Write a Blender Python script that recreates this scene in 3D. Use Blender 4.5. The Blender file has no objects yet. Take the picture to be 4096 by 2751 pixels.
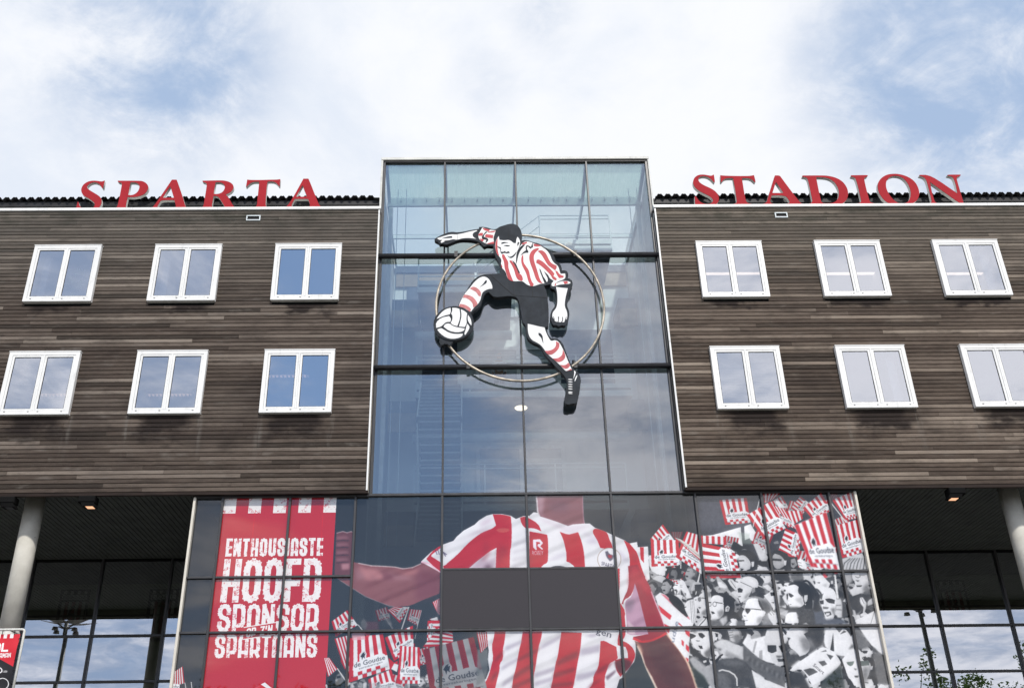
import bpy, math, random, colorsys
import numpy as np
from mathutils import Vector, Matrix

random.seed(7)
scene = bpy.context.scene
COL = scene.collection

# ---------------------------------------------------------------- camera
CAM = np.array([0.0, -25.1752, 1.7])
RX = np.array([0.99987464, -0.00899591, -0.01302953])
UP = np.array([0.00733574, -0.46606463, 0.88472026])
FW = np.array([0.01403147, 0.88470494, 0.46594022])
FPX, PPX, PPY = 3982.0, 1942.306, 1375.5
cam_data = bpy.data.cameras.new("camera")
cam = bpy.data.objects.new("camera", cam_data)
COL.objects.link(cam)
m = Matrix(((RX[0], UP[0], -FW[0], CAM[0]), (RX[1], UP[1], -FW[1], CAM[1]),
            (RX[2], UP[2], -FW[2], CAM[2]), (0, 0, 0, 1)))
cam.matrix_world = m
cam_data.sensor_fit = 'HORIZONTAL'
cam_data.sensor_width = 36.0
cam_data.lens = FPX / 4096 * 36.0
cam_data.shift_x = (2048 - PPX) / 4096
cam_data.clip_start = 0.1
cam_data.clip_end = 2000
scene.camera = cam

# ---------------------------------------------------------------- view and light
scene.view_settings.view_transform = 'Standard'
scene.view_settings.look = 'None'
scene.view_settings.gamma = 1.0
scene.view_settings.exposure = 0.15
scene.view_settings.use_curve_mapping = False
scene.render.engine = 'CYCLES'
scene.cycles.use_denoising = True
scene.cycles.max_bounces = 10
scene.cycles.transparent_max_bounces = 16
scene.cycles.sample_clamp_indirect = 6.0
scene.cycles.caustics_reflective = False
scene.cycles.caustics_refractive = False

SUN_EL, SUN_AZ = math.radians(44), math.radians(16)      # azimuth: from the facade's normal towards +x
sun_dir = Vector((math.sin(SUN_AZ) * math.cos(SUN_EL), -math.cos(SUN_AZ) * math.cos(SUN_EL), math.sin(SUN_EL)))
sd = bpy.data.lights.new("sun", 'SUN')
sd.energy = 2.7
sd.angle = math.radians(2.0)
sd.color = (1.0, 0.95, 0.88)
so = bpy.data.objects.new("sun", sd)
so.rotation_euler = sun_dir.to_track_quat('Z', 'Y').to_euler()
so.location = (20, -40, 50)
COL.objects.link(so)

world = bpy.data.worlds.new("World")
scene.world = world
world.use_nodes = True
wt = world.node_tree
wt.nodes.clear()
def wn(t, **k):
    n = wt.nodes.new(t)
    for a, b in k.items():
        setattr(n, a, b)
    return n
wout = wn('ShaderNodeOutputWorld')
wbg = wn('ShaderNodeBackground')
wbg.inputs[1].default_value = 0.1
sky = wn('ShaderNodeTexSky', sky_type='NISHITA')
sky.sun_disc = False
sky.sun_elevation = SUN_EL
sky.sun_rotation = math.pi - SUN_AZ
sky.altitude = 0
sky.air_density = 1.0
sky.dust_density = 1.0
sky.ozone_density = 1.0
wtc = wn('ShaderNodeTexCoord')
wsep = wn('ShaderNodeSeparateXYZ')
wt.links.new(wtc.outputs['Generated'], wsep.inputs[0])
def wmath(op, a, b=None, clamp=False):
    n = wn('ShaderNodeMath', operation=op, use_clamp=clamp)
    for i, v in enumerate((a, b)):
        if v is None: continue
        if isinstance(v, (int, float)): n.inputs[i].default_value = v
        else: wt.links.new(v, n.inputs[i])
    return n.outputs[0]
zc = wmath('ADD', wmath('MAXIMUM', wsep.outputs[2], 0.0), 0.12)
wcomb = wn('ShaderNodeCombineXYZ')
wt.links.new(wmath('DIVIDE', wsep.outputs[0], zc), wcomb.inputs[0])
wt.links.new(wmath('DIVIDE', wsep.outputs[1], zc), wcomb.inputs[1])
wcomb.inputs[2].default_value = 3.7
def wnoise(scale, detail, rough, dist=0.0, off=(0, 0, 0)):
    mp = wn('ShaderNodeMapping')
    mp.inputs['Location'].default_value = off
    wt.links.new(wcomb.outputs[0], mp.inputs[0])
    n = wn('ShaderNodeTexNoise')
    wt.links.new(mp.outputs[0], n.inputs['Vector'])
    n.inputs['Scale'].default_value = scale
    n.inputs['Detail'].default_value = detail
    n.inputs['Roughness'].default_value = rough
    n.inputs['Distortion'].default_value = dist
    return n.outputs['Fac']
def wramp(v, a, b, lo=0.0, hi=1.0):
    n = wn('ShaderNodeMapRange', interpolation_type='SMOOTHSTEP')
    wt.links.new(v, n.inputs[0])
    n.inputs[1].default_value, n.inputs[2].default_value = a, b
    n.inputs[3].default_value, n.inputs[4].default_value = lo, hi
    return n.outputs[0]
# broken cloud: two soft openings in front (as seen above the roofs), about half cover behind the viewer
def pixdir(px, py):
    d = FW + (px - PPX) / FPX * RX - (py - PPY) / FPX * UP
    return d / np.linalg.norm(d)
def opening(px, py, r0, r1):
    d = pixdir(px, py)
    n = wn('ShaderNodeVectorMath', operation='DISTANCE')
    wt.links.new(wtc.outputs['Generated'], n.inputs[0])
    n.inputs[1].default_value = tuple(d)
    return wramp(n.outputs['Value'], r0, r1, 1.0, 0.0)
broad = wnoise(0.9, 3, 0.5, 0.2, (2.3, 0.4, 0))
fine = wnoise(3.2, 9, 0.62, 0.35, (0.7, 5.1, 0))
wisp = wnoise(9.0, 8, 0.65, 0.5, (3.1, 1.7, 0))
tex = wmath('ADD', wmath('MULTIPLY', fine, 0.65), wmath('MULTIPLY', wisp, 0.35))
hole = wmath('ADD', wmath('ADD', opening(640, 190, 0.05, 0.15), opening(3900, 200, 0.07, 0.20)),
             wmath('ADD', wmath('MULTIPLY', opening(2170, 60, 0.0, 0.05), 0.55), wmath('MULTIPLY', opening(1950, 330, 0.0, 0.05), 0.3)))
front_blue = wmath('MULTIPLY', hole, wramp(tex, 0.42, 0.66, 1.0, 0.06))
behind = wramp(wsep.outputs[1], -0.35, 0.15, 1.0, 0.0)
back_cov = wmath('ADD', wmath('MULTIPLY', broad, 0.6), wmath('MULTIPLY', fine, 0.4))
# a clear lane runs through the cloud behind the viewer, a little to the left
lane = wmath('ABSOLUTE', wmath('ADD', wmath('DIVIDE', wsep.outputs[0], wmath('MINIMUM', wsep.outputs[1], -0.05)), wmath('ADD', wmath('MULTIPLY', wmath('SUBTRACT', broad, 0.5), 0.5), -0.115)))
lane_m = wramp(wmath('ADD', lane, wmath('MULTIPLY', wmath('SUBTRACT', fine, 0.5), 0.25)), 0.06, 0.17, 1.0, 0.0)
back_blue = wmath('MULTIPLY', behind, wmath('MAXIMUM', lane_m, wramp(back_cov, 0.32, 0.54, 0.6, 0.03)))
blue = wmath('MINIMUM', wmath('MAXIMUM', front_blue, back_blue), 1.0)
shade = wn('ShaderNodeMix', data_type='RGBA')
wt.links.new(wramp(wmath('ADD', wmath('MULTIPLY', broad, 0.5), wmath('ADD', wmath('MULTIPLY', fine, 0.38), wmath('MULTIPLY', wisp, 0.12))), 0.40, 0.58), shade.inputs[0])
shade.inputs[6].default_value = (7.1, 7.65, 8.6, 1)
shade.inputs[7].default_value = (8.75, 8.9, 9.25, 1)
cloud_back = wn('ShaderNodeMix', data_type='RGBA', blend_type='MULTIPLY')
cloud_back.inputs[0].default_value = 1.0
wt.links.new(shade.outputs[2], cloud_back.inputs[6])
bk = wn('ShaderNodeMix', data_type='RGBA')
wt.links.new(behind, bk.inputs[0])
bk.inputs[6].default_value = (1, 1, 1, 1)
bkc = wn('ShaderNodeMix', data_type='RGBA')
wt.links.new(wramp(wmath('ADD', wmath('MULTIPLY', tex, 0.6), wmath('MULTIPLY', broad, 0.4)), 0.40, 0.58), bkc.inputs[0])
bkc.inputs[6].default_value = (0.74, 0.79, 0.90, 1)
bkc.inputs[7].default_value = (1.46, 1.43, 1.44, 1)
wt.links.new(bkc.outputs[2], bk.inputs[7])
wt.links.new(bk.outputs[2], cloud_back.inputs[7])
# the clear sky keeps its own colour; thin haze lifts it towards pale blue in front, where the cloud is thin
skyc = wn('ShaderNodeMix', data_type='RGBA')
skyc.inputs[0].default_value = 0.7
wt.links.new(sky.outputs[0], skyc.inputs[6])
clearc = wn('ShaderNodeMix', data_type='RGBA')
wt.links.new(behind, clearc.inputs[0])
clearc.inputs[6].default_value = (4.8, 6.2, 8.5, 1)
clearc.inputs[7].default_value = (3.2, 5.7, 10.0, 1)
wt.links.new(clearc.outputs[2], skyc.inputs[7])
fin = wn('ShaderNodeMix', data_type='RGBA')
wt.links.new(blue, fin.inputs[0])
wt.links.new(cloud_back.outputs[2], fin.inputs[6])
wt.links.new(skyc.outputs[2], fin.inputs[7])
wt.links.new(fin.outputs[2], wbg.inputs[0])
wt.links.new(wbg.outputs[0], wout.inputs[0])

# ================================================================ helpers
def at(px, py, Y=None, X=None, Z=None):
    """the point of the plane Y (or X, Z) that the photograph's pixel (px, py) shows"""
    d = FW + (px - PPX) / FPX * RX - (py - PPY) / FPX * UP
    if Y is not None: t = (Y - CAM[1]) / d[1]
    elif X is not None: t = (X - CAM[0]) / d[0]
    else: t = (Z - CAM[2]) / d[2]
    return CAM + t * d

def lin(c):
    r = []
    for v in c[:3]:
        v = v / 255.0
        r.append(v / 12.92 if v <= 0.04045 else ((v + 0.055) / 1.055) ** 2.4)
    return (r[0], r[1], r[2], 1.0)

class NT:
    def __init__(self, name):
        self.m = bpy.data.materials.new(name)
        self.m.use_nodes = True
        self.t = self.m.node_tree
        self.t.nodes.clear()
        self.out = self.t.nodes.new('ShaderNodeOutputMaterial')
    def n(self, t, **k):
        x = self.t.nodes.new(t)
        for a, b in k.items(): setattr(x, a, b)
        return x
    def l(self, a, b): self.t.links.new(a, b)
    def val(self, sock, v):
        if isinstance(v, (int, float)): sock.default_value = v
        elif isinstance(v, tuple): sock.default_value = v if len(v) != 3 or sock.type == 'VECTOR' else v + (1.0,)
        else: self.l(v, sock)
    def math(self, op, a, b=0.0, clamp=False):
        x = self.n('ShaderNodeMath', operation=op, use_clamp=clamp)
        self.val(x.inputs[0], a); self.val(x.inputs[1], b)
        return x.outputs[0]
    def rng(self, v, a, b, lo=0.0, hi=1.0, smooth=True):
        x = self.n('ShaderNodeMapRange', interpolation_type='SMOOTHSTEP' if smooth else 'LINEAR')
        self.val(x.inputs[0], v)
        for i, q in enumerate((a, b, lo, hi)): x.inputs[i + 1].default_value = q
        return x.outputs[0]
    def mix(self, f, a, b, mode='MIX'):
        x = self.n('ShaderNodeMix', data_type='RGBA', blend_type=mode)
        self.val(x.inputs[0], f); self.val(x.inputs[6], a); self.val(x.inputs[7], b)
        return x.outputs[2]
    def noise(self, vec, scale, detail=4, rough=0.55, dist=0.0):
        x = self.n('ShaderNodeTexNoise')
        if vec is not None: self.l(vec, x.inputs['Vector'])
        x.inputs['Scale'].default_value = scale
        x.inputs['Detail'].default_value = detail
        x.inputs['Roughness'].default_value = rough
        x.inputs['Distortion'].default_value = dist
        return x.outputs['Fac']
    def map(self, vec, loc=(0, 0, 0), sc=(1, 1, 1)):
        x = self.n('ShaderNodeMapping')
        self.l(vec, x.inputs[0])
        self.val(x.inputs['Location'], loc)
        x.inputs['Scale'].default_value = sc
        return x.outputs[0]
    def pos(self): return self.n('ShaderNodeNewGeometry').outputs['Position']
    def rnd(self): return self.n('ShaderNodeObjectInfo').outputs['Random']
    def bsdf(self, col, rough=0.6, spec=0.5, metal=0.0, bump=None, bstr=0.2, bdist=0.01):
        b = self.n('ShaderNodeBsdfPrincipled')
        self.val(b.inputs['Base Color'], col)
        self.val(b.inputs['Roughness'], rough)
        b.inputs['Specular IOR Level'].default_value = spec
        b.inputs['Metallic'].default_value = metal
        if bump is not None:
            bp = self.n('ShaderNodeBump')
            bp.inputs['Strength'].default_value = bstr
            bp.inputs['Distance'].default_value = bdist
            self.l(bump, bp.inputs['Height'])
            self.l(bp.outputs[0], b.inputs['Normal'])
        return b.outputs[0]
    def end(self, s):
        self.l(s, self.out.inputs[0])
        return self.m

def mat_plain(name, col, rough=0.6, spec=0.4, metal=0.0, var=0.12, scale=3.0, stretch=(1, 1, 1), bump=0.0, dirt=0.0):
    t = NT(name)
    p = t.map(t.pos(), sc=stretch)
    nz = t.noise(p, scale, 6, 0.6)
    dark = tuple(c * (1 - var) for c in col[:3]); lite = tuple(min(1, c * (1 + var)) for c in col[:3])
    c = t.mix(t.rng(nz, 0.3, 0.7), dark, lite)
    if dirt > 0:
        d = t.noise(t.map(t.pos(), sc=(3.0, 3.0, 0.7)), 2.3, 8, 0.7)
        c = t.mix(t.rng(d, 0.52, 0.78, 0, dirt), c, tuple(x * 0.45 for x in (0.32, 0.31, 0.26)))
    return t.end(t.bsdf(c, rough, spec, metal, nz if bump else None, bump, 0.01))

def glass_mat(name, refl=0.3, tint=(0.75, 0.85, 0.84), rough=0.0, streak=0.0, grime=(0.55, 0.6, 0.6)):
    """coated pane: mirror share rising with grazing angle, the rest looks through; faint run-off streaks"""
    t = NT(name)
    fr = t.n('ShaderNodeFresnel'); fr.inputs[0].default_value = 1.5
    f = t.math('ADD', t.math('MULTIPLY', fr.outputs[0], 0.9), refl, True)
    tr = t.n('ShaderNodeBsdfTransparent'); tr.inputs[0].default_value = tint + (1,)
    gl = t.n('ShaderNodeBsdfGlossy'); gl.inputs['Roughness'].default_value = rough
    gl.inputs['Color'].default_value = (0.93, 0.95, 1.0, 1)
    wob = t.noise(t.pos(), 0.9, 2, 0.5)
    bp = t.n('ShaderNodeBump'); bp.inputs['Strength'].default_value = 0.02; bp.inputs['Distance'].default_value = 0.02
    t.l(wob, bp.inputs['Height']); t.l(bp.outputs[0], gl.inputs['Normal'])
    mx = t.n('ShaderNodeMixShader'); t.l(f, mx.inputs[0]); t.l(tr.outputs[0], mx.inputs[1]); t.l(gl.outputs[0], mx.inputs[2])
    res = mx.outputs[0]
    if streak > 0:
        df = t.n('ShaderNodeBsdfDiffuse'); df.inputs[0].default_value = grime + (1,)
        s1 = t.noise(t.map(t.pos(), sc=(14, 14, 0.25)), 1.6, 5, 0.6)
        m2 = t.n('ShaderNodeMixShader')
        t.l(t.rng(s1, 0.42, 0.8, streak * 0.3, streak), m2.inputs[0]); t.l(res, m2.inputs[1]); t.l(df.outputs[0], m2.inputs[2])
        res = m2.outputs[0]
    return t.end(res)

def emit_mat(name, col, s):
    t = NT(name)
    e = t.n('ShaderNodeEmission'); e.inputs[0].default_value = col + (1,); e.inputs[1].default_value = s
    return t.end(e.outputs[0])

# ---------------------------------------------------------------- geometry
def mesh(name, verts, faces, mat=None):
    me = bpy.data.meshes.new(name)
    me.from_pydata([tuple(v) for v in verts], [], faces)
    me.validate()
    me.update()
    if mat is not None: me.materials.append(mat)
    return me
def link(name, me, parent=None):
    o = bpy.data.objects.new(name, me)
    COL.objects.link(o)
    if parent is not None:
        o.parent = parent
        o.matrix_parent_inverse = world_of(parent).inverted()
    return o
def world_of(o):
    w = Matrix.LocRotScale(o.location, o.rotation_euler, o.scale)
    return w if o.parent is None else world_of(o.parent) @ o.matrix_parent_inverse @ w
class MB:
    def __init__(self): self.v, self.f = [], []
    def add(self, vs, fs):
        b = len(self.v)
        self.v += [tuple(p) for p in vs]
        self.f += [tuple(i + b for i in q) for q in fs]
        return self
    def box(self, x0, x1, y0, y1, z0, z1):
        vs = [(x, y, z) for x in (x0, x1) for y in (y0, y1) for z in (z0, z1)]
        return self.add(vs, [(0, 1, 3, 2), (4, 6, 7, 5), (0, 4, 5, 1), (2, 3, 7, 6), (0, 2, 6, 4), (1, 5, 7, 3)])
    def cbox(self, x0, x1, y0, y1, z0, z1, c):
        """box whose front (low y) edges are chamfered by c"""
        fr = [(x0 + c, y0, z0 + c), (x1 - c, y0, z0 + c), (x1 - c, y0, z1 - c), (x0 + c, y0, z1 - c)]
        md = [(x0, y0 + c, z0), (x1, y0 + c, z0), (x1, y0 + c, z1), (x0, y0 + c, z1)]
        bk = [(x0, y1, z0), (x1, y1, z0), (x1, y1, z1), (x0, y1, z1)]
        fs = [(0, 1, 2, 3), (11, 10, 9, 8)]
        for i in range(4):
            j = (i + 1) % 4
            fs += [(i, i + 4, j + 4, j), (i + 4, i + 8, j + 8, j + 4)]
        return self.add(fr + md + bk, fs)
    def tube(self, pts, r, n=10, closed=False, cap=True):
        pts = [Vector(p) for p in pts]
        N = len(pts); rings = []
        for i, p in enumerate(pts):
            a = pts[(i - 1) % N] if (closed or i > 0) else p
            b = pts[(i + 1) % N] if (closed or i < N - 1) else p
            d = (b - a).normalized()
            ref = Vector((0, 0, 1)) if abs(d.z) < 0.9 else Vector((1, 0, 0))
            if closed: ref = Vector((0, 1, 0))
            u = d.cross(ref).normalized(); w = u.cross(d)
            rr = r[i] if isinstance(r, (list, tuple)) else r
            rings.append([p + u * (rr * math.cos(2 * math.pi * k / n)) + w * (rr * math.sin(2 * math.pi * k / n)) for k in range(n)])
        vs = [q for g in rings for q in g]; fs = []
        for i in range(N if closed else N - 1):
            j = (i + 1) % N
            for k in range(n):
                l = (k + 1) % n
                fs.append((i * n + k, i * n + l, j * n + l, j * n + k))
        if cap and not closed:
            fs.append(tuple(range(n))[::-1]); fs.append(tuple((N - 1) * n + k for k in range(n)))
        return self.add(vs, fs)
    def build(self, name, mat, parent=None, smooth=False):
        me = mesh(name, self.v, self.f, mat)
        if smooth:
            for p in me.polygons: p.use_smooth = True
        return link(name, me, parent)
def tag(o, label=None, cat=None, group=None, kind=None):
    if label: o['label'] = label
    if cat: o['category'] = cat
    if group: o['group'] = group
    if kind: o['kind'] = kind
    return o
def empty(name, loc=(0, 0, 0), rz=0.0):
    o = bpy.data.objects.new(name, None)
    o.location = loc; o.rotation_euler = (0, 0, rz)
    o.empty_display_size = 0.3
    COL.objects.link(o)
    return o
def box(name, x0, x1, y0, y1, z0, z1, mat, parent=None):
    return MB().box(x0, x1, y0, y1, z0, z1).build(name, mat, parent)
def copy_tree(o, parent=None):
    c = o.copy(); COL.objects.link(c)
    if parent is not None:
        c.parent = parent
    for ch in list(o.children): copy_tree(ch, c)
    return c
def extrude(loops, y0, y1, mats, name, parent=None, side=None, bevel=0.0):
    """flat outline (list of loops of (x,z), first the outer one) extruded from y0 (front) to y1"""
    cu = bpy.data.curves.new(name, 'CURVE')
    cu.dimensions = '2D'; cu.fill_mode = 'BOTH'
    for lp in loops:
        s = cu.splines.new('POLY'); s.points.add(len(lp) - 1); s.use_cyclic_u = True
        for p, q in zip(s.points, lp): p.co = (q[0], q[1], 0, 1)
    cu.extrude = abs(y1 - y0) / 2
    tmp = bpy.data.objects.new(name, cu)
    COL.objects.link(tmp)
    dg = bpy.context.evaluated_depsgraph_get()
    me = bpy.data.meshes.new_from_object(tmp.evaluated_get(dg))
    bpy.data.objects.remove(tmp)
    bpy.data.curves.remove(cu)
    yc = (y0 + y1) / 2
    me.transform(Matrix(((1, 0, 0, 0), (0, 0, -1, yc), (0, 1, 0, 0), (0, 0, 0, 1))))
    me.name = name
    me.materials.clear()
    for mt in mats: me.materials.append(mt)
    if len(mats) > 1:
        for p in me.polygons:
            p.material_index = 0 if p.normal.y < -0.7 and abs(p.center.y - y0) < 1e-4 else 1
    me.update()
    return link(name, me, parent)
def smooth_loop(pts, it=2):
    """corner cutting that keeps sharp corners"""
    for _ in range(it):
        n = len(pts); out = []
        for i in range(n):
            a, b, c = np.array(pts[i - 1]), np.array(pts[i]), np.array(pts[(i + 1) % n])
            u, w = b - a, c - b
            lu, lw = np.linalg.norm(u), np.linalg.norm(w)
            cs = float(u @ w / max(1e-9, lu * lw))
            if cs > 0.55:
                d = 0.25
                out += [tuple(b - u * d), tuple(b + w * d)]
            else: out.append(tuple(b))
        pts = out
    return pts

# ================================================================ materials
WIN0 = {'left': -13.0748, 'right': 6.8117}
WW, WH, WZ, WP = 1.986, 1.932, (18.407, 14.817), 3.6

def wood_mat(name, wx, dark=1.0):
    t = NT(name)
    p = t.pos(); r = t.rnd()
    sep = t.n('ShaderNodeSeparateXYZ'); t.l(p, sep.inputs[0])
    X, Z = sep.outputs[0], sep.outputs[2]
    cmb = t.n('ShaderNodeCombineXYZ')
    t.l(t.math('ADD', X, t.math('MULTIPLY', r, 37.0)), cmb.inputs[0])
    t.l(t.math('MULTIPLY', r, 11.0), cmb.inputs[1]); t.l(Z, cmb.inputs[2])
    q = cmb.outputs[0]
    grain = t.noise(t.map(q, sc=(1.3, 1, 55)), 2.0, 9, 0.68, 1.2)
    patch = t.noise(t.map(q, sc=(0.9, 1, 3.0)), 1.3, 5, 0.6)
    ramp = t.n('ShaderNodeValToRGB')
    t.l(r, ramp.inputs[0])
    e = ramp.color_ramp.elements
    e[0].position = 0.0; e[0].color = (0.024, 0.017, 0.012, 1)
    e[1].position = 1.0; e[1].color = (0.27, 0.226, 0.187, 1)
    for po, c in ((0.12, (0.055, 0.039, 0.030, 1)), (0.5, (0.092, 0.070, 0.055, 1)), (0.82, (0.142, 0.113, 0.092, 1))):
        x = ramp.color_ramp.elements.new(po); x.color = c
    c = ramp.outputs[0]
    c = t.mix(t.rng(grain, 0.42, 0.78, 0.0, 0.6), c, t.mix(0.6, c, (0.24, 0.20, 0.165)))
    c = t.mix(t.rng(grain, 0.52, 0.30, 0.0, 0.65), c, (0.022, 0.017, 0.014))
    c = t.mix(t.rng(patch, 0.55, 0.76, 0.0, 0.5), c, (0.200, 0.178, 0.155))
    c = t.mix(t.rng(patch, 0.46, 0.28, 0.0, 0.6), c, (0.030, 0.022, 0.017))
    blot = t.noise(t.map(p, loc=(5.0, 0, 2.0), sc=(0.7, 1, 1.5)), 1.0, 7, 0.65)
    c = t.mix(t.rng(blot, 0.48, 0.68, 0.0, 0.5), c, (0.036, 0.027, 0.021))
    # bleached and slightly algae green towards the open top, browner lower down
    up = t.rng(Z, 15.5, 19.6)
    c = t.mix(t.math('MULTIPLY', up, 0.50), c, t.mix(t.rng(grain, 0.3, 0.7), (0.075, 0.070, 0.058), (0.155, 0.145, 0.126)))
    alg = t.noise(t.map(p, sc=(0.8, 1, 1.6)), 1.7, 6, 0.65)
    c = t.mix(t.math('MULTIPLY', t.rng(Z, 18.6, 19.7), t.rng(alg, 0.45, 0.66, 0, 0.75)), c, (0.045, 0.045, 0.034))
    # wood kept dark where the window boxes keep the rain off, as stained patches below each box
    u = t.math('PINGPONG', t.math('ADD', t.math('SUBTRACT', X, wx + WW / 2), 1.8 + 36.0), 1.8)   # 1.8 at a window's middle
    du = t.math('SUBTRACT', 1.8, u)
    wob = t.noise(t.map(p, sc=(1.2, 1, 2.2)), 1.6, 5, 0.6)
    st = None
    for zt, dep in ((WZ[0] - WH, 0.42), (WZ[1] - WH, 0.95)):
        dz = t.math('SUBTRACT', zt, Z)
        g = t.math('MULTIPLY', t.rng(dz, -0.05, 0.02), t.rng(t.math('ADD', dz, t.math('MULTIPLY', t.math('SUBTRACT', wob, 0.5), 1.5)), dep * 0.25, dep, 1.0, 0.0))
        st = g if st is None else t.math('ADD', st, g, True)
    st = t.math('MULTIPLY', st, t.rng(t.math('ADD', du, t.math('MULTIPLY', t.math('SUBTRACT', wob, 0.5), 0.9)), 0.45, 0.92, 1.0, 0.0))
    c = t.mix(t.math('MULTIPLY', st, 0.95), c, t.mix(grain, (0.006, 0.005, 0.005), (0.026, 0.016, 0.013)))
    big = t.noise(t.map(p, loc=(3.1, 0, 1.7), sc=(0.22, 1, 0.5)), 1.0, 4, 0.6)
    c = t.mix(t.math('MULTIPLY', t.rng(big, 0.46, 0.66), t.rng(Z, 16.5, 13.0, 0.25, 0.75)), c, t.mix(0.72, c, (0.020, 0.014, 0.012)))
    # pale run-off lines below the corners of the boxes
    ln = t.math('MULTIPLY', t.rng(t.math('ABSOLUTE', t.math('SUBTRACT', du, 0.985)), 0.02, 0.16, 1.0, 0.0), t.rng(t.noise(t.map(p, sc=(5, 1, 0.8)), 1.5, 4), 0.4, 0.65))
    dzl = t.math('SUBTRACT', WZ[1] - WH, Z)
    c = t.mix(t.math('MULTIPLY', t.math('MULTIPLY', ln, 0.5), t.math('MULTIPLY', t.rng(dzl, -0.1, 0.05), t.rng(dzl, 0.5, 1.6, 1, 0))), c, (0.16, 0.145, 0.128))
    if dark != 1.0:
        c = t.mix(1.0, c, (dark, dark * 0.97, dark * 0.93), 'MULTIPLY')
    return t.end(t.bsdf(c, 0.78, 0.25, 0.0, grain, 0.55, 0.012))

M = {}
M['wood_left'] = wood_mat('weathered_cedar_left', WIN0['left'])
M['wood_right'] = wood_mat('weathered_cedar_right', WIN0['right'], 1.08)
M['white'] = mat_plain('white_aluminium', (0.80, 0.80, 0.78), 0.42, 0.5, 0, 0.05, 2.0, (1, 1, 0.4), 0, 0.36)
M['cream'] = mat_plain('cream_aluminium', (0.66, 0.62, 0.54), 0.45, 0.4, 0, 0.08, 3.0, (1, 1, 0.3), 0, 0.35)
M['white_dirty'] = mat_plain('weathered_white_metal', (0.62, 0.62, 0.58), 0.5, 0.4, 0, 0.12, 1.5, (1, 1, 3), 0, 0.6)
M['gasket'] = mat_plain('black_rubber', (0.012, 0.012, 0.013), 0.6, 0.3)
M['void'] = mat_plain('black_membrane', (0.008, 0.008, 0.008), 0.9, 0.1)
M['frame'] = mat_plain('bronze_grey_aluminium', (0.045, 0.044, 0.046), 0.38, 0.5, 0, 0.2, 4.0, (1, 1, 0.3), 0, 0.3)
M['pipe'] = mat_plain('black_painted_steel', (0.016, 0.016, 0.019), 0.42, 0.5, 0, 0.5, 6.0, (0.5, 3, 3), 0.1, 0.0)
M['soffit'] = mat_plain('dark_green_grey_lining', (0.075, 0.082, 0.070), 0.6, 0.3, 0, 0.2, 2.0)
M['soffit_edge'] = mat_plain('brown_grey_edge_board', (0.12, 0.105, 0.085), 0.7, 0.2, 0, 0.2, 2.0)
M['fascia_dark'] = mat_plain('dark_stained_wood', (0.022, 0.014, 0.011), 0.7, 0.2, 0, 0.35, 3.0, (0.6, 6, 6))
M['roof'] = mat_plain('black_corrugated_steel', (0.014, 0.014, 0.016), 0.55, 0.4, 0, 0.5, 5.0, (1, 1, 1), 0, 0.12)
M['room'] = mat_plain('pale_room_plaster', (0.74, 0.73, 0.72), 0.8, 0.2, 0, 0.06, 1.0)
M['room_floor'] = mat_plain('grey_carpet', (0.12, 0.12, 0.13), 0.9, 0.1)
M['hall_wall'] = mat_plain('olive_grey_plaster', (0.30, 0.32, 0.24), 0.85, 0.2, 0, 0.1, 0.6)
M['dark_grey'] = mat_plain('dark_grey_paint', (0.06, 0.06, 0.065), 0.6, 0.3)
M['warm_lamp'] = emit_mat('warm_lamp_glow', (1.0, 0.52, 0.30), 1.1)
M['tube_lamp'] = emit_mat('tube_lamp_glow', (1.0, 0.80, 0.64), 1.0)
M['louvre_lamp'] = emit_mat('louvred_lamp_glow', (0.85, 0.55, 0.42), 0.45)
M['round_lamp'] = emit_mat('round_lamp_glow', (1.0, 0.80, 0.55), 2.2)
M['win_glass'] = glass_mat('window_glass', 0.46, (0.86, 0.88, 0.92))
M['tower_glass'] = glass_mat('tower_glass', 0.23, (0.86, 0.93, 0.92), 0.0, 0.03, (0.55, 0.62, 0.64))
M['hall_glass'] = glass_mat('hall_glass', 0.50, (0.70, 0.76, 0.68))
def clear_mat(name, tint):
    t = NT(name)
    tr = t.n('ShaderNodeBsdfTransparent'); tr.inputs[0].default_value = tint + (1,)
    return t.end(tr.outputs[0])
M['clear'] = clear_mat('clear_glass_edge', (0.97, 0.985, 0.98))
def roofglass():
    t = NT('dirty_roof_glass')
    tr = t.n('ShaderNodeBsdfTransparent'); tr.inputs[0].default_value = (0.62, 0.71, 0.67, 1)
    tl = t.n('ShaderNodeBsdfTranslucent'); tl.inputs[0].default_value = (0.60, 0.65, 0.62, 1)
    mx = t.n('ShaderNodeMixShader')
    s = t.noise(t.map(t.pos(), sc=(9, 0.5, 1)), 1.5, 6, 0.65)
    t.l(t.rng(s, 0.35, 0.7, 0.25, 0.6), mx.inputs[0]); t.l(tr.outputs[0], mx.inputs[1]); t.l(tl.outputs[0], mx.inputs[2])
    return t.end(mx.outputs[0])
M['roof_glass'] = roofglass()

_pr = random.Random(99)
def pane(name, x0, x1, z0, z1, y, mat, parent, th=0.012):
    b = MB().box(x0, x1, y, y + th, z0, z1)
    # no two panes hang in exactly the same plane: each is set a millimetre or two out of true
    tx, tz = _pr.uniform(-1, 1) * 0.0012 * (x1 - x0), _pr.uniform(-1, 1) * 0.0012 * (z1 - z0)
    v = [(q[0], q[1] + (tx if q[0] == x1 else -tx) + (tz if q[2] == z1 else -tz), q[2]) for q in b.v]
    me = mesh(name, v, b.f, mat)
    me.materials.append(M['clear'])
    for p in me.polygons: p.material_index = 0 if p.normal.y < -0.5 else 1
    return link(name, me, parent)

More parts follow.
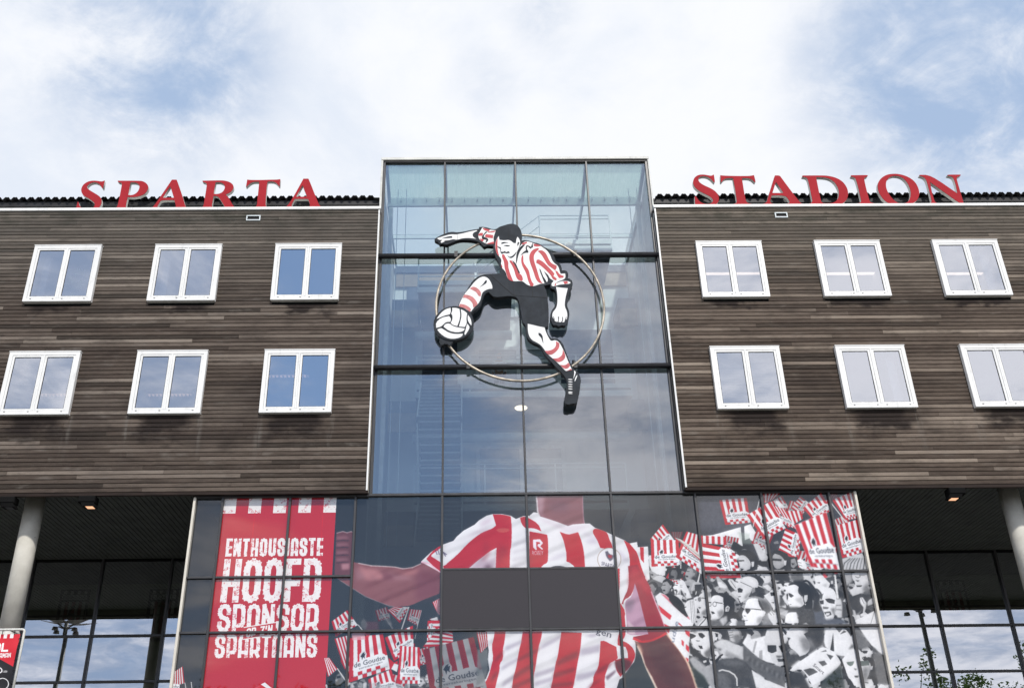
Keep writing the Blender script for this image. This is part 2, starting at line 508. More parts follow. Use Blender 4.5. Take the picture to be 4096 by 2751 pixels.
# ================================================================ ground
gm = NT('grey_paving')
pv = gm.pos()
br = gm.n('ShaderNodeTexBrick'); gm.l(pv, br.inputs['Vector'])
br.inputs['Color1'].default_value = (0.20, 0.19, 0.18, 1); br.inputs['Color2'].default_value = (0.15, 0.145, 0.14, 1)
br.inputs['Mortar'].default_value = (0.09, 0.088, 0.085, 1); br.inputs['Scale'].default_value = 3.0
M['paving'] = gm.end(gm.bsdf(gm.mix(gm.noise(pv, 0.4, 5), br.outputs[0], (0.19, 0.185, 0.17)), 0.85, 0.2))
g = link('ground', mesh('ground', [(-600, -600, 0), (600, -600, 0), (600, 600, 0), (-600, 600, 0)], [(0, 1, 2, 3)], M['paving']))
tag(g, 'grey paved forecourt spreading out in front of the stadium', kind='structure')

# ================================================================ office wings
ZB, ZT, YF = 10.66, 19.74, 0.12
unit_plank = None
def plank_mesh():
    # long thin board: front face slightly rounded at its upper and lower edge, unit size
    pr = [(0.0, -0.5), (-0.75, -0.47), (-1.0, -0.40), (-1.0, 0.40), (-0.75, 0.47), (0.0, 0.5)]
    vs = [(x, y, z) for x in (0.0, 1.0) for y, z in pr]
    n = len(pr)
    fs = [tuple(range(n))[::-1], tuple(range(n, 2 * n))]
    for i in range(n):
        j = (i + 1) % n
        fs.append((i, j, n + j, n + i))
    return vs, fs

def window(parent, xc, zt, proto=None):
    """box window: mitred white casing, two sashes, two panes, drain slots; front on y=0"""
    w, h = WW, WH
    fr = empty('window') if False else None
    mb = MB()
    c = 0.105
    yb = 0.30
    def piece(a, b, c_, d):                      # mitred front casing piece: outer edge a-b, inner edge c_-d
        o = len(mb.v)
        v = [a, b, c_, d]
        mb.add([(p[0], 0.0, p[1]) for p in v] + [(p[0], yb, p[1]) for p in v],
               [(0, 1, 2, 3), (7, 6, 5, 4), (0, 4, 5, 1), (1, 5, 6, 2), (2, 6, 7, 3), (3, 7, 4, 0)])
    g_ = 0.002
    O = [(0, -h), (w, -h), (w, 0), (0, 0)]; I = [(c, -h + c), (w - c, -h + c), (w - c, -c), (c, -c)]
    for i in range(4):
        j = (i + 1) % 4
        a, b, d, e = O[i], O[j], I[j], I[i]
        piece(a, b, d, e)
    mb.box(-0.012, w + 0.012, -0.012, 0.30, 0.0, 0.022)          # drip cap
    root = mb.build('window', M['white'], None)
    mb = MB().box(0.02, w - 0.02, 0.012, 0.28, -h - 0.012, -h - 0.001); mb.build('underside_plate', M['white_dirty'], root)
    # sashes
    half = (w - 2 * c - 0.05) / 2
    mbm = MB().cbox(w / 2 - 0.025, w / 2 + 0.025, -0.004, 0.10, -h + c + 0.001, -c - 0.001, 0.008); mbm.build('mullion', M['white'], root)
    for k in (0, 1):
        x0 = c + 0.004 if k == 0 else w / 2 + 0.027
        x1 = x0 + half - 0.006
        s = 0.062
        z0, z1 = -h + c + 0.004, -c - 0.004
        mb = MB()
        mb.cbox(x0, x0 + s, 0.008, 0.07, z0, z1, 0.008); mb.cbox(x1 - s, x1, 0.008, 0.07, z0, z1, 0.008)
        mb.cbox(x0 + s, x1 - s, 0.008, 0.07, z0, z0 + s, 0.008); mb.cbox(x0 + s, x1 - s, 0.008, 0.07, z1 - s, z1, 0.008)
        mb.build('sash', M['white'], root)
        gs = 0.011
        mb = MB()
        a0, a1, b0, b1 = x0 + s, x1 - s, z0 + s, z1 - s
        mb.box(a0, a0 + gs, 0.022, 0.05, b0, b1).box(a1 - gs, a1, 0.022, 0.05, b0, b1)
        mb.box(a0 + gs, a1 - gs, 0.022, 0.05, b0, b0 + gs).box(a0 + gs, a1 - gs, 0.022, 0.05, b1 - gs, b1)
        mb.build('gasket', M['gasket'], root)
        pane('pane', a0 + gs, a1 - gs, b0 + gs, b1 - gs, 0.034, M['win_glass'], root)
        for xx in (x0 + 0.09, x1 - 0.12):
            MB().box(xx, xx + 0.045, -0.003, 0.02, -h + c - 0.035, -h + c - 0.016).build('drain_slot', M['void'], root)
    return root
win_proto = window(None, 0, 0)

M['blind'] = mat_plain('pale_window_blind', (0.62, 0.62, 0.64), 0.8, 0.2)
def add_blind(w, side, upper, k):
    """what hangs behind the panes of single windows: slatted blinds, raised blinds, a white curtain"""
    def slats(x0, x1, z0, z1, st, y=0.36):
        mb = MB(); z = z0
        while z < z1:
            mb.add([(x0, y, z), (x1, y, z), (x1, y + 0.03, z + st * 0.55), (x0, y + 0.03, z + st * 0.55)], [(0, 1, 2, 3)])
            mb.add([(x0, y + 0.002, z), (x1, y + 0.002, z), (x1, y + 0.032, z + st * 0.55), (x0, y + 0.032, z + st * 0.55)], [(3, 2, 1, 0)])
            z += st
        o = mb.build('blind', M['blind'], None); o.parent = w
    key = (side, upper, k)
    if key in (('left', False, 0), ('right', False, 0)): slats(0.16, WW - 0.16, -WH + 0.2, -0.14, 0.05)
    elif key in (('left', False, 1), ('left', False, 2), ('right', True, 1)): slats(0.16, WW - 0.16, -0.32, -0.14, 0.03)
    elif key in (('left', True, 0), ('left', True, 1)):
        o = MB().box(0.17, 0.36, 0.45, 0.50, -WH + 0.17, -0.15).build('blind', M['blind'], None); o.parent = w
        if k == 0: o = MB().box(1.02, 1.22, 0.95, 1.0, -WH + 0.17, -0.15).build('blind', M['blind'], None); o.parent = w
    elif key in (('right', False, 1), ('right', True, 2)):
        o = MB().box(1.55, 1.80, 0.40, 0.44, -WH + 0.17, -0.15).build('blind', M['blind'], None); o.parent = w
def fetch_win(parent, x, z, first=[True]):
    if first[0]:
        o = win_proto; first[0] = False
        o.parent = parent
    else:
        o = copy_tree(win_proto, parent)
    o.matrix_parent_inverse = world_of(parent).inverted()
    o.location = (x, 0, z)
    return o

def wing(side, X0, X1, label):
    root = empty('stadium_wing', ((X0 + X1) / 2, 6, 0))
    tag(root, label, 'building', 'timber clad office wings beside the glass tower')
    inv = world_of(root).inverted()
    wx = WIN0[side]
    xs = [wx + k * WP for k in (range(-1, 3) if side == 'left' else range(4))]
    wm = M['wood_' + side]
    tower_x, sgn = (X1, 1) if side == 'left' else (X0, -1)
    # front boards, row by row, cut to length and stopped at the window boxes
    n = 73
    ph = (ZT - ZB) / n
    rng = random.Random(11 if side == 'left' else 23)
    pieces = []
    for r in range(n):
        za, zb_ = ZB + r * ph, ZB + (r + 1) * ph
        gaps = []
        for zt in WZ:
            if zb_ > zt - WH + 0.03 and za < zt - 0.03:
                gaps = [(x + 0.03, x + WW - 0.03) for x in xs]
        segs = []
        cur = X0 + 0.002 if side == 'left' else X0 + 0.045
        last = X1 - 0.045 if side == 'left' else X1 - 0.002
        for a, b in gaps:
            segs.append((cur, a)); cur = b
        segs.append((cur, last))
        for a, b in segs:
            x = a
            if b - a > 4:
                x = a
                ln = rng.uniform(1.6, 5.4)
                while b - x > ln + 0.9:
                    pieces.append((x, x + ln - 0.004, (za + zb_) / 2)); x += ln
                    ln = rng.uniform(3.2, 5.4)
            pieces.append((x, b, (za + zb_) / 2))
    edge = -14.6 if side == 'left' else 17.6
    seen = lambda p: max(0, (p[1] - max(p[0], edge)) if side == 'left' else (min(p[1], edge) - p[0]))
    pieces.sort(key=lambda p: -seen(p))
    vs, fs = plank_mesh()
    global unit_plank
    if unit_plank is None: unit_plank = {}
    me = mesh('plank', vs, fs, wm)
    rest = MB()
    for i, (a, b, zc) in enumerate(pieces):
        dy = rng.uniform(-0.0025, 0.0025)
        if i < 300:
            o = bpy.data.objects.new('plank', me); COL.objects.link(o)
            o.parent = root; o.matrix_parent_inverse = inv
            o.location = (a, YF + 0.022 + dy, zc); o.scale = (b - a, 0.022, ph - 0.011)
            o.rotation_euler = (0, 0, 0)
        else:
            rest.add([(a + x * (b - a), YF + 0.022 + dy + y * 0.022, zc + z * (ph - 0.011)) for x, y, z in vs], fs)
    if rest.v: tag(rest.build('plank', wm, root), kind='stuff')
    # core behind the boards, open at the windows
    mb = MB()
    ya, yb = 0.148, 0.31
    bands = [(ZB + 0.01, WZ[1] - WH + 0.03), (WZ[1] - 0.03, WZ[0] - WH + 0.03), (WZ[0] - 0.03, ZT + 0.01)]
    for a, b in bands: mb.box(X0, X1, ya, yb, a, b)
    for zt in WZ:
        cur = X0
        for x in xs:
            mb.box(cur, x + 0.03, ya, yb, zt - WH + 0.03, zt - 0.03); cur = x + WW - 0.03
        mb.box(cur, X1, ya, yb, zt - WH + 0.03, zt - 0.03)
    mb.build('wall_core', M['void'], root)
    # boards on the return towards the tower
    mb = MB()
    for r in range(n):
        zc = ZB + (r + 0.5) * ph
        xx = tower_x
        mb.box(min(xx, xx - sgn * 0.02), max(xx, xx - sgn * 0.02), YF + 0.045, 0.335, zc - ph / 2 + 0.004, zc + ph / 2 - 0.004)
    tag(mb.build('return_plank', wm, root), kind='stuff')
    # white corner trims, in lengths
    for a, b in ((ZB - 0.012, 15.05), (15.062, ZT - 0.16), (ZT - 0.152, ZT - 0.006)):
        xa = tower_x - sgn * 0.043
        MB().cbox(min(xa, tower_x + sgn * 0.004), max(xa, tower_x + sgn * 0.004), YF - 0.018, YF + 0.044, a, b, 0.004).build('corner_trim', M['white'], root)
    box('corner_trim', min(tower_x, tower_x + sgn * 0.006), max(tower_x, tower_x + sgn * 0.006), 0.30, 0.333, ZB - 0.012, ZT - 0.02, M['cream'], root)
    # underside and roof edge
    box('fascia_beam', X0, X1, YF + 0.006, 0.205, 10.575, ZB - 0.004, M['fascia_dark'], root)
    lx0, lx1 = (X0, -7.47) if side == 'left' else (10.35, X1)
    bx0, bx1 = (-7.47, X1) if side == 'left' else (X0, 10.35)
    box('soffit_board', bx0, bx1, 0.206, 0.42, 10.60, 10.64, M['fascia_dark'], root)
    box('edge_board', lx0, lx1, 0.206, 0.33, 10.612, 10.90, M['soffit_edge'], root)
    cw = 2.6
    x = X0
    while x < X1 - 0.02:
        b = min(x + cw, X1)
        e0 = 0.03 if (side == 'right' and x == X0) else 0
        MB().cbox(x + 0.002 - e0, b - 0.002 + (0.03 if side == 'left' and b == X1 else 0), YF - 0.05, 0.62, ZT - 0.005, ZT + 0.093, 0.006).build('parapet_cap', M['white'], root)
        x = b
    box('upstand', X0, X1, 0.63, 0.70, ZT - 0.005, 20.155, M['white_dirty'], root)
    box('gutter_fascia', X0, X1, 0.60, 0.66, 20.185, 20.375, M['white'], root)
    # corrugated roof sheet overhanging the gutter
    mb = MB()
    per, hh = 0.2525, 0.088
    nper = int((X1 - X0) / per)
    prof = []
    for k in range(nper):
        b = X0 + k * per
        prof += [(b, 0.0), (b + 0.028, 0.0), (b + 0.085, hh), (b + 0.135, hh), (b + 0.142, hh - 0.012), (b + 0.152, hh - 0.012), (b + 0.159, hh), (b + 0.195, hh)]
    prof.append((X0 + nper * per, 0.0))
    if side == 'left': prof.append((X1 - 0.06, 0.0))
    else: prof = [(p[0] + 0.14, p[1]) for p in prof if p[0] + 0.14 < X1]
    rows = [(0.37, 20.375), (0.66, 20.385), (4.0, 20.62), (11.9, 21.2)]
    vs_, fs_ = [], []
    for y, z in rows:
        vs_ += [(p[0], y, z + p[1]) for p in prof]
    L = len(prof)
    for r in range(len(rows) - 1):
        for i in range(L - 1): fs_.append((r * L + i, r * L + i + 1, (r + 1) * L + i + 1, (r + 1) * L + i))
    mb.add(vs_, fs_)
    b0 = len(mb.v)
    mb.add([(v[0], v[1], v[2] - 0.004) for v in vs_], [f[::-1] for f in fs_])
    for i in range(L - 1): mb.f.append((i, b0 + i, b0 + i + 1, i + 1))
    mb.build('roof_sheet', M['roof'], root)
    box('eaves_beam', X0, X1, 0.50, 0.60, 20.20, 20.37, M['roof'], root)
    # shell
    box('back_wall', X0, X1, 11.8, 11.95, 0.0, 21.1, M['dark_grey'], root)
    ex = X0 if side == 'left' else X1 - 0.15
    box('end_wall', ex, ex + 0.15, 0.32, 11.8, 10.95, 20.3, M['dark_grey'], root)
    # rooms behind the windows
    rx0, rx1 = (X0 + 0.16, X1 - 0.03) if side == 'left' else (X0 + 0.03, X1 - 0.16)
    for f0, f1 in ((12.05, 15.12), (15.64, 18.80)):
        box('room_floor', rx0, rx1, 0.33, 6.2, f0 - 0.3, f0, M['room_floor'], root)
        box('room_ceiling', rx0, rx1, 0.33, 6.2, f1, f1 + 0.22, M['room'], root)
        box('room_wall', rx0, rx1, 6.2, 6.35, f0 - 0.3, f1 + 0.22, M['room'], root)
        for x in xs[:-1]:
            if (side, f0 > 13, round(x, 1)) != ('x', 0, 0):
                box('room_wall', x + WW + 0.78, x + WW + 0.86, 0.34, 6.19, f0 + 0.003, f1 - 0.003, M['room'], root)
    for zt in WZ:
        for x in xs: add_blind(fetch_win(root, x, zt), side, zt > 16, round((x - wx) / WP))
    # lining of the deep recess below, board by board
    pitch = 0.156
    k = 0
    x = lx1 - 0.01 if side == 'left' else lx0 + 0.01
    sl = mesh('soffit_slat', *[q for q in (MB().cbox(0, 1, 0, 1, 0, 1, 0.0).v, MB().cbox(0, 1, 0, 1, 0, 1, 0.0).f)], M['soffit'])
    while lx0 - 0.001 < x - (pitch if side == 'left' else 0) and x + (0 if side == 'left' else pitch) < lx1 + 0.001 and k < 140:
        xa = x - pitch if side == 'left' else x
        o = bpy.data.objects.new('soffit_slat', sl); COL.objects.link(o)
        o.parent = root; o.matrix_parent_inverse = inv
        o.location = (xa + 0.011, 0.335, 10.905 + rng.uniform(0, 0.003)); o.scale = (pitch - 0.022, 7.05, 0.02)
        x += -pitch if side == 'left' else pitch
        k += 1
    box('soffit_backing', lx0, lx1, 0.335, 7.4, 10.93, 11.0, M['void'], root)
    return root
wing_l = wing('left', -26.0, -2.80, 'dark weathered timber office wing under the red letters SPARTA')
wing_r = wing('right', 5.69, 29.0, 'dark weathered timber office wing under the red letters STADION')

# ================================================================ flat prints, drawn as vector shapes into a raster made here
class Canvas:
    def __init__(self, x0, x1, z0, z1, res, y, bg, a):
        self.x0, self.x1, self.z0, self.z1, self.res, self.y = x0, x1, z0, z1, res, y
        self.w, self.h = int((x1 - x0) * res), int((z1 - z0) * res)
        self.px = np.empty((self.h, self.w, 4), np.float32)
        self.px[:] = [bg[0] / 255, bg[1] / 255, bg[2] / 255, a]
    def px2c(self, pts):
        P = np.array(pts, float)
        d = FW + ((P[:, 0] - PPX) / FPX)[:, None] * RX - ((P[:, 1] - PPY) / FPX)[:, None] * UP
        t = (self.y - CAM[1]) / d[:, 1]
        q = CAM + t[:, None] * d
        return self.w2c(q[:, [0, 2]])
    def w2c(self, q):
        q = np.array(q, float)
        return np.stack([(q[:, 0] - self.x0) * self.res, (self.z1 - q[:, 1]) * self.res], 1)
    def mask(self, loops, pad=0):
        allp = np.concatenate(loops)
        c0 = max(0, int(allp[:, 0].min()) - pad - 1); c1 = min(self.w, int(allp[:, 0].max()) + pad + 2)
        r0 = max(0, int(allp[:, 1].min()) - pad - 1); r1 = min(self.h, int(allp[:, 1].max()) + pad + 2)
        if c1 <= c0 or r1 <= r0: return None
        w = c1 - c0
        tog = np.zeros((r1 - r0, w + 1), np.int16)
        for lp in loops:
            a = lp; b = np.roll(lp, -1, 0)
            for (xa, ya), (xb, yb) in zip(a, b):
                if ya == yb: continue
                if ya > yb: xa, ya, xb, yb = xb, yb, xa, ya
                ra = max(r0, int(math.ceil(ya - 0.5))); rb = min(r1 - 1, int(math.ceil(yb - 0.5)) - 1)
                if rb < ra: continue
                rr = np.arange(ra, rb + 1)
                xx = xa + (rr + 0.5 - ya) * (xb - xa) / (yb - ya)
                cc = np.clip(np.ceil(xx - 0.5).astype(int) - c0, 0, w)
                np.add.at(tog, (rr - r0, cc), 1)
        m = (np.cumsum(tog, 1)[:, :w] & 1).astype(np.float32)
        return m, r0, r1, c0, c1
    @staticmethod
    def blur(m, r):
        for _ in range(2):
            for ax in (0, 1):
                k = 2 * r + 1
                p = np.pad(m, [(r + 1, r) if i == ax else (0, 0) for i in (0, 1)])
                c = np.cumsum(p, ax)
                m = (c[k:] - c[:-k]) / k if ax == 0 else (c[:, k:] - c[:, :-k]) / k
        return m
    def paint(self, loops, col, k=1.0, blur=0, alpha=None, tex=None):
        r = int(blur * self.res)
        t = self.mask(loops, 3 * r + 1)
        if t is None: return
        m, r0, r1, c0, c1 = t
        if r > 0: m = self.blur(m, r)
        if tex is not None: m = m * tex[r0:r1, c0:c1]
        m = (m * k)[..., None]
        tgt = self.px[r0:r1, c0:c1]
        tgt[..., :3] += (np.array(col, np.float32) / 255 - tgt[..., :3]) * m
        if alpha is not None: tgt[..., 3:] += (alpha - tgt[..., 3:]) * m
    def image(self, name):
        img = bpy.data.images.new(name, self.w, self.h, alpha=True)
        img.alpha_mode = 'CHANNEL_PACKED'
        g = np.random.default_rng(3).normal(0, 0.012, (self.h, self.w, 1)).astype(np.float32)
        self.px[..., :3] = np.clip(self.px[..., :3] + g, 0, 1)
        img.pixels.foreach_set(np.ascontiguousarray(self.px[::-1]).ravel())
        img.update()
        img.pack()
        return img

PRINT = Canvas(-7.5, 10.4, 4.85, 10.65, 165, 0.37, (54, 56, 60), 0.56)
TL_ = {'M1': (760, 1960, .28266), 'M2': (680, 2350, .28266), 'M3': (1300, 2300, .28769), 'M4': (1320, 1980, .34261),
       'M5': (2080, 1980, .29979), 'M6': (1740, 2480, .35118), 'M7': (2400, 2250, .31949), 'M8': (2580, 1960, .23596),
       'M9': (3000, 1960, .23596), 'M10': (2680, 2270, .197), 'M11': (3100, 2270, .18844), 'M12': (2700, 2480, .18844), 'M13': (3100, 2480, .20557)}
def T(tile, pts):
    a, b, s = TL_[tile]
    return [(a + x * s, b + y * s) for x, y in pts]
def P(tile, pts, col, k=1.0, blur=0.0, a=0.94, sm=1, tex=None):
    if tile: pts = T(tile, pts)
    if sm: pts = smooth_loop(pts, sm)
    if isinstance(col, (int, float)): col = (col, col, col * 1.01)
    PRINT.paint([PRINT.px2c(pts)], col, k, blur, a, tex)
def L(tile, pts, wd, col, k=1.0, blur=0.0, a=0.94):
    """stroke of width wd (photo px)"""
    if tile: pts = T(tile, pts)
    if isinstance(col, (int, float)): col = (col, col, col)
    p = np.array(pts, float)
    for q, r in zip(p, p[1:]):
        d = r - q; n = np.array([-d[1], d[0]]) / max(1e-6, np.linalg.norm(d)) * wd / 2
        e = d / max(1e-6, np.linalg.norm(d)) * wd * 0.25
        PRINT.paint([PRINT.px2c([q + n - e, r + n + e, r - n + e, q - n - e])], col, k, blur, a)
_txt = {}
def text_loops(s):
    if s not in _txt:
        cu = bpy.data.curves.new('t', 'FONT'); cu.body = s; cu.size = 1.0; cu.resolution_u = 2
        o = bpy.data.objects.new('t', cu); COL.objects.link(o)
        dg = bpy.context.evaluated_depsgraph_get()
        me = bpy.data.meshes.new_from_object(o.evaluated_get(dg))
        bpy.data.objects.remove(o); bpy.data.curves.remove(cu)
        v = np.array([q.co[:2] for q in me.vertices])
        lo, hi = v.min(0), v.max(0)
        v = (v - lo) / (hi - lo)
        _txt[s] = [v[list(p.vertices)] for p in me.polygons]
        bpy.data.meshes.remove(me)
    return _txt[s]
class Quad:
    """flat patch with four photographed corners; unit u to the right, v down"""
    def __init__(self, tile, tl, tr, br, bl):
        self.q = np.array(T(tile, [tl, tr, br, bl]) if tile else [tl, tr, br, bl], float)
    def at(self, uv):
        uv = np.array(uv, float); u, v = uv[:, :1], uv[:, 1:]
        a, b, c, d = self.q
        return a * (1 - u) * (1 - v) + b * u * (1 - v) + c * u * v + d * (1 - u) * v
    def poly(self, uv, col, k=1.0, blur=0.0, a=0.94, tex=None):
        PRINT.paint([PRINT.px2c(self.at(uv))], col, k, blur, a, tex)
    def rect(self, u0, v0, u1, v1, col, **kw): self.poly([(u0, v0), (u1, v0), (u1, v1), (u0, v1)], col, **kw)
    def text(self, s, u0, v0, u1, v1, col, k=1.0, blur=0.0, a=0.94, tex=None):
        lp = [PRINT.px2c(self.at(np.stack([u0 + p[:, 0] * (u1 - u0), v1 + p[:, 1] * (v0 - v1)], 1))) for p in text_loops(s)]
        PRINT.paint(lp, col, k, blur, a, tex)
RED, WHT, INK = (188, 26, 37), (232, 233, 236), (38, 40, 48)
def flag(tile, tl, tr, br, bl, k=1.0, txt=True, blur=0.0, a=0.94, line=True, red=RED, wht=WHT, chk=True):
    f = Quad(tile, tl, tr, br, bl)
    w = tuple(c * k for c in wht); rd = tuple(c * k for c in red); ink = tuple(c * (0.6 + 0.4 * k) for c in INK)
    f.rect(0, 0, 1, 1, w, blur=blur, a=a)
    n = 9
    for i in range(0, n, 2):
        e = i in (0, n - 1)
        f.rect(i / n, 0, (i + 1) / n, (1.0 if i == 0 else 0.60) if txt else 1.0, rd, blur=blur, a=a)
    if txt:
        cl = [(0.10, .66), (.16, .60), (.27, .58), (.27, .42), (.34, .36), (.44, .36), (.47, .44), (.45, .54), (.50, .53), (.60, .55), (.70, .52), (.88, .52), (.95, .58), (.96, .70), (.90, .80), (.14, .80), (.09, .74)]
        f.poly(cl, w, blur=blur, a=a)
        f.poly([(.30, .47), (.36, .40), (.42, .38), (.40, .43), (.44, .42), (.41, .50), (.42, .55), (.37, .50), (.34, .57), (.33, .50)], ink, blur=blur, a=a)
        f.text('de Goudse', .13, .585, .93, .70, ink, blur=blur, a=a)
        f.text('verzekeringen', .25, .725, .85, .785, ink, k=0.85, blur=blur, a=a)
    if chk and txt:
        for i in (2, 4, 6): f.rect(i / n, .82, (i + 1) / n, .90, rd, blur=blur, a=a)
        for i in (1, 3, 5, 7): f.rect(i / n, .91, (i + 1) / n, 1.0, rd, blur=blur, a=a)
        if line: f.text('Enthousiaste hoofdsponsor van Sparta', .06, .885, .95, .925, ink, k=0.7, blur=blur, a=a)
    return f

# speckle used for the worn white lettering
_r = np.random.default_rng(5)
def speck(h, w, sc, th0, th1):
    n = _r.random((h // sc + 2, w // sc + 2)).astype(np.float32)
    n = np.kron(n, np.ones((sc, sc), np.float32))[:h, :w]
    return n
big = Canvas.blur(speck(PRINT.h, PRINT.w, 9, 0, 0), 5); med = Canvas.blur(speck(PRINT.h, PRINT.w, 3, 0, 0), 1)
WORN = 1.0 - np.clip((big - 0.58) * 4, 0, 0.4) * (med > 0.45) - 0.6 * ((med > 0.77) & (big > 0.48))
WORN = np.clip(WORN, 0.1, 1).astype(np.float32)

# ---- background: dark blurred stand, lighter greys low right
P('M3', [(0,800),(1738,800),(1738,1600),(0,1600)], 46, 1, 0.3, 0.8, 0)
P('M8', [(850,70),(2119,70),(2119,760),(850,760)], (88,90,100), 1, 0.15, 0.93, 0)
P('M9', [(0,60),(1760,60),(1990,1350),(0,1350)], (70,71,78), 1, 0.15, 0.93, 0)
P('M7', [(560,0),(1565,0),(1565,1700),(560,1700)], 70, 1, 0.2, 0.93, 0)
P('M10', [(600,100),(2335,100),(2335,1269),(600,1269)], 74, 1, 0.1, 0.95, 0)
P('M11', [(0,80),(1990,60),(2200,1200),(0,1200)], 84, 1, 0.1, 0.95, 0)
P('M13', [(-2000,110),(2010,90),(2300,1500),(-2000,1500)], 70, 1, 0.1, 0.93, 0)
P('M8', [(90,1100),(600,1100),(640,1568),(60,1568)], 60, 1, 0.1, 0.93, 0)
# further spectators, small and out of focus, filling the stand between the nearer ones
_h = random.Random(77)
def small_head(x, y, s, c):
    a = _h.uniform(-.35, .1); f = _h.choice((-1, 1)) if _h.random() < .25 else -1
    R2 = lambda u, v: (x + s * (u * f * math.cos(a) - v * math.sin(a)) * -1, y + s * (u * f * math.sin(a) + v * math.cos(a)))
    hair = _h.choice((40, 52, 60, 110, 170))
    P(None, [R2(*q) for q in [(-.5,.1),(-.55,-.45),(-.2,-.75),(.25,-.72),(.5,-.4),(.52,.2),(.2,.3)]], hair, 1, 0.006)
    P(None, [R2(*q) for q in [(-.5,-.35),(-.1,-.5),(.2,-.2),(.22,.25),(.05,.62),(-.25,.72),(-.45,.55),(-.5,.3),(-.66,.12),(-.52,-.05)]], c, 1, 0.006)
    if _h.random() < .5: P(None, [R2(*q) for q in [(-.55,-.15),(-.2,-.18),(-.05,-.12),(-.15,.05),(-.38,.06)]], 42, .9, 0.006)
    else: L(None, [R2(-.5,-.12), R2(-.25,-.14)], s * .07, 60, .9, 0.004)
    P(None, [R2(*q) for q in [(-.48,.30),(-.25,.28),(-.22,.42),(-.4,.46)]], 50, .9, 0.006)
    P(None, [R2(*q) for q in [(.2,-.12),(.34,-.15),(.33,.12),(.2,.16)]], c + 8, 1, 0.004)
    P(None, [R2(*q) for q in [(.0,.5),(.25,.1),(.2,.6),(.0,.8)]], 110, .6, 0.015)
    P(None, [R2(*q) for q in [(-.7,1.3),(-.4,.8),(.1,.65),(.6,.8),(.9,1.4)]], _h.choice((60, 200, 215, 100, 46)), 1, 0.01)
for row in range(9):
    yy = 2215 + row * 66
    for k in range(18):
        xx = 2600 + k * 56 + _h.uniform(-20, 20) + row * 6
        if xx > 3500 + row * 12 or (yy < 2280 and xx < 2850): continue
        small_head(xx, yy + _h.uniform(-16, 16), _h.uniform(34, 44) + row * 2, _h.choice((205, 225, 190, 160, 130, 215)))
for k in range(22):
    small_head(1300 + k * 32 + _h.uniform(-8, 8), 2725 + _h.uniform(-30, 25), _h.uniform(24, 34), _h.choice((205, 160, 120, 190)))
# pale stand roof behind the flags
P('M8', [(930,775),(1150,755),(1620,622),(1655,950),(1490,860),(1452,990),(1380,940)], 226, sm=0)
P('M8', [(1680,610),(1790,568),(1830,640),(1905,755),(1800,800),(1690,842)], 224, sm=0)
P('M8', [(1560,700),(1910,760),(1910,910),(1655,915)], (170,185,175), 0.5, 0.03, sm=0)
P('M8', [(0,950),(50,950),(80,1500),(0,1568)], 232, sm=0)
P('M8', [(60,1100),(130,1100),(580,1270),(350,1290),(340,1440),(290,1450),(240,1390),(220,1430),(80,1350)], 222)

# ---- red banner with the worn white lettering
PRINT.paint([PRINT.w2c([(-6.64, 10.6), (-3.645, 10.6), (-3.645, 4.8), (-6.64, 4.8)])], (186, 35, 46), 1, 0, 0.95)
for k in range(5):
    xa = -6.64 + k * 0.665
    PRINT.paint([PRINT.w2c([(xa, 10.6), (xa + 0.335, 10.6), (xa + 0.335, 10.13), (xa, 10.13)])], (236, 232, 230), 1, 0, 0.95, WORN)
GL = {
 'E': [[(1,0),(0,0),(0,1),(1,1)],[(0,.5),(1,.5)]], 'F': [[(0,0),(0,1),(1,1)],[(0,.42),(1,.42)]],
 'N': [[(0,0),(0,1),(1,0),(1,1)]], 'T': [[(.5,0),(.5,1)],[(0,1),(1,1)]], 'H': [[(0,0),(0,1)],[(1,0),(1,1)],[(0,.42),(1,.42)]],
 'O': [[(0,.2),(0,.8),(.15,.95),(.5,1),(.85,.95),(1,.8),(1,.2),(.85,.05),(.5,0),(.15,.05),(0,.2)]],
 'U': [[(0,1),(0,.2),(.15,.05),(.5,0),(.85,.05),(1,.2),(1,1)]],
 'S': [[(1,.72),(1,.85),(.8,.97),(.5,1),(.2,.97),(0,.83),(0,.68),(.2,.55),(.8,.45),(1,.32),(1,.17),(.8,.03),(.5,0),(.2,.03),(0,.15),(0,.27)]],
 'L': [[(0,1),(0,0),(1,0)]], 'M': [[(0,0),(0,1),(.5,.35),(1,1),(1,0)]],
 'I': [[(0,0),(0,1)]], 'A': [[(0,0),(0,.8),(.15,.95),(.5,1),(.85,.95),(1,.8),(1,0)],[(0,.18),(1,.18)]],
 'D': [[(0,0),(0,1),(.6,1),(.9,.93),(1,.78),(1,.22),(.9,.07),(.6,0),(0,0)]], 'P': [[(0,0),(0,1),(.6,1),(.9,.95),(1,.8),(1,.3),(.85,.2),(0,.16)]],
 'R': [[(0,0),(0,1),(.6,1),(.9,.95),(1,.8),(1,.35),(.85,.24),(0,.2)],[(.65,.22),(1,0)]], 'Z': [[(0,1),(1,1),(0,0),(1,0)]], "'": [[(.3,1),(0,.72)]], ' ': []}
WID = {'I': 0.0, 'E': .72, 'F': .78, 'T': .85, "'": .2, ' ': .55}
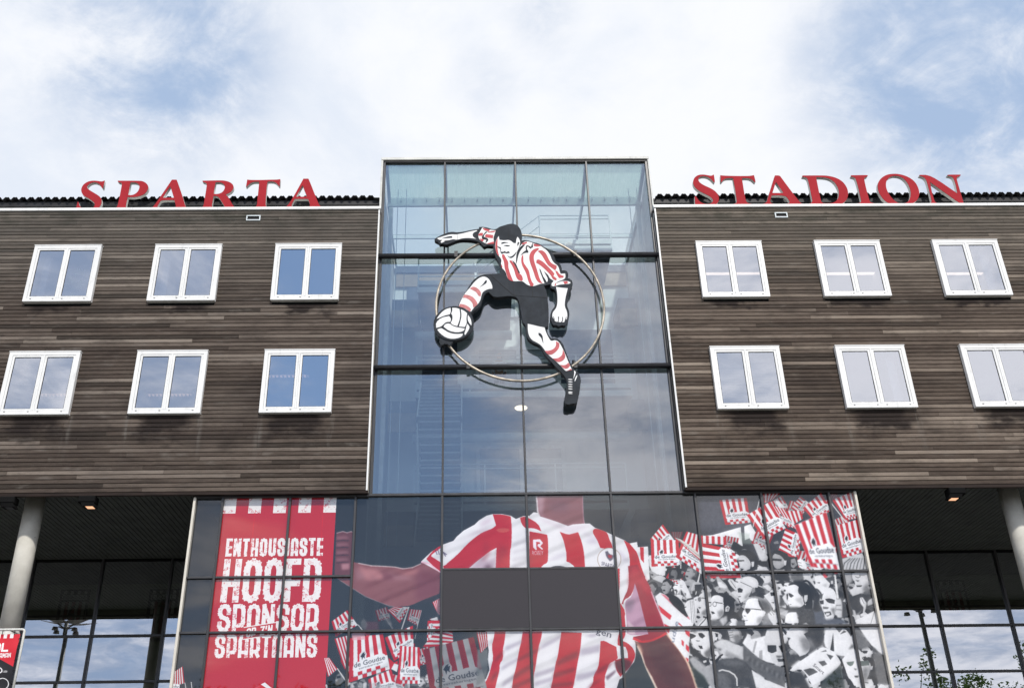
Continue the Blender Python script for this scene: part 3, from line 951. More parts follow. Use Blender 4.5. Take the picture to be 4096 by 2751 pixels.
def stencil(q, s, st, gap, col=(238,233,232), tex=WORN):
    """condensed sign-writer capitals stretched over the patch q; st = stroke share of the height, in metres on the pane"""
    ws = [WID.get(c, 1.0) for c in s]
    ax = np.array(PRINT.px2c(q.at([(0, 0), (1, 0), (0, 1)])))
    Wp, Hp = np.linalg.norm(ax[1] - ax[0]), np.linalg.norm(ax[2] - ax[0])
    sw = st * Hp
    tot = sum(ws)
    cell = (Wp - sw * len(s) - gap * Hp * (len(s) - 1)) / tot
    u = 0.0
    lines = []
    for c, w in zip(s, ws):
        for ln in GL[c]:
            pts = np.array([( (u + sw / 2 + p[0] * w * cell) / Wp, 1 - (sw / 2 + p[1] * (Hp - sw)) / Hp) for p in ln])
            lines.append(np.array(PRINT.px2c(q.at(pts))))
        u += w * cell + sw + gap * Hp
    for ln in lines:
        for a, b in zip(ln, ln[1:]):
            d = b - a; l = np.linalg.norm(d)
            n = np.array([-d[1], d[0]]) / l * sw / 2; e = d / l * sw * 0.5
            PRINT.paint([np.array([a + n - e, b + n + e, b - n + e, a - n - e])], col, 1, 0, 0.95, tex)
def cross(q1, t1, t2, a, b):
    return T(t1, [a])[0]
def mixed(tl, tr, br, bl):
    g = [T(*[c[0], [c[1]]])[0] for c in (tl, tr, br, bl)]
    return Quad(None, *g)
stencil(Quad('M1', (520,682), (1888,672), (1880,925), (498,936)), 'ENTHOUSIASTE', 0.165, 0.075)
stencil(mixed(('M1',(490,970)), ('M1',(1870,962)), ('M2',(2125,190)), ('M2',(706,206))), 'HOOFD', 0.145, 0.065)
stencil(mixed(('M2',(690,230)), ('M2',(2112,225)), ('M2',(2088,612)), ('M2',(664,622))), 'SPONSOR', 0.15, 0.075)
stencil(Quad('M2', (648,662), (2088,648), (2075,980), (626,990)), 'SPARTAANS', 0.155, 0.075)
P('M2', [(1045,565),(1500,487),(1490,655),(1030,735)], (186,35,46), sm=0)
L('M2', [(1045,558),(1497,486)], 3.6, (238,233,232)); L('M2', [(1030,728),(1490,655)], 3.6, (238,233,232))
stencil(Quad('M2', (1088,572), (1455,518), (1440,650), (1074,702)), "OP Z'N", 0.17, 0.06, tex=None)
L('M1', [(925,280),(850,960)], 1.5, (215,30,40)); L('M1', [(1890,120),(1845,990)], 1.5, (215,30,40))

# ---- the player: arm, fist, neck
skin, skin_d = (170, 98, 100), (108, 60, 66)
P(None, T('M4', [(245,770),(330,788),(480,818),(650,826),(760,833),(850,853),(960,840),(1060,795),(1110,770),(1290,895)]) + T('M3', [(1595,250),(1330,352),(1200,420),(1040,434),(900,425),(760,372),(560,292),(380,178),(165,42)]), skin, 0.85, 0.01, 0.72)
P(None, T('M4', [(1000,860),(1290,900)]) + T('M3', [(1595,250),(1330,350),(1250,300),(1270,120)]), (120, 60, 74), 0.6, 0.08, 0.8)
P('M4', [(300,850),(600,900),(900,930),(1000,990),(600,990),(300,985)], (190,140,150), 0.5, 0.06, 0.72)
for q in ([(420,850),(560,870),(640,960),(560,990),(470,920)], [(760,870),(900,890),(980,870),(1050,850),(1000,920),(860,930)], [(330,830),(420,840),(520,985),(420,985)]): P('M4', q, (214,140,138), 0.55, 0.05, 0.78)
for q in ([(600,880),(680,900),(760,990),(640,990)], [(1060,880),(1200,900),(1280,985),(1080,985)]): P('M4', q, (120,58,66), 0.6, 0.05, 0.82)
L('M4', [(330,790),(480,820),(650,828),(760,836),(850,856),(960,842),(1060,797)], 4, (235,225,225), 0.8, 0.012, 0.8)
L('M3', [(165,42),(380,178),(560,292),(760,372),(900,427),(1040,436)], 3, (200,195,200), 0.6, 0.012, 0.75)
P('M4', [(75,440),(150,418),(200,435),(240,420),(286,426),(282,490),(265,540),(270,640),(252,770),(240,935),(50,935),(62,700)], skin_d, 0.95, 0.01, 0.9)
for y in (480, 560, 650, 735):
    P('M4', [(75,y),(200,y-8),(225,y+25),(80,y+42)], (172,122,132), 0.45, 0.03, 0.9)
    L('M4', [(72,y+52),(150,y+44),(215,y+48)], 4, (48,28,36), 0.7, 0.015, 0.9)
P('M4', [(130,800),(230,790),(225,860),(140,870)], (205,150,158), 0.7, 0.03, 0.9)
L('M4', [(78,440),(150,420),(200,436),(242,422),(286,428)], 3, (232,210,214), 0.7, 0.01, 0.9)
P('M5', [(215,-5),(836,-5),(838,150),(846,300),(862,385),(700,392),(630,408),(500,358),(380,318),(260,280),(232,205),(224,80)], (140, 82, 92), 0.95, 0.004, 0.80)
P('M5', [(215,-5),(330,-5),(320,120),(300,280),(260,278),(232,205),(224,80)], (196,160,172), 0.7, 0.05, 0.8)
P('M5', [(380,60),(640,60),(640,220),(420,240)], (110,64,84), 0.5, 0.08, 0.76)
L('M5', [(217,-5),(226,80),(234,210),(262,280)], 5, (238,232,236), 0.9, 0.012, 0.85)
L('M5', [(836,0),(838,150),(846,300),(860,380)], 4, (205,160,178), 0.7, 0.012, 0.8)

# ---- shirt
sw = (229, 228, 232)
P(None, T('M4', [(1060,775),(1100,735),(1180,660),(1285,590),(1312,575),(1440,530),(1480,480),(1560,410),(1690,340),(1740,290),(1830,235),(1900,218),(2010,218),(2110,238),(2170,275),(2260,240),(2335,236)]) +
  T('M5', [(110,285),(180,225),(235,230),(262,278),(380,315),(500,355),(640,408),(700,388),(860,374),(930,376),(1000,432),(1110,470),(1260,540),(1400,600),(1500,690),(1560,760),(1600,870),(1650,1010),(1720,1134)]) +
  T('M7', [(530,130),(600,250),(640,350),(700,500),(760,640),(800,760),(830,870),(820,890),(740,940),(640,985),(520,1000),(440,985),(452,1130),(440,1220),(370,1310)]) +
  T('M6', [(2230,600),(2100,670),(2060,800),(430,800),(580,660),(620,560),(600,440),(612,340),(575,128)]) + T('M4', [(1590,868),(1335,868),(1290,902),(1180,840)]), sw, 1, 0.003, 0.95, 0)
R_ = (182, 28, 39)
P('M4', [(1900,222),(2010,222),(2108,246),(2116,300),(2122,420),(2116,600),(2100,640),(2096,900),(1930,900),(1940,720),(1945,610),(1850,660),(1780,720),(1700,780),(1590,880),(1335,880),(1320,825),(1500,740),(1600,600),(1680,520),(1780,440),(1900,385),(1938,350)], R_)
P('M4', [(1335,820),(1480,700),(1600,570),(1700,485),(1780,430),(1900,385),(1700,600),(1500,800),(1330,868)], R_)
P('M4', [(1125,742),(1185,665),(1240,615),(1290,588),(1290,620),(1185,690),(1182,712),(1290,780),(1290,895),(1180,802)], R_)
L('M4', [(1066,778),(1160,800),(1290,898)], 6, (236,190,205), 0.9, 0.004)
for a_, b_ in (((1230,640),(1250,690)), ((1255,620),(1275,690)), ((1290,640),(1360,690)), ((1310,650),(1350,710))): L('M4', [a_, b_], 4, (70,60,90), 0.7, 0.006)
P('M4', [(1480,560),(1650,470),(1800,430),(1900,370),(1700,420),(1550,520)], (168,140,158), 0.55, 0.05)
P('M4', [(1750,330),(1850,260),(1900,270),(1860,330),(1760,370)], (186,160,178), 0.5, 0.05)
P('M4', [(1600,868),(1780,720),(1850,760),(1930,720),(1930,868)], (176,150,165), 0.8, 0.05)
P('M4', [(1800,830),(1860,800),(1900,868),(1790,868)], (80,50,62), 0.7, 0.05)
P('M4', [(1800,500),(1870,600),(1860,700),(1780,760)], (150,25,36), 0.5, 0.07); P('M4', [(1990,560),(2090,650),(1960,800),(1950,700)], (140,22,34), 0.5, 0.07)
for y in (560, 650, 740, 820): P('M4', [(2130,y),(2290,y-40),(2290,y-10),(2130,y+35)], (186,180,190), 0.5, 0.04)
P('M5', [(0,300),(60,280),(110,300),(240,375),(285,480),(200,440),(120,435),(70,440),(20,380)], R_)
P('M5', [(125,480),(240,500),(360,525),(376,600),(373,860),(360,900),(300,930),(265,985),(125,985)], R_)
P('M5', [(530,485),(640,525),(700,510),(775,490),(830,640),(855,780),(870,985),(740,985),(690,920),(620,880),(620,780),(600,680),(575,580)], R_)
P('M5', [(1005,440),(1110,470),(1165,500),(1195,600),(1225,650),(1245,760),(1150,712),(1070,700),(1040,620),(1000,550),(970,500),(975,460)], R_)
P('M5', [(1385,600),(1480,650),(1550,740),(1590,850),(1600,900),(1640,1020),(1690,1160),(1450,1160),(1450,1000),(1470,900),(1450,750)], R_)
P('M5', [(1110,940),(1250,970),(1330,1020),(1320,1160),(1290,1160),(1290,1000),(1120,990)], R_)
P('M5', [(260,290),(500,365),(640,410),(780,395),(960,400),(780,480),(640,520),(480,430),(290,350)], (205,188,204), 0.45, 0.05)
for q in ([(400,860),(520,790),(610,760),(610,800),(470,850),(380,890)], [(860,600),(1000,580),(1040,640),(900,640)], [(830,480),(1000,560),(1030,600),(880,540)], [(1280,720),(1400,800),(1450,900),(1330,830)]): P('M5', q, (176,164,186), 0.5, 0.05)
for q in ([(1480,1000),(1640,1060),(1650,1134),(1480,1090)], [(1500,750),(1580,850),(1520,900)]): P('M5', q, (140,28,40), 0.5, 0.05)
P('M5', [(268,985),(330,910),(430,870),(520,868),(640,880),(720,940),(745,985)], WHT)
P('M5', [(370,985),(430,945),(520,938),(600,950),(665,985)], INK)
P('M5', [(172,590),(265,583),(308,635),(268,678),(308,715),(292,726),(232,672),(240,648),(268,645),(262,622),(214,622),(222,726),(206,726),(174,690)], (236,228,238), 1, 0.003, sm=0)
q = Quad('M5', (160,738), (312,736), (310,794), (162,796)); q.text('ROBEY', 0, 0, 1, 1, (236,226,236))
el = lambda cx, cy, rx, ry, n=28: [(cx + rx * math.cos(2 * math.pi * k / n), cy + ry * math.sin(2 * math.pi * k / n)) for k in range(n)]
P('M5', el(1190,852,160,156), (168,150,136)); P('M5', el(1190,852,152,148), (234,232,236))
P('M5', [(1135,750),(1170,740),(1190,780),(1250,800),(1240,850),(1200,880),(1150,820)], (60,52,70), 0.8, 0.008); P('M5', [(1170,790),(1230,800),(1220,840),(1180,830)], RED, 0.7, 0.01)
q = Quad('M5', (1090,880), (1265,930), (1250,985), (1085,930)); q.text('SPARTA', 0, 0, 1, 1, (52,50,72))
# lower shirt
P('M6', [(680,128),(803,126),(790,250),(770,330),(775,440),(735,490),(735,560),(710,660),(680,790),(495,790),(580,700),(620,600),(640,520),(665,430),(645,290),(670,200)], R_)
P('M6', [(1000,126),(1085,126),(1220,124),(1205,220),(1180,290),(1160,420),(1140,550),(1120,640),(1115,790),(875,790),(890,650),(920,550),(940,440),(960,330),(980,250)], R_)
P('M6', [(1440,128),(1670,140),(1655,330),(1630,440),(1610,560),(1590,680),(1565,790),(1315,790),(1345,650),(1370,500),(1400,400),(1420,250)], R_)
P('M6', [(1885,235),(1930,230),(2000,270),(2065,300),(2080,430),(2040,460),(1980,490),(1960,560),(1930,640),(1935,790),(1740,790),(1800,720),(1805,620),(1860,540),(1875,400)], R_)
P('M6', [(2110,100),(2170,120),(2165,180),(2130,230),(2200,260),(2260,320),(2285,400),(2240,500),(2150,600),(2110,640),(2060,560),(2050,450),(2130,430),(2200,430),(2195,360),(2170,300),(2110,290),(2080,280),(2080,200)], R_)
P('M6', [(2110,-200),(2170,-100),(2150,0),(2160,110),(2100,110)], R_)
P('M6', [(2040,470),(2150,430),(2245,470),(2230,540),(2130,610),(2080,590)], (70,22,30), 0.8, 0.03)
for q in ([(800,300),(1000,220),(990,260),(800,350)], [(760,520),(950,420),(940,460),(750,570)], [(770,700),(900,620),(880,680),(760,760)], [(1210,280),(1440,160),(1420,220),(1200,330)], [(1130,600),(1380,520),(1360,580),(1130,650)], [(1130,700),(1340,640),(1330,690),(1130,750)], [(1660,330),(1880,270),(1870,360),(1650,400)], [(1610,620),(1860,560),(1800,640),(1600,690)], [(1700,170),(1880,140),(1800,200)]):
    P('M6', q, (150,140,160), 0.6, 0.035)
for q in ([(690,420),(790,330),(760,420),(680,470)], [(640,640),(720,560),(720,620),(640,700)], [(950,420),(1200,300),(1160,370),(940,470)], [(900,600),(1140,470),(1130,530),(890,680)], [(880,740),(1115,640),(1110,690),(880,790)], [(1400,440),(1640,340),(1630,420),(1380,520)], [(1350,600),(1600,530),(1590,580),(1340,660)], [(1330,720),(1580,690),(1570,740),(1320,770)], [(1860,540),(2040,460),(1960,560),(1830,610)], [(1720,790),(1930,660),(1800,700)]):
    P('M6', q, (104,16,26), 0.6, 0.035)
P('M6', [(1940,640),(2060,560),(2050,600),(1960,680)], (70,40,60), 0.7, 0.02)
q = Quad('M6', (1838,105), (2012,150), (1992,222), (1830,165)); q.text('gen', 0, 0, 1, 1, (44,46,60))
P('M7', [(218,70),(245,70),(245,300),(230,420),(222,300)], R_); P('M7', [(255,610),(300,580),(310,700),(320,810),(262,810)], R_)
P('M7', [(350,40),(470,20),(520,130),(610,260),(640,350),(700,520),(770,680),(810,800),(830,880),(760,930),(620,985),(500,998),(410,925),(600,890),(570,760),(520,560),(435,250),(420,330),(380,420),(300,460),(290,520),(270,510),(300,430),(350,330),(365,190)], (150,34,46))
P('M7', [(400,40),(480,60),(600,270),(640,380),(600,420),(500,260),(440,240),(380,400),(360,200)], (186,44,56), 0.7, 0.06)
P('M7', [(435,252),(490,430),(540,640),(605,892),(405,908),(340,885),(330,700),(310,520),(330,460),(400,420)], (182,140,164), 0.95, 0.006)
P('M7', [(330,480),(420,440),(440,520),(360,640),(320,560)], (120,104,120), 0.6, 0.05); P('M7', [(345,720),(430,800),(440,900),(345,890)], (238,216,222), 0.7, 0.03)
L('M7', [(640,360),(700,510),(770,680),(812,805)], 5, (236,180,196), 0.8, 0.008)
L('M7', [(420,945),(520,990),(640,975),(760,925),(828,880)], 10, (205,44,50), 1, 0.006)
P('M7', [(430,975),(520,1003),(640,988),(770,930),(842,890),(905,975),(1000,1090),(1090,1230),(1160,1400),(1240,1640),(740,1640),(640,1430),(560,1290),(512,1130),(470,1040)], (92,44,42), 1, 0.006, 0.93)
P('M7', [(560,1020),(760,980),(900,1100),(1000,1300),(1080,1560),(860,1560),(700,1350),(620,1160)], (70,28,30), 0.7, 0.08, 0.93)
L('M7', [(842,890),(905,975),(1000,1090),(1090,1230),(1160,1400),(1235,1640)], 9, (240,205,180), 0.95, 0.015, 0.93)
L('M7', [(470,1040),(512,1130),(560,1290),(640,1430),(740,1640)], 8, (242,224,206), 0.95, 0.015, 0.93)
P('M7', [(430,975),(500,1010),(540,1120),(520,1150),(470,1050)], (225,180,160), 0.7, 0.03, 0.93)
P('M7', [(452,1050),(512,1150),(560,1300),(720,1640),(240,1640),(290,1420),(380,1300),(440,1220)], (56,60,60), 1, 0.01, 0.72)

# ---- flags on the right
for (x, y, w_, h_, a_, k_) in ((3075,2010,60,58,-.5,.8), (3160,2000,52,50,.3,.75), (3255,1990,60,58,.15,.8), (3330,2080,60,60,-.4,.85), (3030,2110,70,66,.4,.8), (3290,2170,64,60,.3,.85), (2900,2140,56,50,.2,.8), (2760,2170,60,56,-.3,.85), (3440,2075,50,60,.1,.75), (3200,2200,70,66,.3,.85), (2690,2260,60,56,.5,.9)):
    r_ = lambda u, v: (x + u * w_ * math.cos(a_) - v * h_ * math.sin(a_), y + u * w_ * math.sin(a_) + v * h_ * math.cos(a_))
    flag(None, r_(0, 0), r_(1, 0), r_(1, 1), r_(0, 1), k_)
flag('M8', (85,830), (300,572), (490,835), (240,1000), 0.97, True, 0, chk=False)
flag('M8', (440,700), (640,700), (600,810), (470,800), 0.5, False, 0.01)
P('M5', [(1460,640),(1560,620),(1572,690),(1705,680),(1728,1134),(1640,1010),(1600,880),(1560,760)], 232, sm=0); P('M5', [(1598,690),(1650,690),(1652,900),(1610,850)], RED, sm=0)
flag('M8', (95,842), (565,838), (592,1262), (110,1292), 1.0)
flag('M8', (700,695), (985,775), (960,1420), (520,1130), 0.98)
flag('M8', (930,762), (1375,790), (1378,925), (935,895), 0.98, False)
flag('M8', (1015,1490), (935,885), (1510,1010), (1625,1480), 1.0)
P('M8', [(500,800),(620,830),(920,1060),(935,1180),(760,1000)], (212,206,200)); L('M8', [(500,805),(935,1180)], 3, RED); L('M8', [(540,820),(925,1120)], 1.5, 120)
flag('M8', (1255,165), (1722,125), (1788,545), (1360,586), 0.95)
flag('M9', (210,40), (540,30), (400,150), (240,215), 0.9, False)
P('M9', [(420,150),(470,160),(600,290),(560,300),(480,300)], 215); 
flag('M9', (690,300), (850,95), (1000,215), (880,440), 0.85)
flag('M9', (895,300), (1200,40), (1380,340), (1080,520), 0.97)
flag('M9', (1340,60), (1470,60), (1500,150), (1380,160), 0.6, False)
flag('M9', (1390,165), (1760,10), (1840,470), (1625,505), 0.98)
flag('M9', (1425,605), (1830,490), (1935,1040), (1560,1150), 0.98)
flag('M9', (530,345), (865,350), (900,480), (640,640), 0.97, False)
flag('M9', (330,225), (600,330), (790,660), (540,560), 0.96)
flag('M9', (-55,420), (340,185), (605,640), (238,830), 1.0)
flag('M9', (480,1015), (600,640), (870,760), (800,1195), 0.98)
flag('M9', (755,590), (1290,370), (1540,1350), (1030,1290), 1.03, True, 0.014)
for q in ([(1000,130),(1060,110),(1115,195),(1050,215)], [(1240,100),(1310,90),(1335,120),(1270,135)]): P('M11', q, (214,70,76), 1, 0.012, sm=0)
L('M9', [(160,150),(50,620)], 3.4, 226); L('M9', [(1370,210),(1630,545)], 4, 222); L('M8', [(605,1190),(608,1568)], 3.4, 232); L('M8', [(930,1400),(885,1568)], 3.4, 232)
L('M11', [(1265,150),(1330,640)], 9, 232, 1, 0.01); L('M11', [(1430,1080),(1470,1200)], 9, 226, 1, 0.01); L('M10', [(1430,225),(1860,385)], 3.5, 225); L('M10', [(610,100),(520,540)], 3.4, 230); L('M10', [(208,0),(222,310)], 3.4, 230)
# blurred flag beside the player's arm
P('M7', [(690,420),(750,370),(830,400),(1180,740),(1120,880),(1112,1240),(1060,1185),(960,1050),(840,890),(760,640)], 226, 1, 0.006)
P('M7', [(760,385),(830,405),(1160,720),(1100,700),(900,520)], (214,110,124), 0.9, 0.012)
for q in ([(728,525),(895,660),(875,712),(760,620)], [(985,745),(1040,800),(1030,805),(980,760)], [(800,760),(880,800),(860,880),(830,850)], [(1060,840),(1125,860),(1118,930),(1075,890)], [(1020,960),(1050,985),(1045,1045),(1022,1020)], [(1075,1015),(1115,1050),(1112,1120),(1075,1080)], [(1070,1180),(1108,1200),(1100,1240)]): P('M7', q, (206,40,52), 1, 0.008, sm=0)
q = Quad('M7', (880,980), (935,720), (985,740), (925,1000)); q.text('udse', 0, 0, 1, 1, (92,104,130), 0.9, 0.008)

# ---- flags on the left
for (x, y, w_, h_, a_, k_) in ((1475,2560,60,60,-.2,.7), (1600,2560,62,60,.2,.75), (1660,2600,60,64,-.3,.8), (1560,2690,70,60,.3,.85), (1360,2640,60,60,-.5,.8), (1720,2470,50,50,.1,.6), (1500,2440,50,46,-.3,.5), (1830,2560,60,60,.25,.7)):
    r_ = lambda u, v: (x + u * w_ * math.cos(a_) - v * h_ * math.sin(a_), y + u * w_ * math.sin(a_) + v * h_ * math.cos(a_))
    flag(None, r_(0, 0), r_(1, 0), r_(1, 1), r_(0, 1), k_, a=.88)
P('M3', [(560,640),(740,640),(750,760),(560,780)], (110,60,70), 0.6, 0.03, 0.8)
L('M3', [(780,500),(940,740)], 4, 150, 0.8, 0.008, 0.85); P('M3', [(490,640),(540,590),(600,680),(560,760),(500,720)], 110, 0.7, 0.02, 0.8); P('M3', [(830,600),(890,590),(940,690),(870,680)], 130, 0.7, 0.015, 0.8)
flag('M3', (870,480), (960,432), (1165,440), (1040,665), 0.72)
flag('M3', (1180,465), (1345,482), (1290,700), (1140,620), 0.66)
L('M3', [(1165,440),(1060,760)], 5, 190, 0.9, 0.004); L('M3', [(1340,482),(1285,700),(1250,880)], 3, 175, 0.9)
flag('M3', (90,640), (310,480), (455,690), (150,850), 0.95)
L('M3', [(455,680),(600,855)], 3.2, 225)
flag('M3', (1490,372), (1600,310), (1600,560), (1560,520), 1.0, False)
P('M3', [(1590,210),(1600,210),(1600,640),(1425,600),(1540,575)], (70,72,78), 0.6, 0.02, 0.85)
P('M3', [(1450,610),(1560,575),(1575,640)], 205)
flag('M3', (1610,625), (1600,985), (1415,985), (1425,628), 0.98)
flag('M6', (-140,300), (60,60), (200,130), (210,290), 0.9, False)
flag('M3', (830,865), (1222,695), (1232,1000), (960,1190), 0.97)
flag('M3', (130,880), (330,830), (420,1250), (270,1300), 0.95, False)
flag('M3', (345,870), (805,808), (905,1300), (330,1490), 1.0)
P('M3', [(370,800),(545,760),(560,890),(380,900)], (228,170,180), 0.8, sm=0); P('M3', [(540,800),(640,800),(600,870)], (205,60,70), 0.8, sm=0)
P('M3', [(880,1140),(960,1210),(1010,1180),(1010,1290),(900,1300)], RED, sm=0); P('M3', [(960,1220),(1020,1240),(1000,1340),(920,1300)], 228, sm=0)
flag('M3', (1045,975), (1315,998), (1322,1505), (1000,1500), 1.0)
flag('M6', (-130,330), (440,185), (600,800), (-40,900), 0.66, True, 0.003, 0.80)
P('M6', [(480,330),(600,330),(605,560),(560,700),(470,740)], (120,124,124), 0.8, 0.02, 0.8)
flag('M6', (470,130), (590,130), (600,290), (520,370), 0.85, False)
flag('M3', (600,1440), (920,1300), (1010,1600), (620,1640), 0.98)
flag('M3', (-20,1150), (60,1140), (175,1300), (40,1410), 0.98, False)
P('M3', [(40,1420),(200,1310),(310,1450),(310,1600),(30,1600)], 34, 1, 0.01)
P('M3', [(150,1420),(170,1370),(230,1350),(280,1420),(240,1500),(160,1530),(135,1490)], 120, 0.9, 0.01); P('M3', [(160,1400),(215,1390),(215,1425),(165,1430)], 28); P('M3', [(140,1450),(175,1440),(165,1480)], 190, 0.8, 0.01)
L('M3', [(170,1290),(305,1490)], 4, 228)
for i in range(7): P('M3', [(350 + i*60,1500),(390 + i*62,1480),(400 + i*60,1560),(350 + i*60,1580)], (205, 60, 150, 220, 90, 190, 110)[i], 0.8, 0.012)
flag('M2', (60,1185), (180,1108), (206,1345), (45,1390), 0.9, False); q = Quad('M2', (40,1360), (128,1370), (122,1420), (38,1430)); q.rect(-.1,-.15,1.1,1.2,WHT); q.text('udse', 0, 0, 1, 1, INK)
L('M2', [(300,1330),(310,1419)], 3, 200); L('M2', [(210,1340),(225,1419)], 3, 190)
P('M2', [(1285,1362),(1342,1335),(1470,1440),(1400,1440)], WHT, sm=0); P('M2', [(1180,1430),(1285,1362),(1400,1440),(1300,1470)], (206,60,70), sm=0)

# ---- the black and white crowd
def head(tile, face, hair=None, dark=None, lite=None, c=222, hc=52, blur=0.006):
    if hair: P(tile, hair, hc, 1, blur)
    P(tile, face, c, 1, blur)
    for q in dark or []: P(tile, q[0], q[1] if len(q) > 1 else 50, 0.92, q[2] if len(q) > 2 else 0.006)
    for q in lite or []: P(tile, q[0], q[1] if len(q) > 1 else 232, 0.9, q[2] if len(q) > 2 else 0.006)
# upper right strip
head('M8', [(1580,1120),(1640,1090),(1720,1120),(1800,1230),(1780,1330),(1680,1370),(1620,1350),(1590,1240)], [(1540,1060),(1640,1000),(1800,1020),(1930,1150),(1900,1340),(1780,1370),(1700,1150),(1600,1110)], [([(1590,1180),(1680,1180),(1680,1200),(1590,1205)],), ([(1610,1320),(1680,1330),(1640,1360)],)], [([(1800,1210),(1850,1205),(1845,1290),(1805,1300)],)], 200)
P('M8', [(1450,990),(1500,860),(1580,900),(1650,960),(1590,1050),(1520,1040)], 48, 1, 0.01)
P('M8', [(1830,900),(1900,900),(1990,1160),(1950,1200)], 196, 1, 0.01); P('M8', [(1760,760),(1820,680),(1860,740),(1830,860),(1780,840)], 226, 1, 0.006)
P('M8', [(1900,1330),(1960,1290),(2060,1310),(2119,1370),(1900,1370)], 205, 1, 0.008)
P('M8', [(1850,1200),(2119,1150),(2119,1300),(1950,1290)], 44, 1, 0.01)
head('M9', [(370,1120),(420,1070),(520,1100),(600,1200),(590,1280),(480,1340),(400,1300)], [(360,1140),(380,1040),(480,1000),(640,1080),(640,1340),(380,1350)], [([(370,1150),(540,1165),(530,1200),(380,1190)],)], [([(580,1190),(620,1185),(610,1270),(580,1270)],), ([(400,880),(470,850),(490,900),(410,910)], 150)], 170)
P('M9', [(60,920),(130,900),(310,1130),(280,1200),(190,1200)], 200, 1, 0.01)
head('M9', [(250,970),(300,950),(310,1080),(260,1080)], None, None, None, 180)
head('M9', [(690,1170),(760,1150),(800,1260),(740,1320),(690,1290)], [(640,1130),(800,1130),(820,1340),(650,1340)], [([(700,1230),(760,1240),(720,1270)],)], None, 150)
P('M9', [(800,1180),(860,1150),(950,1230),(960,1340),(860,1330),(810,1260)], 226, 1, 0.008); L('M9', [(815,1220),(870,1230)], 1.5, 80); L('M9', [(820,1260),(880,1280)], 1.5, 80)
P('M9', [(1560,1160),(1700,1120),(1900,1060),(1980,1200),(1980,1340),(1580,1340)], 196, 1, 0.01)
for i in range(7): L('M9', [(1570+i*58,1340),(1600+i*56,1230),(1700+i*40,1150)], 3.5, (60,110,50,90)[i%4], 0.8, 0.008)
# middle row, left part
head('M10', [(0,110),(40,40),(120,40),(160,120),(120,230),(40,230)], [(-20,0),(200,-10),(280,80),(270,200),(160,240),(-30,230)], [([(20,150),(80,170),(70,210),(20,200)],)], [([(230,60),(262,60),(258,120),(230,120)], 150)], 120, 48, 0.012)
P('M10', [(190,320),(235,240),(280,260),(330,360),(440,600),(340,640),(240,480),(195,400)], 218, 1, 0.006); L('M10', [(200,380),(250,390)], 1.5, 90); L('M10', [(200,350),(250,350)], 1.5, 90); L('M10', [(240,470),(335,640)], 3, 110, 0.7, 0.008)
head('M10', [(440,380),(480,290),(580,280),(650,330),(560,360),(480,470),(420,450)], None, [([(500,340),(640,330),(600,460),(500,480)], 66)], None, 190)
for i in range(14): P('M10', [(20+i*34,430+(i*37)%110),(50+i*34,420+(i*53)%110),(45+i*34,470+(i*41)%110),(18+i*34,480+(i*29)%100)], (225,60,190,48,210)[i%5], 0.85, 0.008)
P('M10', [(-20,540),(120,560),(280,720),(370,980),(330,1000),(-20,690)], 44, 1, 0.008)
head('M10', [(290,760),(330,680),(420,640),(500,640),(560,760),(520,1120),(430,1090),(370,980),(300,850)], [(300,740),(350,620),(460,610),(520,700),(500,780),(420,700)], [([(290,790),(330,785),(320,805),(290,810)],)], [([(440,720),(480,720),(500,1110),(450,1100)],)], 212, 70)
for x in (430, 465, 495): L('M10', [(x-20,660),(x,900),(x+15,1110)], 2, 100, 0.7, 0.004)
head('M10', [(560,600),(620,520),(720,470),(810,490),(840,560),(820,700),(760,820),(740,990),(620,960),(570,830),(520,760)], None, [([(570,600),(620,590),(630,670),(590,690),(560,650)], 110), ([(640,600),(720,610),(710,625),(630,615)],), ([(570,790),(630,800),(600,830)],), ([(640,900),(740,820),(760,960),(650,960)], 120, 0.02), ([(740,480),(830,500),(830,590),(760,590)], 130, 0.02)], None, 208)
P('M10', [(540,1190),(640,1060),(740,1010),(790,1190)], 218); L('M10', [(580,1190),(735,1015)], 3, 60)
# shouting man with glasses
P('M10', [(840,560),(980,500),(1180,520),(1290,640),(1320,840),(1260,960),(1200,1090),(1100,1180),(1060,1000),(1100,780),(1070,640),(960,560)], 50, 1, 0.006)
head('M10', [(815,640),(870,560),(980,545),(1080,600),(1080,760),(1100,900),(1040,1000),(960,1050),(850,1050),(830,960),(825,880),(770,800),(790,720)], None, [([(828,885),(870,880),(915,920),(860,940)], 40), ([(960,880),(1080,840),(1090,960),(1000,1020)], 140, 0.025), ([(780,690),(830,690),(840,700),(790,712)],)], [([(1120,800),(1170,760),(1215,800),(1190,880),(1120,890)], 226)])
for q in (el(905,735,42,52), el(808,740,30,42)):
    pts = T('M10', q); PRINT.paint([PRINT.px2c(pts), PRINT.px2c(T('M10', [(p[0]*0.8+905*0.2 if q[0][0]>900 else p[0]*0.78+808*.22, p[1]*0.8+737*0.2) for p in q]))], (52,52,56), 0.95, 0, 0.94)
L('M10', [(940,700),(1060,718)], 3, 52); L('M10', [(1140,830),(1180,800),(1170,860)], 2, 70)
P('M10', [(830,1060),(960,1050),(1060,1000),(1080,1180),(810,1185)], 110, 1, 0.03); P('M10', [(1000,1050),(1150,960),(1170,1100),(1080,1180)], 200, 0.9, 0.02); P('M10', [(1220,1040),(1270,1020),(1340,1040),(1330,1170),(1280,1170)], 222)
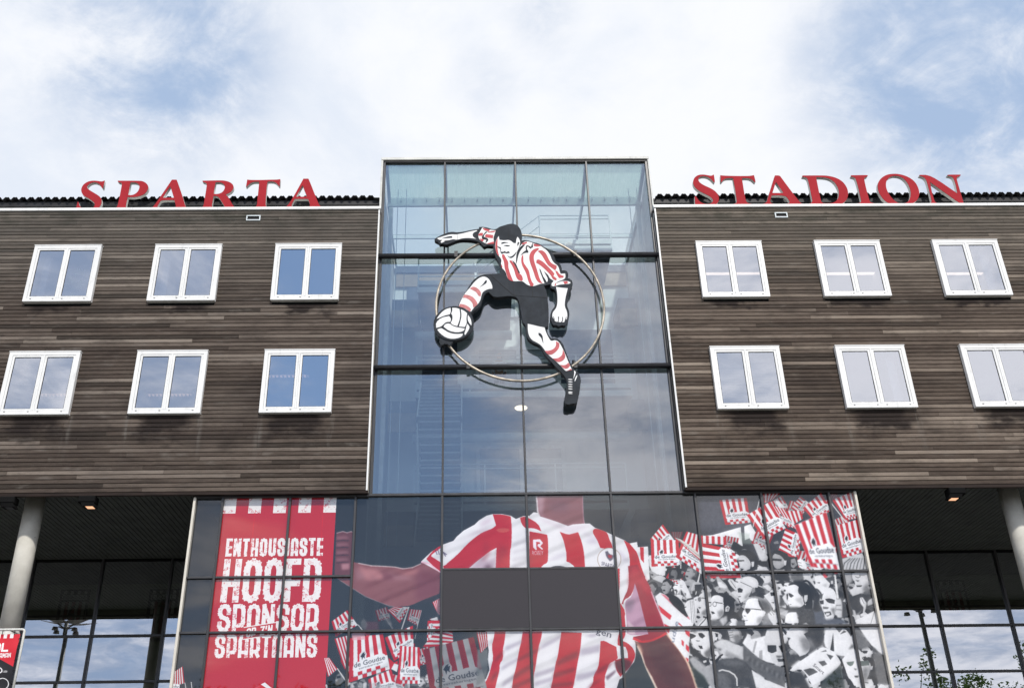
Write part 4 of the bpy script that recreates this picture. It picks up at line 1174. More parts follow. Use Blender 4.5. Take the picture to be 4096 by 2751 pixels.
# capped man with sunglasses
head('M10', [(1370,300),(1460,230),(1600,330),(1680,400),(1640,500),(1570,620),(1440,710),(1395,640),(1380,560),(1340,510),(1360,440)], None, [([(1370,420),(1420,400),(1480,440),(1460,500),(1380,500)], 40), ([(1560,520),(1640,500),(1540,640),(1500,600)], 150, 0.02), ([(1385,575),(1440,570),(1430,590),(1390,590)], 70)], None, 210)
P('M10', [(1460,230),(1500,180),(1620,170),(1740,210),(1800,300),(1780,400),(1660,400),(1430,290)], 214, 1, 0.005); L('M10', [(1430,285),(1660,390)], 2, 70); P('M10', [(1650,420),(1720,400),(1730,480),(1660,520)], 170, 0.9, 0.01)
P('M10', [(930,180),(980,170),(1060,260),(1150,340),(1200,470),(1400,640),(1400,720),(1180,500),(1060,420),(990,390),(960,290)], 180, 1, 0.008); P('M10', [(960,290),(1050,280),(1060,310),(1150,360),(1150,420),(1000,390)], 222, 0.9, 0.008); P('M10', [(1200,220),(1280,230),(1360,360),(1340,460),(1240,380),(1170,260)], 205, 1, 0.006)
L('M10', [(1230,260),(1330,400)], 2, 90); P('M10', [(890,400),(980,360),(990,420),(940,480),(1100,470),(1060,500),(950,490)], 190, 0.8, 0.008)
head('M10', [(730,160),(790,140),(830,200),(820,260),(760,250)], None, [([(750,190),(800,195),(790,210),(750,205)],), ([(760,220),(810,225),(790,240)],)], None, 130)
# blond man with sunglasses
P('M10', [(1560,650),(1620,580),(1780,570),(1960,650),(2060,760),(2060,900),(1960,960),(1900,830),(1820,660)], 150, 1, 0.012); P('M10', [(1830,660),(1960,680),(2050,780),(2040,900),(1940,920),(1860,820)], 92, 0.8, 0.025)
head('M10', [(1540,680),(1620,610),(1780,620),(1800,740),(1860,840),(1900,900),(1880,1000),(1820,1140),(1700,1200),(1520,1200),(1520,1060),(1490,1010),(1455,950),(1480,880),(1520,800)], None, [([(1520,840),(1580,830),(1640,850),(1610,900),(1570,935),(1535,890)], 52, 0.004), ([(1460,800),(1510,830),(1510,860),(1470,830)], 60), ([(1490,960),(1550,975),(1510,985)], 80), ([(1520,1060),(1590,1058),(1580,1068),(1530,1070)], 90), ([(1780,1000),(1900,980),(1840,1130),(1760,1100)], 170, 0.03)], [([(1840,900),(1890,860),(1940,890),(1920,970),(1860,1000)], 232)], 230)
L('M10', [(1530,830),(1680,830),(1850,850)], 3, 60); P('M10', [(1880,1000),(1950,950),(2100,1160),(1850,1190)], 150, 0.9, 0.03); P('M10', [(1980,930),(2060,860),(2180,950),(2200,1100),(2100,1160),(2010,1040)], 216, 1, 0.01); L('M10', [(2010,900),(2060,960)], 2, 120); L('M10', [(2060,880),(2110,950)], 2, 120)
P('M10', [(1350,1060),(1480,1080),(1520,1190),(1340,1190)], 120, 1, 0.02)
# top right of this tile
head('M10', [(1810,120),(1900,110),(2060,130),(2080,200),(2010,300),(1920,310),(1890,230),(1830,180)], [(1780,60),(2100,60),(2120,200),(2060,240),(1900,130)], [([(1880,170),(1930,175),(1920,205)],), ([(1810,130),(1850,130),(1840,160)],)], [([(2130,110),(2200,100),(2170,160)], 160)], 212)
P('M10', [(1880,370),(1980,330),(2060,400),(2030,480),(1960,440)], 216, 1, 0.008)
head('M10', [(2010,500),(2060,440),(2180,440),(2230,560),(2210,760),(2100,860),(2060,760),(2020,700),(1900,560)], None, [([(2030,500),(2110,490),(2120,560),(2050,570)], 40), ([(2050,700),(2120,690),(2110,720)], 60), ([(2130,460),(2330,470),(2330,480),(2130,475)],)], None, 216); P('M10', [(2230,430),(2335,520),(2335,760),(2230,780)], 80, 0.9, 0.02); P('M10', [(2060,250),(2140,230),(2200,420),(2120,430)], 196, 0.9, 0.02)
# woman with sunglasses
P('M11', [(270,360),(420,280),(620,290),(760,400),(800,700),(790,880),(640,880),(600,640),(500,440)], 56, 1, 0.008)
head('M11', [(260,430),(300,370),(420,345),(500,400),(480,520),(560,600),(620,760),(560,830),(420,860),(330,850),(300,780),(250,710),(280,640)], None, [([(280,530),(330,540),(400,590),(340,630),(300,600)], 60), ([(300,765),(360,770),(320,780)], 80), ([(250,700),(310,690),(290,705)], 110), ([(430,650),(580,620),(600,780),(480,740)], 185, 0.03)], [([(620,580),(690,570),(690,690),(640,740),(610,680)], 228), (el(642,770,13,18), 240)], 228)
P('M11', [(150,620),(240,520),(250,700),(300,760),(260,800),(200,720)], 214, 1, 0.01); P('M11', [(90,440),(140,430),(120,520),(160,580),(60,570),(50,520)], 220, 1, 0.008)
P('M11', [(0,170),(60,100),(240,110),(320,260),(300,300),(0,260)], 60, 1, 0.012); P('M11', [(330,120),(580,110),(620,240),(430,270),(330,250)], 118, 1, 0.02); P('M11', [(590,110),(700,100),(840,340),(820,390),(720,270),(620,240)], 206, 1, 0.01)
P('M11', [(0,330),(60,360),(100,800),(60,840),(0,500)], 190, 0.8, 0.015); P('M11', [(20,840),(200,860),(260,940),(200,1100),(60,1060)], 190, 0.8, 0.03)
# man in profile, man with grin
head('M11', [(840,200),(960,110),(1060,220),(1170,330),(1130,440),(1000,560),(930,480),(850,440),(830,410),(860,340)], [(1040,230),(1150,200),(1260,180),(1270,340),(1180,350),(1100,300)], [([(880,310),(960,300),(940,330)], 80), ([(840,430),(920,445),(990,540),(940,540)], 70, 0.01), ([(990,360),(1100,330),(1080,420)], 180, 0.03)], [([(1180,270),(1230,270),(1230,340),(1190,340)], 214), ([(800,110),(860,110),(840,200),(800,170)], 210)], 222, 90)
P('M11', [(720,280),(830,400),(960,580),(940,700),(780,680)], 62, 1, 0.012)
head('M11', [(1000,600),(1060,470),(1160,410),(1270,480),(1310,640),(1290,780),(1270,960),(1240,1080),(1140,1150),(1070,1100),(1040,960),(990,880),(990,760)], None, [([(1060,660),(1160,640),(1270,680),(1260,760),(1120,740)], 52, 0.004), ([(940,700),(1030,680),(1030,770),(970,770)], 56, 0.006), ([(1010,820),(1140,830),(1120,870),(1020,870)], 100, 0.012), ([(1040,940),(1170,920),(1200,990),(1100,1030)], 60, 0.01), ([(1180,860),(1280,840),(1260,1040)], 120, 0.03)], [([(1080,960),(1160,950),(1150,1000),(1080,1010)], 232), ([(1110,1080),(1230,1050),(1180,1130)], 210, 0.02)], 222)
P('M11', [(1280,660),(1390,650),(1430,760),(1420,1050),(1330,1060),(1280,960),(1290,780)], 205, 1, 0.015); L('M11', [(1300,790),(1400,790)], 4, 120, 0.8, 0.012); L('M11', [(1300,880),(1410,890)], 4, 120, 0.8, 0.012)
P('M11', [(800,900),(1000,880),(1060,1100),(1400,1060),(1560,1190),(840,1200)], (96,100,110), 1, 0.03)
P('M11', [(820,560),(940,700),(990,900),(860,940),(800,860)], 74, 1, 0.02)
# old woman, right edge
P('M11', [(1440,90),(1620,90),(1640,300),(1500,400)], 170, 1, 0.03)
head('M11', [(1630,120),(1760,80),(1960,90),(2000,260),(1960,480),(1760,560),(1640,605),(1560,480),(1680,420),(1700,300),(1640,240)], None, [([(1720,370),(1850,370),(1830,400),(1740,405)], 60), ([(1700,260),(1790,260),(1760,300)], 96, 0.012), ([(1860,420),(1990,300),(2020,560),(1900,540)], 120, 0.04)], None, 205)
L('M11', [(1700,180),(1760,210),(1810,180),(1790,150),(1900,160)], 2, 90); P('M11', [(1520,420),(1640,610),(1900,540),(2080,580),(2100,760),(1700,1000),(1600,900)], 68, 1, 0.02)
P('M11', [(1800,630),(1860,620),(1940,740),(1880,840),(1800,740)], 214, 1, 0.008); L('M11', [(1830,640),(1890,760)], 2, 110); P('M11', [(1960,700),(2080,620),(2090,760),(1960,810)], 190, 1, 0.012)
P('M11', [(1720,1100),(1960,980),(2110,900),(2190,1190),(1720,1190)], 218, 1, 0.01); P('M11', [(1880,800),(1950,740),(1900,960),(1860,980)], 205, 1, 0.008); P('M11', [(1640,880),(1700,900),(1740,1100),(1690,1090)], 190, 1, 0.01); L('M11', [(2110,920),(2030,1190)], 2, 120)
# head at the bottom of the woman, continuing below the rail
P('M11', [(200,860),(400,820),(640,860),(800,880),(860,1200),(500,1200),(480,960),(300,920)], 84, 1, 0.03)
P('M11', [(230,980),(300,940),(450,940),(500,1160),(340,1190),(200,1160)], 232, 1, 0.012); P('M11', [(600,1180),(660,1160),(710,1200),(600,1205)], 190)
# lower row: shouting man with sunglasses
P('M12', [(300,180),(700,180),(1140,180),(1150,420),(1000,400),(900,240)], 66, 1, 0.01)
head('M12', [(320,250),(500,200),(720,220),(760,400),(740,700),(700,800),(620,770),(560,760),(540,640),(430,620),(320,410)], None, [([(310,270),(440,300),(440,340),(330,400),(310,360)], 36), ([(490,270),(570,260),(640,330),(580,380),(520,350)], 36), ([(430,420),(540,430),(480,450)], 70), ([(490,530),(570,540),(590,600),(530,600)], 34), ([(620,680),(760,560),(780,800),(640,780)], 110, 0.03), ([(340,220),(480,230),(420,270)], 120, 0.02)], [([(910,290),(960,270),(1000,320),(970,390),(910,390)], 214)], 216)
L('M12', [(640,235),(770,240),(930,270)], 5, 225); L('M12', [(310,262),(370,275),(440,305)], 3, 230); P('M12', [(300,450),(420,640),(540,700),(640,800),(740,900),(720,960),(560,830),(320,700)], 46, 1, 0.015)
L('M12', [(600,870),(660,850)], 5, 220); L('M12', [(610,890),(665,872)], 4, 220)
P('M12', [(290,820),(360,770),(520,860),(700,1010),(860,1160),(830,1500),(700,1340),(440,1100)], 168, 1, 0.02); P('M12', [(320,920),(460,1060),(640,1200),(720,1438),(480,1438)], (62,70,64), 1, 0.03, 0.85)
# clenched hand, second arm and pointing arm
P('M12', [(1110,200),(1300,170),(1360,230),(1390,380),(1330,460),(1180,440),(1140,300)], 186, 1, 0.01); P('M12', [(1230,330),(1380,280),(1400,440),(1290,480)], 110, 0.8, 0.025)
for y in (240, 300, 350): L('M12', [(1150,y+20),(1230,y)], 2, 90)
P('M12', [(800,490),(960,400),(1140,420),(1290,520),(1460,560),(1520,700),(1440,830),(1300,780),(1080,760),(950,680),(880,580)], 200, 1, 0.015); P('M12', [(880,580),(1000,600),(950,650)], 90, 0.8, 0.02); P('M12', [(1080,640),(1300,740),(1420,800),(1200,820),(1060,750)], 140, 0.7, 0.03)
P('M12', [(1450,500),(1560,600),(1700,740),(1900,880),(2160,960),(2335,1010),(2335,1438),(2200,1400),(1900,1220),(1700,1080),(1540,960),(1440,830)], 104, 1, 0.015)
for i in range(16): P('M12', [(1520+i*52,760+i*28),(1580+i*52,760+i*30),(1570+i*52,860+i*30),(1500+i*52,850+i*27)], (150,70,135,64)[i%4], 0.6, 0.03)
P('M12', [(840,900),(1000,800),(1300,800),(1480,860),(1600,1000),(1720,1438),(860,1438),(850,1100)], 84, 1, 0.02); P('M12', [(960,880),(1200,830),(1460,880),(1500,960),(1100,960)], 120, 0.7, 0.04)
L('M12', [(930,1070),(1000,1045),(1150,1080),(1260,1150),(1310,1230),(1318,1380)], 6, 214, 1, 0.006); P('M12', [(880,1100),(1100,1130),(1180,1300),(1160,1438),(880,1438)], 120, 0.8, 0.04)
L('M12', [(840,890),(960,760),(1010,730)], 9, 40); P('M12', [(970,770),(1030,725),(1045,750),(990,800)], 222)
P('M12', [(1430,480),(1500,350),(1560,330),(1620,400),(1900,330),(2250,200),(2250,500),(1960,620),(2160,930),(1860,860),(1560,610)], 222, 1, 0.01); head('M12', [(1530,290),(1600,300),(1610,420),(1560,450),(1500,380)], [(1460,190),(1620,180),(1680,270),(1620,330),(1540,270)], None, None, 216)
P('M12', [(1700,430),(1740,440),(1680,690),(1640,670)], 150, 0.8, 0.006); P('M12', [(1790,640),(1850,630),(1860,850),(1780,800)], 150, 0.8, 0.006); P('M12', [(1620,1040),(1800,1160),(1900,1230),(1850,1438),(1720,1438)], 214, 1, 0.01); P('M12', [(1890,1240),(2335,1420),(2335,1438),(1830,1438)], 214)
# face under sunglasses and big profile
head('M13', [(-160,180),(60,130),(150,400),(180,700),(200,860),(60,900),(-60,800),(-120,600),(-230,420)], [(100,60),(330,60),(260,300),(170,260)], [([(-150,480),(20,480),(30,600),(-60,640),(-140,600)], 36, 0.006), ([(70,500),(200,450),(240,580),(130,620)], 36, 0.006), ([(20,680),(150,690),(120,720),(30,720)], 90, 0.015), ([(40,740),(180,750),(160,800),(60,800)], 50, 0.012), ([(180,800),(380,620),(380,820),(250,920)], 90, 0.03)], None, 206)
P('M13', [(480,60),(960,120),(940,460),(740,600),(560,720),(380,820),(250,960),(270,700),(480,640)], 78, 1, 0.02)
head('M13', [(150,150),(300,130),(520,140),(640,130),(640,220),(560,260),(700,480),(640,640),(480,700),(400,600),(280,520),(250,400),(290,340),(210,300),(230,220)], None, [([(240,330),(300,340),(260,390)], 44, 0.008), ([(220,460),(290,480),(240,510)], 52, 0.01), ([(470,330),(720,330),(800,520),(560,620)], 130, 0.05), ([(220,150),(300,140),(260,190)], 80, 0.012)], [([(560,150),(645,140),(620,220),(570,240)], 224)], 216)
P('M13', [(520,140),(900,140),(930,380),(800,440),(650,300)], 72, 0.7, 0.05)
# light shirts and scarf, lower right
P('M13', [(960,220),(1060,130),(1340,130),(1480,300),(1560,520),(1480,700),(1200,680),(1060,580),(950,480)], 220, 1, 0.008); P('M13', [(1160,130),(1340,130),(1250,235)], 104); P('M13', [(1130,240),(1150,600),(1070,580),(1100,420)], 66); P('M13', [(1260,270),(1340,190),(1390,220),(1290,260)], 90)
P('M13', [(280,970),(400,850),(560,740),(860,540),(950,510),(1140,600),(1270,780),(1280,850),(1000,1130),(720,1265),(650,1130),(540,960),(430,950),(350,1000)], 222, 1, 0.006)
P('M13', [(550,960),(720,915),(830,1000),(660,1080)], 92); P('M13', [(840,800),(960,780),(1015,850),(920,890)], 92); P('M13', [(1000,650),(1135,690),(1075,765)], 92); P('M13', [(880,610),(990,570),(1005,605)], 110)
q = Quad('M13', (770,830), (970,1000), (930,1050), (730,880)); q.text('Smart', 0, 0, 1, 1, (70,70,74))
P('M13', [(1090,1230),(1240,1110),(1290,960),(1320,1110),(1210,1180)], 214, 1, 0.006); P('M13', [(260,1010),(520,1000),(680,1318),(260,1318)], 70, 1, 0.03); P('M13', [(900,1180),(1280,880),(1360,1318),(900,1318)], (72,80,78), 1, 0.03, 0.85)
head('M13', [(1420,620),(1520,540),(1640,640),(1700,760),(1840,880),(1820,1100),(1680,1260),(1540,1270),(1480,1160),(1420,1110),(1350,900),(1300,760)], None, [([(1390,810),(1540,790),(1520,860),(1470,890),(1410,860)], (96,110,104), 0.006), ([(1620,790),(1830,780),(1830,870),(1660,890)], (84,96,92), 0.006), ([(1540,1075),(1630,1070),(1610,1110),(1560,1110)], 60, 0.01), ([(1430,560),(1480,480),(1520,460),(1540,530)], 110, 0.02), ([(1700,900),(1840,880),(1800,1200),(1640,1250)], 130, 0.05), ([(1530,930),(1600,940),(1560,970)], 110, 0.012)], None, 222)
P('M13', [(1500,130),(1640,140),(1760,320),(1880,500),(1760,560),(1600,560)], 120, 1, 0.04); P('M13', [(1620,120),(2010,110),(2130,690),(1900,520),(1760,320)], 222, 1, 0.01); P('M13', [(1880,505),(1960,540),(2010,640),(1900,620)], 80, 0.9, 0.02); P('M13', [(1900,620),(2120,680),(2220,1240),(2000,1240),(1940,900)], 112, 1, 0.03); P('M13', [(1990,1318),(2060,1230),(2150,1270),(2230,1240),(2260,1318)], 220)

# ---- photographic tone: rounded light and shade inside the printed photograph, fine blotches, halftone softness
def tone():
    px = PRINT.px
    xs = PRINT.x0 + (np.arange(PRINT.w) + .5) / PRINT.res
    reg = np.clip((xs - (-3.60)) / 0.05, 0, 1)[None, :] * np.ones((PRINT.h, 1), np.float32)
    lum = px[..., :3].mean(2)
    sat = px[..., :3].max(2) - px[..., :3].min(2)
    grey = np.clip(1 - sat * 6, 0, 1)
    crowd = np.clip((xs - 4.6) / 0.4, 0, 1)[None, :] * grey
    b1 = Canvas.blur(lum, 7); b2 = Canvas.blur(lum, 18)
    r = 10
    side = np.roll(b1, -r, 1) - np.roll(b1, r, 1)
    rise = np.roll(b1, r, 0) - np.roll(b1, -r, 0)
    n1 = Canvas.blur(_r.random(lum.shape).astype(np.float32), 5); n1 = (n1 - .5) / max(1e-6, n1.std())
    n2 = Canvas.blur(_r.random(lum.shape).astype(np.float32), 14); n2 = (n2 - .5) / max(1e-6, n2.std())
    n3 = Canvas.blur(_r.random(lum.shape).astype(np.float32), 2); n3 = (n3 - .5) / max(1e-6, n3.std())
    d = (b1 - lum) * 0.14 + (b2 - lum) * 0.10 + side * 0.10 - rise * 0.06
    mid = 1.2 - np.abs(lum - 0.5)
    d = d * (0.35 + 0.65 * crowd) + crowd * mid * (0.012 * n1 + 0.022 * n2 + 0.012 * n3) + crowd * ((lum - .5) * 0.30 - 0.05)
    # soft folds running across the shirt
    ii, jj = np.meshgrid(np.arange(PRINT.w), np.arange(PRINT.h))
    shirt = np.clip((xs + 2.9) / .4, 0, 1)[None, :] * np.clip((4.7 - xs) / .3, 0, 1)[None, :] * np.clip((lum - .28) * 6, 0, 1)
    ph = (ii * 0.42 + jj) / PRINT.res
    f1 = np.sin(ph * 11 + 3.0 * n2 * .35) * .5 + np.sin(ph * 23 + 1.3 + n2 * .5) * .35
    rib = np.sin(ii * 2 * math.pi / (PRINT.res * .03)) * .012
    d = d + shirt * (np.clip(-f1, 0, 1) * -0.10 + np.clip(f1, 0, 1) * 0.02 + rib)
    d = d * reg
    px[..., :3] += d[..., None]
    # soften hard vector edges a little, as an enlarged print does
    for c in range(3):
        px[..., c] = px[..., c] * (1 - 0.7 * reg) + Canvas.blur(px[..., c], 1) * (0.7 * reg)
    np.clip(px, 0, 1, out=px)
tone()

# ================================================================ glass tower
YG = 0.37
tower = empty('glass_tower', (1.44, 3.0, 0))
tag(tower, 'blue glass atrium tower rising between the two timber wings', 'glass tower')
XE = [-2.735, -0.81, 1.435, 3.705, 5.635]
ZE = [10.585, 14.365, 18.135, 21.72]
for i in range(4):
    for j in range(3):
        pane('pane', XE[i] + 0.028, XE[i + 1] - 0.028, ZE[j] + 0.03, ZE[j + 1] - 0.03, YG, M['tower_glass'], tower)
def mull(x, z0, z1, w=0.052, y0=0.285, y1=0.40, par=None):
    MB().cbox(x - w / 2, x + w / 2, y0, y1, z0, z1, 0.006).build('mullion', M['frame'], par)
def trans(z, x0, x1, h=0.055, y0=0.292, y1=0.402, par=None):
    MB().cbox(x0, x1, y0, y1, z - h / 2, z + h / 2, 0.006).build('transom', M['frame'], par)
for x in XE[1:4]:
    for j in range(3): mull(x, ZE[j] + 0.029, ZE[j + 1] - 0.029, par=tower)
for x in (XE[0], XE[4]): mull(x, ZE[0] + 0.03, ZE[3] - 0.03, 0.075, 0.30, 0.44, tower)
for z in ZE[1:]: trans(z, -2.78, 5.68, par=tower)
trans(ZE[0], -2.78, 5.68, 0.07, par=tower)
# white edge frame
MB().cbox(-2.84, 5.72, 0.24, 0.55, 21.752, 21.85, 0.008).build('edge_frame', M['white_dirty'], tower)
for x0, x1 in ((-2.84, -2.778), (5.678, 5.72)):
    MB().cbox(x0, x1, 0.25, 0.55, ZT + 0.1, 21.75, 0.006).build('edge_frame', M['white_dirty'], tower)
for x0, x1 in ((-2.83, -2.79), (5.68, 5.715)):
    box('side_wall', x0, x1, 0.552, 5.8, 20.0, 21.72, M['white_dirty'], tower)
    box('side_wall', x0, x1, 0.44, 5.8, 4.6, 19.98, M['room'], tower)
# sloping roof glass with rafters, gutter beam, unseen clear roof added for daylight
for i in range(4):
    xa, xb = XE[i] + 0.03, XE[i + 1] - 0.03
    v = [(xa, 0.45, 21.70), (xb, 0.45, 21.70), (xb, 1.72, 21.33), (xa, 1.72, 21.33)]
    vs = v + [(a, b, c + 0.015) for a, b, c in v]
    link('roof_pane', mesh('roof_pane', vs, [(3, 2, 1, 0), (4, 5, 6, 7), (0, 1, 5, 4), (1, 2, 6, 5), (2, 3, 7, 6), (3, 0, 4, 7)], M['roof_glass']), tower)
M['steel_pale'] = mat_plain('pale_painted_steel', (0.70, 0.76, 0.77), 0.5, 0.4, 0, 0.06)
M['roof_clear'] = clear_mat('clear_roof_glass', (0.80, 0.83, 0.83))
M['atrium'] = mat_plain('pale_atrium_wall', (0.74, 0.78, 0.78), 0.8, 0.2, 0, 0.06, 0.5)
M['atrium_floor'] = mat_plain('slab_concrete', (0.20, 0.22, 0.26), 0.8, 0.2)
M['slate'] = mat_plain('slate_blue_wall', (0.12, 0.14, 0.18), 0.7, 0.3, 0, 0.1)
M['tread_grey'] = mat_plain('grey_stair_tread', (0.30, 0.33, 0.35), 0.6, 0.3)
M['tan'] = mat_plain('tan_panel', (0.36, 0.30, 0.24), 0.8, 0.2)
for x in XE:
    xx = min(max(x, XE[0] + 0.06), XE[4] - 0.06)
    d = 0.05
    vs = [(xx - d, 0.47, 21.69), (xx + d, 0.47, 21.69), (xx + d, 1.74, 21.32), (xx - d, 1.74, 21.32)]
    vs2 = [(a, b, c - 0.16) for a, b, c in vs]
    link('rafter', mesh('rafter', vs + vs2, [(0, 1, 2, 3), (7, 6, 5, 4), (0, 4, 5, 1), (1, 5, 6, 2), (2, 6, 7, 3), (3, 7, 4, 0)], M['steel_pale']), tower)
MB().box(-2.7, 5.6, 1.73, 1.80, 21.02, 21.36).box(-2.7, 5.6, 1.60, 1.66, 20.93, 20.99).build('gutter_beam', M['steel_pale'], tower)
k = -2.3
while k < 5.5:
    box('bracket', k, k + 0.03, 1.62, 1.73, 21.18, 21.30, M['steel_pale'], tower); k += 0.42
for i in range(4):                     # unseen roof behind the gutter beam, made clear glass to brighten the atrium
    for k in range(2):
        ya, yb = 1.82 + k * 1.9, 1.82 + (k + 1) * 1.9
        box('roof_pane', XE[i] + 0.03, XE[i + 1] - 0.03, ya + 0.03, yb - 0.03, 21.20, 21.215, M['roof_clear'], tower)
        box('rafter', XE[i] + 0.03, XE[i + 1] - 0.03, yb - 0.03, yb + 0.03, 21.06, 21.22, M['steel_pale'], tower)
for x in XE: box('rafter', max(x, -2.72) - 0.03, max(x, -2.72) + 0.03, 1.82, 5.6, 21.05, 21.22, M['steel_pale'], tower)
box('back_wall', -2.78, 5.66, 5.6, 5.8, 4.6, 21.05, M['atrium'], tower)
box('wall_band', -2.70, 5.60, 5.50, 5.59, 20.2, 20.75, M['tan'], tower)
box('dark_wall_panel', -2.3, 1.6, 5.52, 5.59, 18.95, 20.19, M['slate'], tower)
box('dark_wall_panel', -1.7, -0.5, 5.52, 5.59, 15.15, 18.4, M['slate'], tower)
box('dark_wall_panel', 2.75, 4.9, 5.52, 5.59, 15.15, 18.4, M['slate'], tower)
box('dark_wall_panel', -1.7, -0.4, 5.52, 5.59, 11.5, 14.6, M['slate'], tower)
box('upper_wall', -2.70, 5.60, 5.45, 5.49, 20.76, 21.04, M['slate'], tower)
# floors reaching into the atrium, pale edge channels, railings
def balcony(x0, x1, y0, z, rail=True):
    box('floor_slab', x0, x1, y0 + 0.08, 5.58, z - 0.44, z, M['atrium_floor'], tower)
    box('edge_channel', x0 - 0.02, x1 + 0.02, y0, y0 + 0.075, z - 0.16, z + 0.0, M['steel_pale'], tower)
    box('edge_channel', x0 - 0.02, x1 + 0.02, y0, y0 + 0.075, z - 0.44, z - 0.24, M['steel_pale'], tower)
    if rail:
        mb = MB()
        mb.tube([(x0, y0 + 0.03, z + 1.02), (x1, y0 + 0.03, z + 1.02)], 0.022, 8)
        for q in (0.16, 0.86): mb.box(x0, x1, y0 + 0.01, y0 + 0.045, z + q, z + q + 0.035)
        nn = max(2, int((x1 - x0) / 1.6) + 1)
        for i in range(nn):
            xx = x0 + (x1 - x0) * i / (nn - 1)
            mb.box(xx - 0.022, xx + 0.022, y0 + 0.005, y0 + 0.05, z - 0.3, z + 1.0)
        mb.build('railing', M['steel_pale'], tower)
balcony(-1.75, 1.35, 3.0, 18.92)
balcony(2.35, 4.75, 3.0, 20.60 - 0.10)
balcony(-1.75, 5.0, 3.0, 15.12)
balcony(-1.75, 4.6, 3.0, 11.45)
balcony(-1.75, 4.6, 3.0, 7.75)
# narrow galleries left and right, further back
for x0, x1 in ((-2.70, -1.80), (5.02, 5.60)):
    for z in (18.9, 15.1, 11.4):
        box('floor_slab', x0, x1, 4.2, 5.58, z - 0.42, z, M['atrium_floor'], tower)
        box('wall_band', x0, x1, 4.12, 4.19, z - 1.1, z - 0.45, M['tan'], tower)
# stair flights
def flight(x0, x1, ya, za, yb, zb, n):
    mb = MB()
    for i in range(n):
        f = (i + 0.5) / n
        y, z = ya + (yb - ya) * f, za + (zb - za) * f
        mb.box(x0, x1, y - 0.13, y + 0.13, z - 0.03, z + 0.02)
    mb.build('stair_tread', M['tread_grey'], tower)
    mb = MB()
    for xx in (x0 - 0.06, x1 + 0.02):
        vs = [(xx, ya, za - 0.12), (xx, ya, za + 0.10), (xx, yb, zb + 0.10), (xx, yb, zb - 0.12)]
        vs2 = [(a + 0.04, b, c) for a, b, c in vs]
        mb.add(vs + vs2, [(0, 1, 2, 3), (7, 6, 5, 4), (0, 4, 5, 1), (1, 5, 6, 2), (2, 6, 7, 3), (3, 7, 4, 0)])
    mb.build('stair_string', M['steel_pale'], tower)
flight(-1.55, -0.35, 2.9, 15.05, 1.3, 13.2, 10)
flight(-1.55, -0.35, 1.3, 13.2, 2.9, 11.45, 10)
flight(-1.55, -0.35, 2.9, 11.40, 1.3, 9.6, 10)
# sloping rail of the top flight
mb = MB()
for dz in (0.0, -0.42, -1.0):
    mb.tube([(0.2, 2.9, 19.55 + dz), (2.35, 3.0, 21.5 + dz)], 0.022, 8)
for f in (0.0, 0.5, 1.0):
    mb.tube([(0.2 + 2.15 * f, 2.95, 18.55 + 1.95 * f), (0.2 + 2.15 * f, 2.95, 19.55 + 1.95 * f)], 0.02, 6)
mb.build('stair_rail', M['steel_pale'], tower)
vs = [(0.2, 2.9, 18.35), (0.2, 2.9, 18.60), (2.35, 2.9, 20.5), (2.35, 2.9, 20.25)]
vs2 = [(a, 2.96, c) for a, b, c in vs]
link('stair_string', mesh('stair_string', vs + vs2, [(0, 1, 2, 3), (7, 6, 5, 4), (0, 4, 5, 1), (1, 5, 6, 2), (2, 6, 7, 3), (3, 7, 4, 0)], M['steel_pale']), tower)
# doors to the offices at each level, hanging cables, posts
M['door_white'] = mat_plain('white_door_frame', (0.82, 0.84, 0.84), 0.5, 0.4)
M['door_glass'] = mat_plain('pale_door_panel', (0.34, 0.39, 0.42), 0.4, 0.5)
for z in (18.92, 15.12, 11.45):
    x0, x1, y = at(1905, 1850, Y=5.46)[0], at(2262, 1850, Y=5.46)[0], 5.46
    mb = MB()
    for xx in (x0, (x0 + x1) / 2 - 0.04, x1 - 0.12): mb.box(xx, xx + 0.12, y, y + 0.12, z, z + 2.6)
    mb.box(x0 + 0.12, x1 - 0.12, y + 0.003, y + 0.117, z + 2.48, z + 2.6).box(x0 + 0.12, x1 - 0.12, y + 0.003, y + 0.117, z + 2.0, z + 2.14)
    mb.build('door_frame', M['door_white'], tower)
    box('door', x0 + 0.12, x1 - 0.12, y + 0.05, y + 0.09, z + 0.01, z + 2.47, M['door_glass'], tower)
for x in (-2.35, -2.08, 5.15, 5.42):
    mb = MB().tube([(x, 1.2, 5.0), (x, 1.2, 21.3)], 0.012, 6); mb.build('cable', M['steel_pale'], tower)
for x in (-2.62, 5.52):
    box('steel_post', x - 0.06, x + 0.06, 1.75, 1.95, 4.8, 21.05, M['door_white'], tower)
mb = MB().tube([(-1.9, 4.4, 13.9), (5.05, 4.4, 13.9)], 0.16, 14); mb.build('air_duct', M['steel_pale'], tower, True)
mb = MB().tube([(-1.9, 4.4, 17.6), (1.35, 4.4, 17.6)], 0.16, 14); mb.build('air_duct', M['steel_pale'], tower, True)

# horizontal steel pipes that carry the emblem
for z, nm in ((18.09, 'upper'), (14.335, 'lower')):
    mb = MB().tube([(-2.79, 0.20, z), (5.68, 0.20, z)], 0.072, 16)
    o = mb.build('steel_pipe', M['pipe'], None, False)
    for p in o.data.polygons: p.use_smooth = len(p.vertices) == 4
    tag(o, 'black horizontal steel pipe across the tower glass, %s' % ("behind the footballer's shoulders" if nm == 'upper' else "behind the footballer's shin"), 'pipe', 'black pipes in front of the tower glass')
    for x in (-1.9, 0.3, 2.5, 4.7):
        box('bracket', x - 0.02, x + 0.02, 0.26, 0.30, z - 0.03, z + 0.03, M['pipe'], o)

